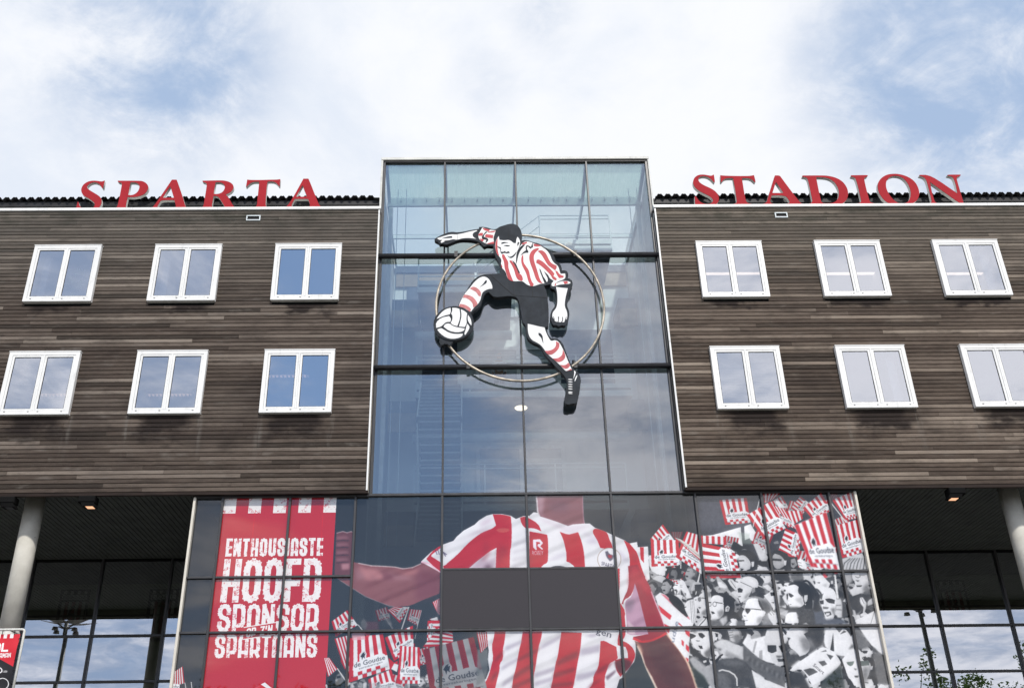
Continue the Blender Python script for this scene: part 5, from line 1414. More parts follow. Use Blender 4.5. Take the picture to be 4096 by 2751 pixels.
# ================================================================ printed glass front
front = empty('printed_glass_front', (1.44, 3.5, 0))
tag(front, 'wide glass front below the tower covered with a football crowd print', 'glass front')
XC = [-7.40, -6.66, -4.87, -3.13, -0.815, 1.435, 3.705, 5.965, 7.745, 9.575, 10.275]
def print_mat():
    img = PRINT.image('facade_print')
    t = NT('printed_window_film')
    p = t.pos()
    mp = t.map(p, loc=(-PRINT.x0 / (PRINT.x1 - PRINT.x0), -PRINT.z0 / (PRINT.z1 - PRINT.z0), 0), sc=(1, 1, 1))
    sep = t.n('ShaderNodeSeparateXYZ'); t.l(p, sep.inputs[0])
    cmb = t.n('ShaderNodeCombineXYZ')
    t.l(t.rng(sep.outputs[0], PRINT.x0, PRINT.x1, 0, 1, False), cmb.inputs[0])
    t.l(t.rng(sep.outputs[2], PRINT.z0, PRINT.z1, 0, 1, False), cmb.inputs[1])
    im = t.n('ShaderNodeTexImage'); im.image = img; im.extension = 'EXTEND'
    t.l(cmb.outputs[0], im.inputs[0])
    df = t.n('ShaderNodeBsdfDiffuse'); t.l(t.mix(1.0, im.outputs[0], (0.95, 0.95, 0.95), 'MULTIPLY'), df.inputs[0])
    tr = t.n('ShaderNodeBsdfTransparent'); tr.inputs[0].default_value = (0.50, 0.55, 0.54, 1)
    mx = t.n('ShaderNodeMixShader'); t.l(im.outputs[1], mx.inputs[0]); t.l(tr.outputs[0], mx.inputs[1]); t.l(df.outputs[0], mx.inputs[2])
    fr = t.n('ShaderNodeFresnel'); fr.inputs[0].default_value = 1.45
    f = t.math('ADD', t.math('MULTIPLY', fr.outputs[0], 0.9), 0.06, True)
    gl = t.n('ShaderNodeBsdfGlossy'); gl.inputs['Roughness'].default_value = 0.02
    m2 = t.n('ShaderNodeMixShader'); t.l(f, m2.inputs[0]); t.l(mx.outputs[0], m2.inputs[1]); t.l(gl.outputs[0], m2.inputs[2])
    return t.end(m2.outputs[0])
M['print'] = print_mat()
sm = NT('matt_screen_panel')
sc_n = sm.n('ShaderNodeTexWave', wave_type='BANDS', bands_direction='Z')
sm.l(sm.pos(), sc_n.inputs['Vector']); sc_n.inputs['Scale'].default_value = 12.0; sc_n.inputs['Distortion'].default_value = 0.5
M['screen'] = sm.end(sm.bsdf(sm.mix(sm.math('MULTIPLY', sc_n.outputs['Fac'], 0.3), (0.036, 0.033, 0.039), (0.047, 0.043, 0.049)), 0.62, 0.3))
for i in range(10):
    x0, x1 = XC[i] + 0.026, XC[i + 1] - 0.026
    zs = [10.56, 8.41, 7.02]
    if i in (3, 6): zs = [10.56, 7.02]
    if i in (4, 5): zs = [10.56, 8.56]
    for a, b in zip(zs, zs[1:]): pane('pane', x0, x1, b + 0.024, a - 0.024, YG, M['print'], front)
    if i in (4, 5):
        MB().cbox(x0 - 0.004, x1 + 0.004, 0.30, 0.40, 7.050, 8.535, 0.012).build('screen_panel', M['screen'], front)
        mb = MB().box(x0, x1, 0.292, 0.31, 7.052, 7.062).box(x0, x1, 0.292, 0.31, 8.523, 8.533); mb.build('screen_rim', M['frame'], front)
        trans(8.56, x0 - 0.026 + 0.03, x1 + 0.026 - 0.03, 0.045, par=front)
    elif i not in (3, 6):
        trans(8.41, x0 - 0.026 + 0.03, x1 + 0.026 - 0.03, par=front)
    pane('pane', x0, x1, 4.924, 6.996, YG, M['print'], front)
    for a, b in ((0.15, 2.75), (2.80, 4.876)):
        pane('pane', x0, x1, a, b, YG, M['hall_glass'], front)
    trans(7.02, x0 + 0.004, x1 - 0.004, par=front)
    trans(4.90, x0 + 0.004, x1 - 0.004, par=front)
for x in XC[1:-1]: mull(x, 0.1, 10.545, 0.058, 0.283, 0.41, front)
for x, sg in ((XC[0], -1), (XC[-1], 1)):
    MB().cbox(x - 0.032, x + 0.032, 0.25, 0.42, 0.1, 10.545, 0.006).build('edge_trim', M['cream'], front)
    a, b = (x - 0.03, x + 0.03)
    box('side_wall', a, b, 0.43, 7.3, 0.05, 10.9, M['dark_grey'], front)
trans(10.575, XC[0] - 0.03, -2.79, 0.075, par=front); trans(10.575, 5.69, XC[-1] + 0.03, 0.075, par=front)
box('floor', XC[0] + 0.04, XC[-1] - 0.04, 0.42, 8.0, 3.9, 4.2, M['atrium_floor'], front)
box('back_wall', XC[0] + 0.04, -2.79, 7.9, 8.0, 4.2, 10.9, M['atrium'], front)
box('back_wall', 5.67, XC[-1] - 0.04, 7.9, 8.0, 4.2, 10.9, M['atrium'], front)
box('ceiling', XC[0] + 0.04, -2.82, 0.44, 7.88, 10.66, 10.78, M['atrium'], front)
box('ceiling', 5.72, XC[-1] - 0.04, 0.44, 7.88, 10.66, 10.78, M['atrium'], front)
for x in (-6.2, -5.9, 8.2, 9.3): box('steel_post', x - 0.08, x + 0.08, 1.4, 1.6, 4.2, 10.65, M['steel_pale'], front)

# ================================================================ deep recesses: glazing, columns, lamps
YR = 7.4
def recess(side):
    x0, x1 = (-26.0, -7.44) if side == 'left' else (10.32, 29.0)
    root = empty('recessed_glazing', ((x0 + x1) / 2, YR, 0))
    tag(root, 'dark recessed glass wall under the %s timber wing' % ('SPARTA' if side == 'left' else 'STADION'), 'glass wall', 'recessed glass walls under the wings')
    if side == 'left':
        ms = [at(142, 2245, Y=YR)[0], at(416, 2245, Y=YR)[0], at(692, 2245, Y=YR)[0]]
        z1, z2 = at(400, 2543, Y=YR)[2], at(400, 2726, Y=YR)[2]
    else:
        ms = [at(3700, 2209, Y=YR)[0], at(3975, 2206, Y=YR)[0]]
        z1, z2 = at(3600, 2503, Y=YR)[2], at(3600, 2687, Y=YR)[2]
    zs = [0.1, 2.4, z2 - 1.5, z2, z1, 10.9]
    xs = [x0] + [m for m in ms if x0 < m < x1] + [x1]
    while xs[1] - xs[0] > 2.9: xs.insert(1, xs[1] - 2.27)
    while xs[-1] - xs[-2] > 2.9: xs.insert(-1, xs[-2] + 2.27)
    for a, b in zip(xs, xs[1:]):
        for c, d in zip(zs, zs[1:]):
            pane('pane', a + 0.03, b - 0.03, c + 0.03, d - 0.03, YR, M['hall_glass'], root)
        for c in zs[1:-1]: MB().cbox(a + 0.034, b - 0.034, YR - 0.08, YR + 0.06, c - 0.035, c + 0.035, 0.006).build('transom', M['frame'], root)
    for a in xs[1:-1]: MB().cbox(a - 0.04, a + 0.04, YR - 0.09, YR + 0.06, 0.1, 10.9, 0.006).build('mullion', M['frame'], root)
    box('head_beam', x0, x1, YR - 0.06, YR + 0.05, 10.84, 10.93, M['void'], root)
    box('hall_wall', x0, x1, 11.55, 11.7, 0.1, 12.0, M['hall_wall'], root)
    box('hall_ceiling', x0, x1, YR + 0.08, 11.54, 11.15, 11.3, M['dark_grey'], root)
    box('hall_floor', x0, x1, YR + 0.08, 11.54, 4.6, 4.9, M['room_floor'], root)
    box('hand_rail', x0, x1, YR + 0.5, YR + 0.55, at(400, 2461, Y=YR + .5)[2] - 0.03, at(400, 2461, Y=YR + .5)[2] + 0.03, M['dark_grey'], root)
    return xs, zs
RLX, RLZ = recess('left')
RRX, RRZ = recess('right')
def concrete():
    t = NT('cast_concrete')
    p = t.pos()
    n1 = t.noise(p, 2.2, 8, 0.65); n2 = t.noise(t.map(p, sc=(1, 1, 0.3)), 9, 5, 0.6)
    c = t.mix(t.rng(n1, 0.3, 0.7), (0.54, 0.52, 0.46), (0.66, 0.64, 0.575))
    c = t.mix(t.rng(n2, 0.55, 0.75, 0, 0.3), c, (0.42, 0.40, 0.35))
    v = t.n('ShaderNodeTexVoronoi'); t.l(p, v.inputs['Vector']); v.inputs['Scale'].default_value = 2.6
    c = t.mix(t.rng(v.outputs['Distance'], 0.03, 0.06, 0.8, 0.0), c, (0.08, 0.075, 0.065))
    return t.end(t.bsdf(c, 0.85, 0.2, 0, n1, 0.2, 0.01))
M['concrete'] = concrete()
def column(x, y, label):
    root = empty('concrete_column', (x, y, 0))
    tag(root, label, 'column', 'round concrete columns under the wings')
    mb = MB().tube([(x, y, 7.3), (x, y, 10.9)], 0.258, 40)
    o = mb.build('shaft', M['concrete'], root)
    mb = MB().tube([(x, y, 7.05), (x, y, 7.18), (x, y, 7.3)], [0.30, 0.30, 0.262], 32)
    o2 = mb.build('collar', M['white_dirty'], root)
    mb = MB().tube([(x, y, 0.0), (x, y, 7.05)], 0.258, 40)
    o3 = mb.build('shaft', M['concrete'], root)
    for q in (o, o2, o3):
        for p in q.data.polygons: p.use_smooth = len(p.vertices) == 4
YCOL = 1.2
column(at(145, 1990, Y=YCOL)[0], YCOL, 'round concrete column behind the red match banner')
column(at(4030, 1955, Y=YCOL)[0], YCOL, 'round concrete column beside the crowd print under the STADION wing')
def downlight(x, sg, lit, label):
    root = empty('floodlight', (x, 0.2, 10.5))
    tag(root, label, 'floodlight', 'floodlights under the wing edges')
    MB().cbox(x - 0.22, x + 0.22, 0.10, 0.40, 10.40, 10.572, 0.02).build('housing', M['void'], root)
    a = sg
    mb = MB()
    vs = [(x - 0.18 + 0.06 * a, 0.12, 10.398), (x + 0.16 + 0.06 * a, 0.12, 10.398), (x + 0.16 + 0.06 * a, 0.38, 10.398), (x - 0.18 + 0.06 * a, 0.38, 10.398)]
    lo = [(v[0] + 0.07 * a, v[1] + 0.02, 10.30) for v in vs]
    mb.add(vs + lo, [(0, 1, 2, 3), (0, 4, 5, 1), (1, 5, 6, 2), (2, 6, 7, 3), (3, 7, 4, 0), (7, 6, 5, 4)])
    mb.build('lamp_head', M['void'], root)
    mb = MB().box(x - 0.10 + 0.13 * a, x + 0.09 + 0.13 * a, 0.17, 0.37, 10.292, 10.298)
    mb.build('lens', M['warm_lamp'] if lit else M['dark_grey'], root)
downlight(at(338, 1975, Z=10.55)[0], 0.6, True, 'lit floodlight under the SPARTA wing right of the column')
downlight(at(10, 1975, Z=10.55)[0], 0.6, False, 'unlit floodlight under the SPARTA wing left of the column')
downlight(at(3840, 1942, Z=10.55)[0], -0.6, True, 'lit floodlight under the STADION wing left of the column')
# wall vents near the roof edge
for i, (xa, xb, wh) in enumerate(((-6.88, -6.45, 'SPARTA'), (9.40, 9.79, 'STADION'))):
    root = empty('wall_vent', ((xa + xb) / 2, 0.1, 19.43))
    tag(root, 'small grey rectangular vent in the timber wall below the letters %s' % wh, 'vent', 'wall vents below the roof letters')
    mb = MB(); s = 0.035
    z0, z1 = 19.335, 19.53
    mb.cbox(xa, xb, 0.085, 0.125, z0, z0 + s, 0.004).cbox(xa, xb, 0.085, 0.125, z1 - s, z1, 0.004).cbox(xa, xa + s, 0.086, 0.125, z0 + s, z1 - s, 0.004).cbox(xb - s, xb, 0.086, 0.125, z0 + s, z1 - s, 0.004)
    mb.build('frame', M['steel_pale'], root)
    box('opening', xa + s, xb - s, 0.108, 0.112, z0 + s, z1 - s, M['void'], root)
    box('flap', xa + s + 0.02, xb - s - 0.02, 0.098, 0.104, z0 + s + 0.01, z0 + s + 0.05, M['dark_grey'], root)

# ================================================================ footballer emblem
def E1(p): return (1700 + p[0] * .3212, 860 + p[1] * .3212)
def E2(p): return (1700 + p[0] * .3212, 1250 + p[1] * .3212)
def flat(fn, pts, y):
    r = []
    for p in pts:
        q = at(*fn(p), Y=y)
        r.append((q[0], q[2]))
    return r
def up(pts): return [(x, y + 1214.2) for x, y in pts]      # E2 tile coordinates brought into E1's
M['emb_black'] = mat_plain('charcoal_painted_sheet', (0.028, 0.033, 0.040), 0.7, 0.2, 0, 0.25, 2.5, (1, 1, 1), 0, 0.10)
M['emb_side'] = mat_plain('black_painted_edge', (0.012, 0.012, 0.013), 0.45, 0.5)
M['emb_white'] = mat_plain('white_painted_sheet', (0.80, 0.80, 0.79), 0.5, 0.4, 0, 0.03, 2.0, (1, 1, 0.4), 0, 0.12)
M['emb_red'] = mat_plain('red_painted_sheet', (0.46, 0.028, 0.040), 0.5, 0.4, 0, 0.10, 3.0)
M['emb_pink'] = mat_plain('faded_red_foil', (0.55, 0.19, 0.19), 0.6, 0.3, 0, 0.18, 7.0)
M['emb_red_mid'] = mat_plain('slightly_faded_red_foil', (0.50, 0.11, 0.12), 0.6, 0.3, 0, 0.2, 7.0)
M['ring'] = mat_plain('weathered_steel_tube', (0.42, 0.37, 0.30), 0.42, 0.5, 0.35, 0.35, 5.0, (1, 1, 1), 0, 0.75)
emb = empty('footballer_emblem', (1.43, 0.1, 13.2))
tag(emb, 'large footballer emblem in red striped shirt kicking a ball on the tower glass', 'emblem')
YE = 0.0
body = [(118,300),(165,268),(230,240),(290,215),(345,208),(400,218),(480,208),(560,190),(672,172),(672,150),(720,147),(790,160),(830,178),(885,178),(930,145),(985,130),(1040,112),(1090,108),(1140,122),(1175,155),(1200,205),(1212,265),(1203,320),(1240,310),(1290,318),(1345,340),(1400,350),(1450,372),(1475,397),(1530,420),(1580,470),(1612,520),(1628,580),(1675,600),(1700,640),(1705,692),(1745,686),(1775,705),(1786,745),(1780,785),(1815,800),(1838,825),(1838,880),(1825,910),(1800,930),(1795,985),(1775,1060),(1770,1140),(1795,1190),(1800,1250),(1785,1310),(1765,1350),(1735,1378),(1700,1368),(1665,1385),(1635,1365),(1600,1372),(1580,1340),(1562,1300),(1557,1250),(1575,1190),(1615,1140),(1635,1080),(1638,1000),(1628,945),(1610,920),(1580,920),(1560,895),(1560,860),(1520,868),(1480,880),(1510,940),(1527,1030),(1540,1180),(1543,1350),(1535,1388)] + up([(1500,182),(1520,240),(1545,290),(1570,320),(1620,318),(1670,335),(1715,380),(1745,460),(1780,560),(1820,640),(1850,700),(1890,720),(1915,760),(1935,800),(1945,850),(1935,890),(1930,960),(1915,1040),(1900,1100),(1868,1132),(1832,1128),(1790,1145),(1755,1135),(1742,1105),(1745,1040),(1755,960),(1775,880),(1768,825),(1725,775),(1700,745),(1640,690),(1580,620),(1530,560),(1480,500),(1450,430),(1410,400),(1350,375),(1295,340),(1270,300),(1255,220),(1253,150),(1225,128)]) + [(1213,1320),(1205,1250),(1190,1150),(1170,1080),(1145,1022),(1060,1005),(980,1012),(900,1022),(850,1013),(820,988),(792,958),(765,968),(740,987),(715,1050),(698,1110),(655,1160),(600,1198),(520,1270),(430,1250),(405,1150),(440,1065),(490,985),(540,900),(590,820),(650,770),(720,742),(800,733),(880,730),(948,728),(930,690),(935,640),(923,590),(900,555),(872,510),(855,450),(850,385),(775,377),(742,396),(720,380),(690,345),(640,322),(560,310),(470,306),(400,316),(315,352),(262,372),(230,356),(186,360),(170,336),(122,314)]
body = smooth_loop(body, 2)
extrude([flat(E1, body, YE)], YE, YE + 0.17, [M['emb_black'], M['emb_side']], 'outline_panel', emb)
ball_loop = [(357 + 250 * math.cos(a) - 14 * math.sin(a), 1347 + 213 * math.sin(a)) for a in [2 * math.pi * k / 56 for k in range(56)]]
boot = up([(180,345),(190,300),(250,300),(350,330),(355,352),(325,392),(300,412),(280,388),(255,395),(245,385),(225,402),(205,402),(195,390),(180,370)])
extrude([flat(E1, smooth_loop(boot, 2), YE + 0.012)], YE + 0.012, YE + 0.18, [M['emb_black'], M['emb_side']], 'boot', emb)
ball = extrude([flat(E1, ball_loop, YE - 0.012)], YE - 0.012, YE + 0.16, [M['emb_black'], M['emb_side']], 'ball', emb)
def plate(pts, mat, lvl, name, par=emb, it=2, base=0.0):
    y1 = YE + base - 0.0015 * 0 - (lvl - 1) * 0.004
    y0 = y1 - 0.004
    return extrude([flat(E1, smooth_loop(pts, it), y0)], y0, y1, [M[mat]], name, par)
bp = [[(145,1290),(200,1215),(260,1170),(318,1155),(322,1200),(310,1235),(230,1255),(160,1288)],
 [(340,1155),(385,1155),(428,1168),(440,1240),(430,1310),(402,1382),(345,1368),(320,1342),(343,1300),(342,1250),(326,1225),(340,1195)],
 [(446,1172),(490,1193),(525,1222),(514,1290),(522,1345),(495,1393),(422,1388),(442,1320),(457,1250)],
 [(535,1242),(568,1288),(580,1340),(577,1376),(546,1337),(530,1300)],
 [(527,1352),(555,1388),(548,1425),(500,1495),(489,1475),(506,1430),(515,1385)],
 [(135,1340),(200,1278),(300,1257),(325,1292),(315,1328),(260,1332),(222,1368),(200,1388),(140,1405)],
 [(232,1390),(250,1358),(300,1345),(345,1380),(400,1397),(495,1412),(480,1445),(400,1463),(300,1443)],
 [(152,1425),(200,1406),(226,1420),(300,1466),(380,1482),(470,1476),(468,1500),(430,1528),(340,1543),(260,1525),(190,1475)]]
for q in bp: plate(q, 'emb_white', 1, 'ball_panel', ball, 1, -0.0125)
W_ = {
 'forearm': [(150,290),(235,262),(300,245),(345,240),(385,245),(470,230),(560,205),(645,190),(650,200),(610,215),(590,240),(600,275),(637,297),(600,291),(540,285),(460,290),(400,310),(350,300),(310,312),(258,320),(235,335),(205,347),(193,338),(215,310),(180,312)],
 'sleeve': [(665,240),(690,200),(715,155),(740,165),(790,182),(882,193),(862,250),(850,290),(862,357),(770,362),(720,335),(680,310),(663,270)],
 'shirt': [(903,285),(918,262),(928,310),(985,318),(1040,310),(1075,325),(1102,351),(1132,352),(1138,300),(1152,272),(1170,290),(1187,330),(1180,380),(1158,425),(1200,367),(1240,330),(1275,328),(1330,342),(1350,355),(1440,378),(1455,397),(1520,440),(1560,500),(1580,560),(1610,600),(1642,620),(1665,650),(1680,710),(1690,732),(1745,728),(1752,775),(1730,802),(1690,815),(1650,832),(1632,850),(1700,822),(1780,820),(1814,840),(1800,856),(1740,862),(1680,865),(1635,880),(1600,888),(1578,880),(1575,850),(1602,820),(1560,790),(1525,775),(1530,820),(1516,836),(1498,800),(1472,765),(1500,850),(1440,855),(1400,870),(1350,887),(1300,880),(1260,860),(1220,825),(1180,822),(1100,825),(1040,800),(1020,770),(1010,720),(985,685),(955,655),(945,610),(955,560),(930,520),(905,500),(885,460),(872,400),(876,350),(888,310)],
 'shin': [(560,905),(600,850),(650,800),(700,770),(745,765),(790,790),(820,835),(840,890),(838,916),(790,920),(745,940),(715,965),(700,1010),(695,1050),(660,1110),(610,1150),(575,1200),(545,1195),(490,1160),(420,1140),(435,1090),(470,1020),(510,960)],
 'leg': up([(1280,140),(1350,155),(1430,175),(1488,185),(1505,240),(1530,295),(1558,343),(1580,355),(1620,340),(1670,365),(1710,440),(1740,500),(1780,600),(1830,712),(1760,730),(1740,715),(1680,650),(1590,570),(1520,510),(1480,450),(1440,400),(1380,365),(1330,340),(1295,290),(1280,220)]),
 'hand': [(1632,895),(1700,905),(1778,912),(1765,960),(1745,1050),(1738,1140),(1765,1190),(1775,1250),(1765,1300),(1748,1288),(1735,1332),(1700,1335),(1665,1331),(1620,1325),(1600,1290),(1583,1262),(1590,1210),(1635,1160),(1650,1100),(1650,1000),(1640,930)]}
for k, q in W_.items(): plate(q, 'emb_white', 1, {'shirt': 'shirt_panel', 'sleeve': 'shirt_panel'}.get(k, 'skin_panel'))
red = [
 [(715,160),(810,185),(790,205),(738,192)],[(665,240),(690,220),(725,225),(715,260),(665,258)],[(680,295),(735,300),(725,330),(700,325)],
 [(760,238),(850,250),(845,290),(760,280),(745,265)],[(785,208),(880,195),(868,215),(790,220)],[(800,345),(858,330),(862,357),(765,361)],
 [(905,285),(887,320),(877,360),(876,420),(890,470),(910,505),(923,510),(905,440),(901,380),(904,320)],
 [(958,492),(985,490),(1005,530),(1040,585),(1035,640),(1060,730),(1100,825),(1060,815),(1030,790),(1015,730),(990,660),(985,580),(960,530)],
 [(950,610),(965,642),(962,658),(948,638)],
 [(1050,572),(1072,562),(1120,620),(1150,680),(1160,720),(1205,745),(1222,800),(1210,820),(1160,812),(1130,760),(1110,680),(1080,620)],
 [(1200,520),(1222,490),(1225,540),(1225,590),(1260,640),(1295,690),(1310,770),(1330,830),(1355,860),(1345,885),(1315,885),(1285,820),(1260,720),(1220,650),(1198,590)],
 [(1410,410),(1420,425),(1370,470),(1352,520),(1360,580),(1395,680),(1420,770),(1440,820),(1465,850),(1420,845),(1380,800),(1350,700),(1310,600),(1295,530),(1310,470),(1350,425)],
 [(1405,450),(1440,435),(1480,450),(1515,490),(1535,540),(1570,600),(1640,630),(1640,660),(1620,690),(1580,660),(1530,625),(1490,560),(1450,490)],
 [(1390,560),(1415,550),(1470,580),(1520,630),(1580,690),(1612,730),(1600,760),(1640,790),(1635,815),(1590,800),(1570,750),(1500,680),(1430,620),(1385,595)],
 [(1622,692),(1650,700),(1675,740),(1730,760),(1720,780),(1670,785),(1640,740)],
 [(1635,840),(1630,875),(1612,880),(1620,855)],[(1720,826),(1773,823),(1780,850),(1740,860)],
 [(1205,352),(1265,332),(1272,350),(1215,372)],[(1350,360),(1400,365),(1448,386),(1390,395),(1357,385)]]
for q in red: plate(q, 'emb_red', 2, 'red_stripe')
for q in ([(558,915),(590,890),(640,900),(690,945),(700,985),(690,1015),(665,1005),(640,960),(595,935)],
          [(470,1030),(490,990),(540,995),(600,1020),(640,1070),(655,1105),(635,1135),(600,1150),(595,1100),(560,1060),(510,1030)],
          [(420,1140),(440,1105),(500,1115),(550,1145),(575,1175),(555,1205),(520,1170),(470,1150)]):
    plate(q, 'emb_pink', 2, 'sock_stripe')
for q in ([(1630,355),(1673,380),(1675,430),(1640,480),(1580,525),(1530,523),(1490,475),(1540,475),(1600,455),(1635,410)],
          [(1715,460),(1748,520),(1745,570),(1700,610),(1645,618),(1592,570),(1650,570),(1700,540),(1715,500)],
          [(1785,620),(1808,660),(1780,695),(1732,700),(1682,650),(1740,655),(1770,640)],
          [(1818,695),(1829,712),(1762,727),(1790,715)]):
    plate(up(q), 'emb_red_mid', 2, 'sock_stripe')
blk = [
 [(1085,565),(1110,580),(1140,620),(1150,650),(1185,722),(1165,725),(1140,660),(1110,610)],
 [(1250,365),(1220,402),(1182,450),(1157,520),(1147,580),(1132,612),(1135,540),(1140,470),(1165,415),(1210,375)],
 [(1425,665),(1440,680),(1470,760),(1508,840),(1490,850),(1465,790),(1430,700)],
 [(1480,700),(1530,740),(1555,790),(1598,815),(1590,838),(1560,830),(1532,828),(1530,785)],
 [(1340,345),(1346,400),(1310,420),(1290,395),(1272,392),(1267,420),(1290,455),(1285,470),(1240,470),(1185,507),(1230,455),(1257,440),(1252,400),(1267,375),(1300,385),(1320,398),(1328,370)],
 [(948,350),(965,338),(1000,335),(1042,345),(1000,348),(955,362)],
 [(975,378),(1010,373),(1058,379),(1055,386),(1025,393),(1000,386)],
 [(897,370),(908,394),(940,400),(950,430),(945,455),(975,460),(1000,445),(1005,465),(1040,450),(1060,470),(1020,480),(985,470),(960,485),(940,470),(938,420),(905,405)],
 [(1025,500),(1050,522),(1090,510),(1140,455),(1130,490),(1095,530),(1060,538),(1035,520)],
 [(1150,345),(1165,335),(1175,345),(1160,380),(1150,385)],
 [(750,815),(770,812),(772,840),(740,865),(680,898),(720,862),(737,840)],
 [(720,250),(760,205),(780,210),(742,240),(732,270),(780,290),(790,310),(770,340),(750,347),(765,310),(715,300),(705,275)],
 [(205,293),(270,270),(335,262),(340,284),(270,288)],[(235,325),(260,316),(305,318),(270,330)],
 [(1600,1330),(1606,1300),(1597,1262),(1604,1262),(1616,1300),(1614,1328)],[(1650,1333),(1660,1300),(1655,1265),(1670,1265),(1668,1300),(1662,1333)],
 [(1690,1336),(1712,1310),(1706,1268),(1716,1270),(1722,1312),(1705,1336)],
 [(1735,1330),(1750,1290),(1757,1262),(1762,1264),(1757,1300),(1745,1330)]]
blk.append(up([(1412,252),(1440,255),(1465,290),(1467,320),(1475,385),(1463,360),(1447,310),(1415,282)]))
for q in blk: plate(q, 'emb_black', 2, 'line_detail')
for yy in (832, 862, 892, 921, 950, 988, 1006):
    plate(up([(1780,yy-3),(1795,yy-8),(1830,yy-5),(1838,yy+2),(1830,yy+5),(1795,yy+4)]), 'emb_white', 1, 'boot_lace')
for q in ([(1855,718),(1878,737),(1872,770),(1846,826),(1855,780),(1860,750)], [(1880,790),(1898,776),(1890,810),(1866,858),(1862,842)]):
    plate(up(q), 'emb_white', 1, 'boot_lace')
M['seam'] = mat_plain('dark_panel_seam', (0.014, 0.014, 0.016), 0.6, 0.3)
for q in ([(803,738),(808,735),(1112,1000),(1106,1002)], [(1106,1000),(1112,1000),(1535,1024),(1534,1030)], [(1096,828),(1101,828),(1113,1000),(1108,1001)], [(1330,888),(1335,888),(1342,1012),(1336,1013)], [(1112,1002),(1145,1004),(1145,1009),(1112,1008)], [(400,240),(403,240),(405,306),(402,306)], [(1035,135),(1038,135),(1040,312),(1037,312)]):
    plate(q, 'seam', 2, 'panel_seam', emb, 0)
mb = MB()
mb.tube([(1.43 + 2.46 * math.cos(a), 0.11, 16.29 + 2.46 * math.sin(a)) for a in [2 * math.pi * k / 120 for k in range(120)]], 0.036, 12, True)
ring = mb.build('ring', M['ring'], emb, True)
for x, z in ((-0.45, 18.09), (3.15, 18.09), (-0.1, 14.335), (2.95, 14.335)):
    MB().box(x - 0.05, x + 0.05, 0.10, 0.16, z - 0.10, z + 0.10).build('bracket', M['pipe'], emb)
for x, z, z2 in ((1.2, 17.9, 18.1), (2.3, 17.0, 18.09), (2.9, 14.5, 14.4)):
    MB().tube([(x, 0.168, z), (x, 0.20, z2)], 0.04, 8).build('stay', M['pipe'], emb)

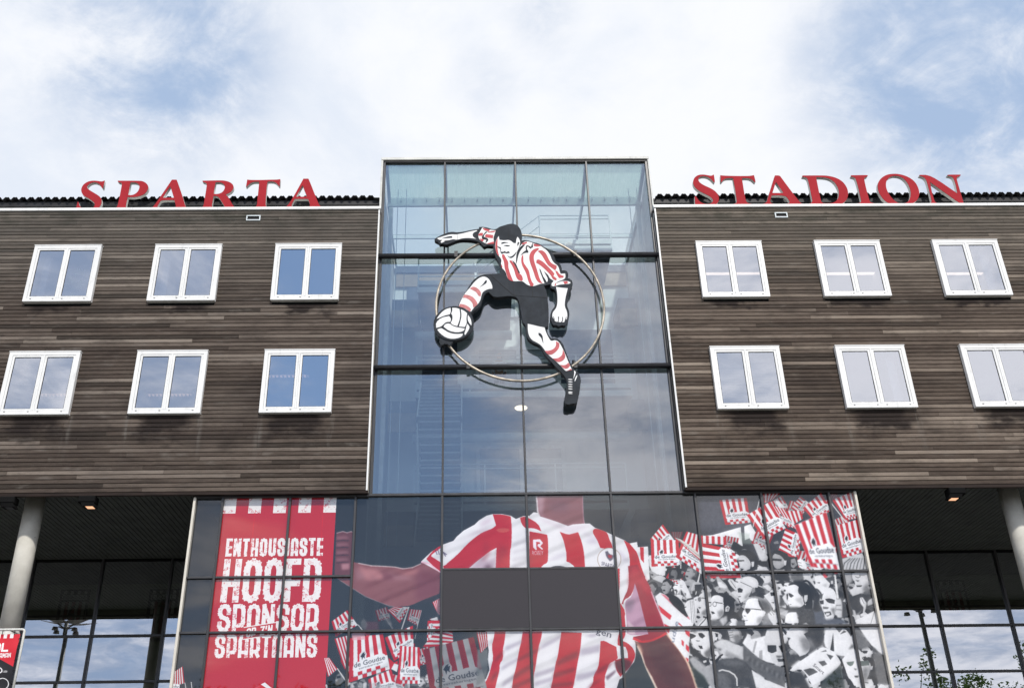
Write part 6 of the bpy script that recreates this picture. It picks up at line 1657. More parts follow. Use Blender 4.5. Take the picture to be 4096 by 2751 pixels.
# ================================================================ roof letters
T1 = lambda p: (280 + p[0] * .14561, 690 + p[1] * .14561)
T2 = lambda p: (600 + p[0] * .15418, 690 + p[1] * .15418)
T3 = lambda p: (960 + p[0] * .15418, 690 + p[1] * .15418)
T4 = lambda p: (2750 + p[0] * .15418, 680 + p[1] * .15418)
T5 = lambda p: (3080 + p[0] * .15418, 680 + p[1] * .15418)
T6 = lambda p: (3470 + p[0] * .17131, 670 + p[1] * .17131)
T7 = lambda p: (3380 + p[0] * .09564, 680 + p[1] * .09564)
LET = [
 ('S', 'leftmost letter of the word SPARTA', T1, [[(162,1015),(205,815),(218,803),(238,818),(247,880),(290,955),(365,1002),(450,1022),(560,1010),(620,985),(670,930),(685,880),(660,820),(590,760),(480,690),(370,640),(320,560),(303,480),(320,410),(370,330),(460,265),(560,232),(660,226),(760,232),(830,245),(880,248),(920,235),(945,220),(955,225),(905,440),(890,440),(850,370),(790,305),(720,275),(640,268),(560,295),(500,340),(465,390),(475,430),(520,475),(600,525),(720,595),(810,655),(860,720),(872,800),(855,880),(810,950),(760,995),(700,1032),(560,1045),(400,1042),(330,1030),(162,1030)]]),
 ('P', 'second letter of the word SPARTA', T1, [[(1315,228),(1900,228),(2000,240),(2090,290),(2145,360),(2152,430),(2120,510),(2050,590),(1950,640),(1840,668),(1740,680),(1585,675),(1560,790),(1535,900),(1535,960),(1560,985),(1620,1005),(1620,1022),(1180,1022),(1180,1005),(1250,985),(1300,930),(1325,850),(1430,320),(1420,295),(1385,275),(1330,265),(1310,245)], [(1660,275),(1760,272),(1830,285),(1885,320),(1912,380),(1900,450),(1860,530),(1790,590),(1700,625),(1598,622)]]),
 ('A', 'third letter of the word SPARTA', T2, [[(568,188),(690,188),(720,260),(850,640),(890,790),(920,880),(950,910),(1000,925),(1000,955),(565,955),(565,935),(640,920),(670,890),(670,850),(630,715),(290,715),(240,790),(200,860),(190,910),(215,935),(215,955),(0,955),(0,930),(60,910),(120,840),(200,730),(565,195)], [(525,355),(618,655),(330,655)]]),
 ('R', 'fourth letter of the word SPARTA', T2, [[(1365,215),(1840,205),(1960,215),(2080,255),(2150,310),(2172,380),(2150,450),(2080,520),(1960,575),(2010,620),(2060,690),(2130,820),(2180,890),(2230,915),(2300,925),(2300,950),(1970,950),(1920,850),(1850,740),(1800,660),(1750,620),(1700,605),(1648,605),(1625,740),(1608,840),(1610,890),(1640,915),(1720,930),(1720,950),(1250,950),(1250,930),(1340,910),(1385,870),(1400,800),(1475,330),(1470,290),(1430,260),(1375,245),(1360,230)], [(1700,255),(1790,248),(1860,265),(1920,305),(1945,370),(1930,440),(1880,510),(1800,550),(1720,562),(1652,555)]]),
 ('T', 'fifth letter of the word SPARTA', T3, [[(188,185),(240,195),(500,198),(760,190),(950,188),(1045,175),(1048,185),(1025,365),(1010,355),(960,290),(900,245),(840,232),(720,232),(700,300),(665,720),(665,850),(690,895),(780,918),(780,938),(310,938),(310,918),(400,895),(440,850),(450,720),(500,240),(380,238),(300,258),(230,310),(165,375),(155,370)]]),
 ('A', 'rightmost letter of the word SPARTA', T3, [[(1645,162),(1775,162),(1820,260),(1950,590),(2030,790),(2060,850),(2100,885),(2190,910),(2190,935),(1700,935),(1700,915),(1790,895),(1822,850),(1800,770),(1765,685),(1425,685),(1370,770),(1335,850),(1350,890),(1430,912),(1430,935),(1120,935),(1120,915),(1200,890),(1280,800),(1400,610)], [(1625,330),(1735,630),(1455,630)]]),
 ('S', 'leftmost letter of the word STADION', T4, [[(185,690),(205,680),(225,690),(260,750),(310,815),(400,870),(500,890),(580,880),(640,845),(668,800),(650,750),(590,690),(450,620),(300,545),(200,460),(155,390),(143,320),(155,250),(190,190),(260,140),(330,122),(430,120),(540,140),(600,152),(640,145),(665,122),(685,128),(713,300),(705,325),(690,325),(650,280),(580,210),(500,170),(420,160),(340,170),(290,205),(280,250),(290,290),(340,345),(430,400),(560,455),(680,520),(760,590),(810,680),(818,760),(800,830),(750,890),(690,922),(690,940),(205,940)]]),
 ('T', 'second letter of the word STADION', T4, [[(850,138),(950,150),(1280,158),(1500,158),(1620,155),(1725,135),(1770,305),(1755,325),(1700,275),(1640,230),(1560,210),(1412,212),(1430,330),(1480,640),(1515,810),(1560,860),(1665,885),(1665,922),(1190,922),(1190,885),(1250,870),(1280,840),(1275,760),(1185,212),(1050,210),(970,225),(920,270),(890,315),(865,318)]]),
 ('A', 'third letter of the word STADION', T5, [[(130,143),(255,143),(300,210),(620,640),(740,790),(790,850),(830,875),(910,885),(910,918),(405,918),(405,885),(480,870),(515,840),(490,780),(400,660),(45,660),(15,760),(5,800),(10,840),(50,875),(140,885),(140,918),(-197,918),(-197,885),(-120,865),(-80,820),(-60,740),(125,145)], [(152,310),(350,597),(65,597)]]),
 ('D', 'fourth letter of the word STADION', T5, [[(845,145),(1350,143),(1500,150),(1700,195),(1860,280),(1960,390),(2020,520),(2030,640),(2000,750),(1930,840),(1840,890),(1780,912),(1000,912),(1000,880),(1060,865),(1100,820),(1095,760),(1060,600),(985,250),(950,200),(900,185),(845,178),(835,165)], [(1197,190),(1380,190),(1540,220),(1660,300),(1740,410),(1785,530),(1790,650),(1760,760),(1690,830),(1600,865),(1400,870),(1350,850),(1320,800),(1270,560)]]),
 ('I', 'fifth letter of the word STADION', T7, [[(255,225),(925,212),(955,235),(950,262),(915,285),(850,300),(812,340),(812,450),(900,830),(1000,1200),(1040,1330),(1110,1375),(1270,1405),(1280,1465),(510,1465),(520,1410),(640,1370),(680,1330),(670,1230),(520,600),(450,380),(410,320),(350,295),(270,280),(240,255)]]),
 ('O', 'sixth letter of the word STADION', T6, [[(235,400),(270,310),(340,230),(450,170),(560,150),(690,148),(830,175),(970,230),(1090,315),(1170,430),(1210,560),(1210,650),(1170,750),(1090,820),(1000,862),(860,880),(700,880),(560,862),(450,815),(350,720),(270,600),(240,500)], [(428,380),(450,300),(510,230),(600,195),(690,195),(800,225),(890,300),(960,410),(1005,530),(1010,650),(985,750),(930,815),(860,838),(760,838),(690,820),(600,750),(510,640),(440,500)]]),
 ('N', 'rightmost letter of the word STADION', T6, [[(1215,175),(1470,172),(2095,605),(2060,400),(2005,240),(1960,210),(1890,195),(1860,185),(1880,168),(2170,168),(2178,185),(2150,205),(2090,225),(2080,260),(2120,400),(2255,866),(2190,866),(1460,340),(1500,560),(1560,770),(1590,820),(1640,835),(1725,845),(1725,868),(1410,868),(1410,845),(1470,835),(1500,800),(1490,740),(1400,380),(1365,280),(1320,230),(1260,205),(1210,195)]]),
]
M['let_red'] = mat_plain('red_letter_face', (0.37, 0.022, 0.030), 0.75, 0.15, 0, 0.06, 2.0)
M['let_side'] = mat_plain('off_white_letter_return', (0.60, 0.60, 0.56), 0.55, 0.4, 0, 0.08, 3.0, (1, 1, 1), 0, 0.25)
M['let_edge'] = mat_plain('dark_letter_edge', (0.03, 0.012, 0.012), 0.5, 0.3)
YL = 0.12
for i, (ch, where, fn, loops) in enumerate(LET):
    fl = [flat(fn, smooth_loop(lp, 2), YL) for lp in loops]
    zmin = min(p[1] for p in fl[0]); xm = sum(p[0] for p in fl[0]) / len(fl[0])
    root = empty('roof_letter', (xm, YL, ZT + 0.093))
    tag(root, 'red serif letter %s on the roof edge, %s' % (ch, where), 'letter', 'red letters of the word ' + ('SPARTA' if i < 6 else 'STADION'))
    lift = ZT + 0.094 - zmin
    fl = [[(x, z + max(0, lift) * 0 if z > zmin + 0.06 else max(z, ZT + 0.094)) for x, z in lp] for lp in fl]
    extrude(fl, YL, YL + 0.012, [M['let_red'], M['let_edge']], 'face', root)
    extrude(fl, YL + 0.0125, YL + 0.125, [M['let_side']], 'return', root)
    xs_ = [p[0] for p in fl[0]]
    box('mounting_rail', min(xs_) + 0.06, max(xs_) - 0.06, YL + 0.13, YL + 0.16, ZT + 0.094, ZT + 0.125, M['white_dirty'], root)

# ================================================================ small things
def strip_lamp(px, py, Z, w, label, group, mt='tube_lamp'):
    p = at(px, py, Z=Z - 0.06)
    root = empty('ceiling_lamp', (p[0], p[1], Z))
    tag(root, label, 'ceiling lamp', group)
    MB().box(p[0] - w / 2, p[0] + w / 2, p[1] - 0.09, p[1] + 0.09, Z - 0.05, Z - 0.002).build('housing', M['white'], root)
    MB().box(p[0] - w / 2 + 0.03, p[0] + w / 2 - 0.03, p[1] - 0.07, p[1] + 0.07, Z - 0.062, Z - 0.052).build('tube', M[mt], root)
    if mt == 'louvre_lamp':
        for k in range(14): MB().box(p[0] - w / 2 + 0.06 + k * 0.12, p[0] - w / 2 + 0.10 + k * 0.12, p[1] - 0.085, p[1] + 0.085, Z - 0.10, Z - 0.066).build('louvre', M['white'], root)
for px, wh in ((2935, 'first window right of the glass tower'), (3400, 'middle window of the STADION upper row'), (3890, 'rightmost window of the STADION upper row')):
    strip_lamp(px, 1095, 18.80, 2.2, 'lit strip lamp on the ceiling behind the ' + wh, 'strip lamps in the upper offices')
for px, wh in ((170, 'leftmost window of the SPARTA lower row'), (660, 'middle window of the SPARTA lower row'), (1125, 'lower window nearest the glass tower under SPARTA')):
    strip_lamp(px, 1580 if px < 1000 else 1505, 15.12, 1.7, 'lit louvred strip lamp behind the ' + wh, 'strip lamps in the lower offices', 'louvre_lamp')
def round_lamp(px, py, Z, r, label):
    p = at(px, py, Z=Z - 0.04)
    root = empty('round_lamp', (p[0], p[1], Z)); tag(root, label, 'ceiling lamp', 'round ceiling lamps in the atrium')
    MB().tube([(p[0], p[1], Z - 0.002), (p[0], p[1], Z - 0.03)], r * 1.06, 24).build('rim', M['white'], root)
    MB().tube([(p[0], p[1], Z - 0.031), (p[0], p[1], Z - 0.05), (p[0], p[1], Z - 0.075)], [r, r * 0.9, r * 0.5], 24).build('diffuser', M['round_lamp'], root)
round_lamp(2084, 1632, 14.68, 0.20, 'lit round ceiling lamp behind the middle mullion below the footballer')
round_lamp(2012, 2120, 11.01, 0.20, 'lit round ceiling lamp showing through the printed red shoulder stripe')
round_lamp(2321, 1850, 14.68, 0.09, 'tiny lit spot lamp low behind the third tower bay')
# white disc lamp on the right-hand gallery
p = at(2277, 985, Y=2.96)
root = empty('wall_lamp', (p[0], p[1], p[2])); tag(root, 'pale round disc lamp under the upper landing behind the steel ring', 'lamp')
MB().tube([(p[0], 2.98, p[2]), (p[0], 2.93, p[2])], 0.17, 24).build('disc', M['white'], root)
MB().tube([(p[0], 2.929, p[2]), (p[0], 2.92, p[2])], 0.13, 24).build('glass', M['white_dirty'], root)

# pipe elbow beside the tower, sensor boxes, conduit
q = at(1490, 815, Y=0.75)
mb = MB().tube([(-2.96, 0.66, 19.84), (-2.96, 0.66, 20.0), (-2.955, 0.66, 20.05), (-2.93, 0.66, 20.085), (-2.88, 0.66, 20.10), (-2.835, 0.66, 20.10)], 0.045, 12)
o = mb.build('drain_pipe', M['cream'], None, True); tag(o, 'short cream pipe elbow beside the tower on the SPARTA roof edge', 'pipe')
for i, px in enumerate((2688, 2711)):
    c = at(px, 808, Y=0.58)
    root = empty('sensor_box', (c[0], 0.58, 19.86))
    tag(root, ('yellowed' if i == 0 else 'grey') + ' small junction box on a stem at the STADION roof edge', 'junction box', 'junction boxes beside the tower')
    MB().cbox(c[0] - 0.04, c[0] + 0.04, 0.53, 0.60, c[2] - 0.04, c[2] + 0.05, 0.008).build('case', M['cream'] if i == 0 else M['white_dirty'], root)
    MB().tube([(c[0], 0.565, 19.835), (c[0], 0.565, c[2] - 0.04)], 0.012, 8).build('stem', M['white_dirty'], root)
mb = MB().tube([(5.672, 0.262, 14.9), (5.672, 0.262, 19.5), (5.678, 0.24, 19.62)], 0.014, 8)
tag(mb.build('cable_conduit', M['white_dirty'], None, True), 'thin grey cable conduit running up the right tower edge', 'conduit')

# plant and objects on the window sills
def sill(z): return 15.64 if z > 16 else 12.05
M['leaf_green'] = mat_plain('green_houseplant_leaf', (0.10, 0.20, 0.06), 0.45, 0.5, 0, 0.3, 6)
M['pot'] = mat_plain('dark_flower_pot', (0.05, 0.05, 0.055), 0.5, 0.4)
c = at(292, 1130, Y=0.75)
root = empty('monstera_plant', (c[0], 0.75, 16.30)); tag(root, 'green monstera houseplant behind the leftmost SPARTA upper window', 'plant')
MB().tube([(c[0], 0.75, 16.32), (c[0], 0.75, 16.60)], [0.13, 0.16], 16).build('pot', M['pot'], root)
rng = random.Random(4)
for i in range(9):
    a = rng.uniform(0, 6.28); tip = Vector((c[0] + 0.30 * math.cos(a), 0.72 + 0.14 * math.sin(a), c[2] + rng.uniform(-0.25, 0.30)))
    MB().tube([(c[0], 0.75, 16.58), ((c[0] + tip.x) / 2, 0.75, tip.z), tuple(tip)], 0.008, 5).build('stem', M['leaf_green'], root)
    vs, fs = [], []
    s = rng.uniform(0.16, 0.23); ro = rng.uniform(0, 6.28)
    pts = [(0, 0), (.3, .55), (.55, .5), (.42, .35), (.8, .3), (.6, .12), (1, 0), (.6, -.12), (.8, -.3), (.42, -.35), (.55, -.5), (.3, -.55)]
    for x, y in pts:
        X, Yy = s * 1.5 * (x - .3), s * y * 1.3
        vs.append((tip.x + X * math.cos(ro) - Yy * math.sin(ro), tip.y - 0.1 + abs(Yy) * 0.5, tip.z + X * math.sin(ro) + Yy * math.cos(ro)))
    vs2 = [(a_, b_ + 0.003, c_) for a_, b_, c_ in vs]; n = len(vs)
    link('leaf', mesh('leaf', vs + vs2, [tuple(range(n)), tuple(range(n, 2 * n))[::-1]] + [(k, k + n, (k + 1) % n + n, (k + 1) % n) for k in range(n)], M['leaf_green']), root)
box('sill_shelf', -13.3, -3.6, 0.36, 0.95, 16.26, 16.30, M['white'], wing_l)
box('sill_shelf', 6.6, 16.2, 0.36, 0.95, 16.26, 16.30, M['white'], wing_r)
box('sill_shelf', -13.3, -3.6, 0.36, 0.95, 12.67, 12.71, M['white'], wing_l)
box('sill_shelf', 6.6, 16.2, 0.36, 0.95, 12.67, 12.71, M['white'], wing_r)
for i, px in enumerate((1385, 1422)):
    c = at(px, 1165, Y=0.6)
    root = empty('dispenser', (c[0], 0.6, 16.302)); tag(root, ('low white plastic dispenser' if i == 0 else 'taller white plastic dispenser with clear bottle') + ' on the upper SPARTA sill nearest the tower', 'dispenser', 'white dispensers on the window sill')
    h = 0.36 + 0.05 * i
    MB().cbox(c[0] - 0.12, c[0] + 0.12, 0.52, 0.68, 16.302, 16.302 + h, 0.05).build('case', M['white'], root)
    box('slot', c[0] - 0.06, c[0] + 0.06, 0.515, 0.519, 16.302 + h * 0.45, 16.302 + h * 0.65, M['gasket'], root)
    MB().tube([(c[0] + 0.05, 0.6, 16.30 + h), (c[0] + 0.06, 0.6, 16.30 + h + 0.32), (c[0] + 0.10, 0.6, 16.30 + h + 0.36)], 0.012, 6).build('spout', M['white'], root)
c = at(1165, 1168, Y=0.6)
root = empty('desk_tray', (c[0], 0.6, 16.302)); tag(root, 'low white tray with two upright pins on the sill beside the dispensers', 'tray')
MB().cbox(c[0] - 0.16, c[0] + 0.16, 0.52, 0.68, 16.302, 16.45, 0.02).build('tray', M['white'], root)
for s in (-0.2, 0.2): MB().tube([(c[0] + s, 0.6, 16.302), (c[0] + s, 0.6, 16.56)], 0.008, 6).build('pin', M['white'], root)
c = at(1235, 1600, Y=0.65)
root = empty('laptop', (c[0], 0.65, 12.712)); tag(root, 'open laptop seen edge on behind the lower SPARTA window nearest the tower', 'laptop')
MB().cbox(c[0] - 0.05, c[0] + 0.42, 0.5, 0.85, 12.80, 12.83, 0.006).build('keyboard', M['white_dirty'], root)
vs = [(c[0] - 0.06, 0.5, 12.83), (c[0] - 0.06, 0.85, 12.83), (c[0] + 0.10, 0.85, 13.26), (c[0] + 0.10, 0.5, 13.26)]
vs2 = [(x - 0.02, y, z) for x, y, z in vs]
link('screen', mesh('screen', vs + vs2, [(0, 1, 2, 3), (7, 6, 5, 4), (0, 4, 5, 1), (1, 5, 6, 2), (2, 6, 7, 3), (3, 7, 4, 0)], M['white_dirty']), root)
MB().box(c[0] + 0.0, c[0] + 0.40, 0.52, 0.84, 12.712, 12.798).build('stand', M['steel_pale'], root)

# woman standing on the first gallery behind the tower glass
def skin_body(name, pts, edges, radii, mat, parent=None, sub=2, rootv=0):
    me = bpy.data.meshes.new(name); me.from_pydata(pts, edges, []); me.update()
    o = bpy.data.objects.new(name, me); COL.objects.link(o)
    md = o.modifiers.new('skin', 'SKIN'); md.use_smooth_shade = True
    for i, r in enumerate(radii):
        rr = r if isinstance(r, tuple) else (r, r)
        me.skin_vertices[0].data[i].radius = rr
    me.skin_vertices[0].data[rootv].use_root = True
    o.modifiers.new('sub', 'SUBSURF').levels = sub
    dg = bpy.context.evaluated_depsgraph_get()
    nm = bpy.data.meshes.new_from_object(o.evaluated_get(dg)); nm.name = name
    bpy.data.objects.remove(o)
    nm.materials.clear(); nm.materials.append(mat)
    return link(name, nm, parent)
hp = at(1995, 1418, Y=4.2)
HX, HY, HZ = float(hp[0]), 4.2, 15.12
M['skin'] = mat_plain('skin', (0.48, 0.30, 0.22), 0.55, 0.4)
M['hair'] = mat_plain('brown_hair', (0.06, 0.035, 0.022), 0.6, 0.4)
M['blouse'] = mat_plain('white_blouse', (0.72, 0.72, 0.74), 0.8, 0.2)
M['trousers'] = mat_plain('dark_trousers', (0.03, 0.03, 0.04), 0.8, 0.2)
wo = empty('person', (HX, HY, HZ), 0)
tag(wo, 'woman with long brown hair and white blouse standing on the gallery behind the tower glass', 'person')
def W(x, y, z): return (HX + x, HY + y, HZ + z)
bp_ = [W(0,0,.95), W(0,0,1.15), W(0,0,1.36), W(0,0,1.45), W(.01,-.01,1.53), W(.02,-.02,1.62), W(.02,-.01,1.69),
       W(.18,0,1.36), W(.22,.02,1.10), W(.20,-.08,.87), W(.19,-.11,.80), W(-.18,0,1.36), W(-.22,.02,1.10), W(-.20,-.08,.87), W(-.19,-.11,.80),
       W(.09,0,.88), W(.10,0,.48), W(.10,.02,.07), W(.11,-.12,.03), W(-.09,0,.88), W(-.10,0,.48), W(-.10,.02,.07), W(-.11,-.12,.03)]
be = [(0,1),(1,2),(2,3),(3,4),(4,5),(5,6),(2,7),(7,8),(8,9),(9,10),(2,11),(11,12),(12,13),(13,14),(0,15),(15,16),(16,17),(17,18),(0,19),(19,20),(20,21),(21,22)]
br_ = [.13,.11,.13,.055,.06,.085,.07,.055,.042,.030,.022,.055,.042,.030,.022,.085,.055,.038,.035,.085,.055,.038,.035]
skin_body('body', bp_, be, br_, M['skin'], wo)
skin_body('blouse', [W(0,0,.93), W(0,0,1.15), W(0,0,1.37), W(.18,0,1.365), W(.22,.02,1.10), W(.21,-.05,.95), W(-.18,0,1.365), W(-.22,.02,1.10), W(-.21,-.05,.95)], [(0,1),(1,2),(2,3),(3,4),(4,5),(2,6),(6,7),(7,8)], [.15,.13,.145,.07,.055,.045,.07,.055,.045], M['blouse'], wo)
skin_body('trousers', [W(0,0,.97), W(.09,0,.86), W(.10,0,.48), W(.10,.02,.10), W(-.09,0,.86), W(-.10,0,.48), W(-.10,.02,.10)], [(0,1),(1,2),(2,3),(0,4),(4,5),(5,6)], [.145,.10,.068,.055,.10,.068,.055], M['trousers'], wo)
skin_body('hair', [W(.02,.02,1.70), W(.02,.05,1.62), W(.02,.07,1.48), W(.02,.08,1.34)], [(0,1),(1,2),(2,3)], [(.09,.085),(.10,.08),(.09,.06),(.06,.04)], M['hair'], wo)

# match banner in its pipe frame at the lower left
PRINT_FACADE = PRINT
PRINT = Canvas(-13.2, -11.46, 4.8, 7.10, 220, 0.6, (30, 30, 34), 1.0)
TL_['Z6'] = (0, 2350, .34261)
PRINT.paint([PRINT.w2c([(-13.2, 7.1), (-11.46, 7.1), tuple(at(52, 2664, Y=0.6)[[0, 2]]), tuple(at(-160, 2545, Y=.6)[[0, 2]])])], (208, 42, 56))
for k in range(9):
    xa = -11.62 - k * 0.165
    PRINT.paint([PRINT.w2c([(xa - 0.09, 7.1), (xa, 7.1), (xa, 7.0), (xa - 0.09, 7.0)])], (236, 236, 236))
stencil(Quad('Z6', (-66, 640), (100, 642), (92, 742), (-84, 744)), 'OL', 0.22, 0.10, (240, 240, 240), None)
stencil(Quad('Z6', (-30, 762), (130, 757), (122, 808), (-44, 816)), 'ERMAN', 0.17, 0.07, (240, 240, 240), None)
def ringp(cx, cy, r0, r1):
    f = lambda r: PRINT.px2c(T('Z6', [(cx + r * math.cos(k / 20 * 6.2832), cy + r * .95 * math.sin(k / 20 * 6.2832)) for k in range(20)]))
    PRINT.paint([f(r1), f(r0)], (225, 225, 225))
ringp(-12, 960, 26, 38); ringp(28, 1115, 62, 72)
q = Quad('Z6', (30, 960), (92, 962), (88, 985), (28, 985)); q.text('1888-', 0, 0, 1, 1, (225, 225, 225))
img = PRINT.image('banner_print')
t = NT('banner_cloth')
sep = t.n('ShaderNodeSeparateXYZ'); t.l(t.pos(), sep.inputs[0])
cmb = t.n('ShaderNodeCombineXYZ')
t.l(t.rng(sep.outputs[0], PRINT.x0, PRINT.x1, 0, 1, False), cmb.inputs[0]); t.l(t.rng(sep.outputs[2], PRINT.z0, PRINT.z1, 0, 1, False), cmb.inputs[1])
im = t.n('ShaderNodeTexImage'); im.image = img; im.extension = 'EXTEND'; t.l(cmb.outputs[0], im.inputs[0])
M['banner'] = t.end(t.bsdf(im.outputs[0], 0.55, 0.35))
PRINT = PRINT_FACADE
bn = empty('match_banner', (-12.3, 0.6, 4.6)); tag(bn, 'red and black match banner laced into a white pipe frame at the lower left', 'banner')
vs, fs = [], []
nx, nz = 24, 30
for i in range(nx + 1):
    for j in range(nz + 1):
        x = -13.2 + 1.74 * i / nx; z = 4.8 + 2.3 * j / nz
        vs.append((x, 0.6 + 0.012 * math.sin(x * 9 + z * 3) + 0.008 * math.sin(z * 11), z))
for i in range(nx):
    for j in range(nz): fs.append((i * (nz + 1) + j, (i + 1) * (nz + 1) + j, (i + 1) * (nz + 1) + j + 1, i * (nz + 1) + j + 1))
n = len(vs); vs += [(x, y + 0.004, z) for x, y, z in vs]; fs += [tuple(k + n for k in f)[::-1] for f in fs]
cl = link('cloth', mesh('cloth', vs, fs, M['banner']), bn)
for p in cl.data.polygons: p.use_smooth = True
MB().tube([(-13.35, 0.6, 7.21), (-11.42, 0.6, 7.21), (-11.38, 0.6, 7.195), (-11.365, 0.6, 7.16), (-11.365, 0.6, 4.5)], 0.032, 12).build('pipe_frame', M['white_dirty'], bn, True)
for k in range(9): MB().tube([(-11.47, 0.59, 6.98 - k * 0.26), (-11.42, 0.56, 6.99 - k * 0.26), (-11.34, 0.60, 6.99 - k * 0.26), (-11.40, 0.64, 6.98 - k * 0.26)], 0.009, 5).build('cord', M['gasket'], bn)
for k in range(6): MB().tube([(-11.6 - k * 0.3, 0.59, 7.08), (-11.6 - k * 0.3, 0.56, 7.16), (-11.6 - k * 0.3, 0.60, 7.25), (-11.6 - k * 0.3, 0.64, 7.16)], 0.009, 5).build('cord', M['gasket'], bn)
for x in (-11.75, -12.5): MB().tube([(x, 0.62, 7.21), (x, 1.2, 7.21)], 0.025, 8).build('bracket', M['white_dirty'], bn)

# posters in the halls
M['poster_black'] = mat_plain('poster_black', (0.012, 0.012, 0.014), 0.5, 0.4)
M['poster_white'] = mat_plain('poster_white', (0.42, 0.42, 0.38), 0.5, 0.4)
M['poster_red'] = mat_plain('poster_red', (0.20, 0.018, 0.022), 0.5, 0.4)
def poster(px, py, wpx, head, num, label):
    a, b = at(px, py, Y=11.5), at(px + wpx, py, Y=11.5)
    x0, x1, z1 = a[0], b[0], a[2]; w = x1 - x0; h = w * 1.75; z0 = z1 - h
    root = empty('hall_poster', ((x0 + x1) / 2, 11.5, z0)); tag(root, label, 'poster', 'striped lounge posters on the hall walls')
    box('board', x0, x1, 11.50, 11.545, z0, z1, M['poster_black'], root)
    mw, mr, mk = MB(), MB(), MB()
    for k in range(7):
        xa = x0 + w * (0.12 + k * 0.115)
        (mw if k % 2 == 0 else mr).box(xa, xa + w * 0.1, 11.492, 11.499, z0 + h * 0.06, z1 - h * 0.24)
        if k % 2 == 0: mw.box(xa, xa + w * 0.1, 11.492, 11.499, z1 - h * 0.09, z1 - h * 0.03)
    mw.box(x0 + w * 0.08, x1 - w * 0.08, 11.492, 11.499, z1 - h * 0.20, z1 - h * 0.105)
    for s, u0, v0, u1, v1 in ((head, .12, .115, .88, .19), (num, .36, .30, .64, .66)):
        for lp in text_loops(s):
            v = [(x0 + w * (u0 + p[0] * (u1 - u0)), 11.488, z1 - h * (v1 + p[1] * (v0 - v1))) for p in lp]
            v += [(q[0], 11.491, q[2]) for q in v]; m_ = len(lp)
            mk.add(v, [tuple(range(m_)), tuple(range(m_, 2 * m_))[::-1]])
    mw.build('white_print', M['poster_white'], root); mr.build('red_print', M['poster_red'], root); mk.build('lettering', M['poster_black'], root)
poster(245, 2357, 117, 'BUSINESS LOGE', '6', 'striped poster BUSINESS LOGE 6 inside the left hall')
poster(600, 2355, 117, 'LOGE', '7', 'striped poster with the number 7 inside the left hall')
poster(3742, 2319, 113, 'BUSINESS LOGE', '1R', 'striped poster BUSINESS LOGE 1R inside the right hall')
poster(3406, 2325, 113, 'BUSINESS LOGE', '2', 'striped poster half hidden by the edge of the printed glass in the right hall')

# ---------------------------------------------------------------- across the street: lamp posts and trees, seen in the glass
M['lamp_steel'] = mat_plain('grey_lamp_post_steel', (0.16, 0.17, 0.16), 0.5, 0.4)
M['reflector'] = mat_plain('pale_lamp_reflector', (0.45, 0.45, 0.42), 0.5, 0.4)
def lamp_post(x, y, h, label):
    root = empty('lamp_post', (x, y, 0)); tag(root, label, 'lamp post', 'lamp posts mirrored in the recessed glass')
    MB().tube([(x, y, 0), (x, y, 1.2), (x, y, h)], [0.13, 0.12, 0.085], 16).build('pole', M['lamp_steel'], root, True)
    for k in range(4):
        a = 0.5 + k * math.pi / 2
        d = Vector((math.cos(a), math.sin(a), 0)); s = Vector((-d.y, d.x, 0))
        c = Vector((x, y, h - 0.1)) + d * 0.65
        MB().tube([(x, y, h - 0.3), tuple(c - d * 0.2 + Vector((0, 0, -0.05)))], 0.03, 6).build('arm', M['lamp_steel'], root)
        MB().tube([tuple(c + Vector((0, 0, -0.20)) - d * 0.12), tuple(c + Vector((0, 0, -0.32)) - d * 0.12)], [0.10, 0.13], 10).build('spot', M['lamp_steel'], root)
        vs = []
        for u, v in ((-.45, -.30), (.50, -.36), (.50, .36), (-.45, .30)): vs.append(tuple(c + d * u + s * v + Vector((0, 0, 0.22 * u + 0.1))))
        vs += [(p[0], p[1], p[2] + 0.02) for p in vs]
        link('reflector_plate', mesh('reflector_plate', vs, [(3, 2, 1, 0), (4, 5, 6, 7), (0, 1, 5, 4), (1, 2, 6, 5), (2, 3, 7, 6), (3, 0, 4, 7)], M['reflector']), root)
a = at(270, 2500, Y=16.8); lamp_post(float(a[0]), -2.0, float(a[2]) + 0.15, 'lamp post with four tilted reflectors mirrored in the left recessed glass')
a = at(3682, 2448, Y=16.8); lamp_post(float(a[0]), -2.0, float(a[2]) + 0.35, 'lamp post with four tilted reflectors mirrored in the right recessed glass')
def leafmat():
    t = NT('tree_foliage')
    p = t.pos(); n1 = t.noise(p, 0.7, 4, 0.6); n2 = t.noise(p, 6.0, 2, 0.5)
    c = t.mix(t.rng(n1, 0.35, 0.65), (0.030, 0.060, 0.018), (0.075, 0.120, 0.030))
    c = t.mix(t.rng(n2, 0.4, 0.7, 0, 0.4), c, (0.11, 0.15, 0.04))
    b = t.bsdf(c, 0.55, 0.3)
    tl = t.n('ShaderNodeBsdfTranslucent'); tl.inputs[0].default_value = (0.08, 0.14, 0.03, 1)
    mx = t.n('ShaderNodeMixShader'); mx.inputs[0].default_value = 0.3; t.l(b, mx.inputs[1]); t.l(tl.outputs[0], mx.inputs[2])
    return t.end(mx.outputs[0])
M['foliage'] = leafmat()
M['bark'] = mat_plain('tree_bark', (0.09, 0.075, 0.06), 0.9, 0.2, 0, 0.3, 8)
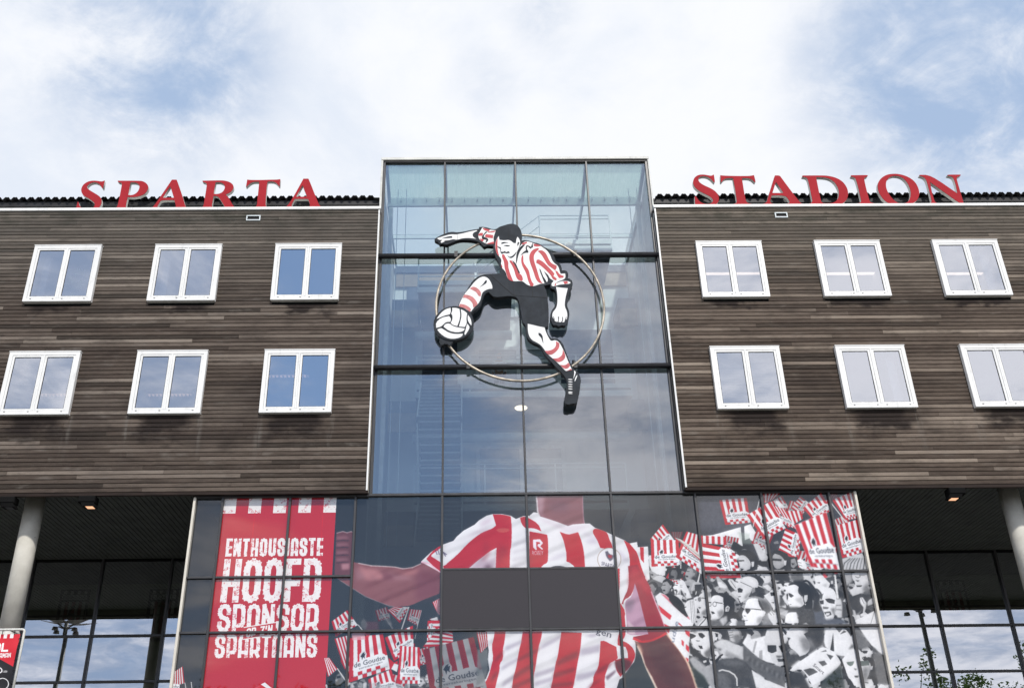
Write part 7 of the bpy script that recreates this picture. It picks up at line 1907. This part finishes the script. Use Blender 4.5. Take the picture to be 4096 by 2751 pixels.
def tree(x, y, h, r, seed, label):
    rg = random.Random(seed)
    root = empty('tree', (x, y, 0)); tag(root, label, 'tree', 'trees across the forecourt')
    mb = MB(); top = (x + rg.uniform(-.3, .3), y + rg.uniform(-.3, .3), h * 0.72)
    mb.tube([(x, y, 0), (x + rg.uniform(-.1, .1), y, h * 0.3), top], [0.26, 0.19, 0.06], 10)
    tips = []
    for k in range(11):
        a = rg.uniform(0, 6.28); z0 = h * rg.uniform(0.28, 0.68); l = r * rg.uniform(0.55, 1.0)
        e = (x + l * math.cos(a), y + l * math.sin(a), min(h * 0.97, z0 + rg.uniform(0.12, 0.34) * h))
        md = ((x + e[0]) / 2, (y + e[1]) / 2, (z0 + e[2]) / 2 - 0.1)
        mb.tube([(x, y, z0), md, e], [0.09, 0.05, 0.02], 6); tips += [e, md]
    tips += [top, (x, y, h * 0.93)]
    mb.build('trunk', M['bark'], root)
    vs, fs = [], []
    for k in range(62):
        c = Vector(rg.choice(tips)) + Vector((rg.gauss(0, r * .22), rg.gauss(0, r * .22), rg.gauss(0, h * .05)))
        cr = rg.uniform(0.3, 0.75)
        for _ in range(rg.randint(30, 60)):
            p_ = c + Vector((rg.gauss(0, cr * .6), rg.gauss(0, cr * .6), rg.gauss(0, cr * .5)))
            u = Vector((rg.gauss(0, 1), rg.gauss(0, 1), rg.gauss(0, .6))).normalized(); w_ = u.orthogonal().normalized()
            s = rg.uniform(0.09, 0.19); b_ = len(vs)
            vs += [tuple(p_ - u * s), tuple(p_ + w_ * s * .5), tuple(p_ + u * s), tuple(p_ - w_ * s * .5)]
            fs.append((b_, b_ + 1, b_ + 2, b_ + 3))
    link('crown', mesh('crown', vs, fs, M['foliage']), root)
TREES = [(-25, -33, 10.5, 3.2), (-17, -37, 12.5, 3.6), (-9.5, -35, 11.6, 3.4), (-2, -40, 10.5, 3.2), (31, -34, 15.0, 3.6), (37, -37, 14.0, 3.8), (44, -33, 15.5, 4.2), (26, -41, 12.0, 3.2)]
tl_ = ['tree mirrored low at the far left edge of the recessed glass', 'tree mirrored low in the foot of the red ENTHOUSIASTE banner', 'tree mirrored low behind the left flags of the print', 'tree mirrored low in the printed shirt',
       'tall tree mirrored beside the right lamp post', 'tree mirrored low in the middle of the right recessed glass', 'tree mirrored at the right edge of the recessed glass', 'small tree mirrored low at the right end of the crowd print']
for i, (x, y, h, r) in enumerate(TREES): tree(x, y, h, r, 30 + i, tl_[i])
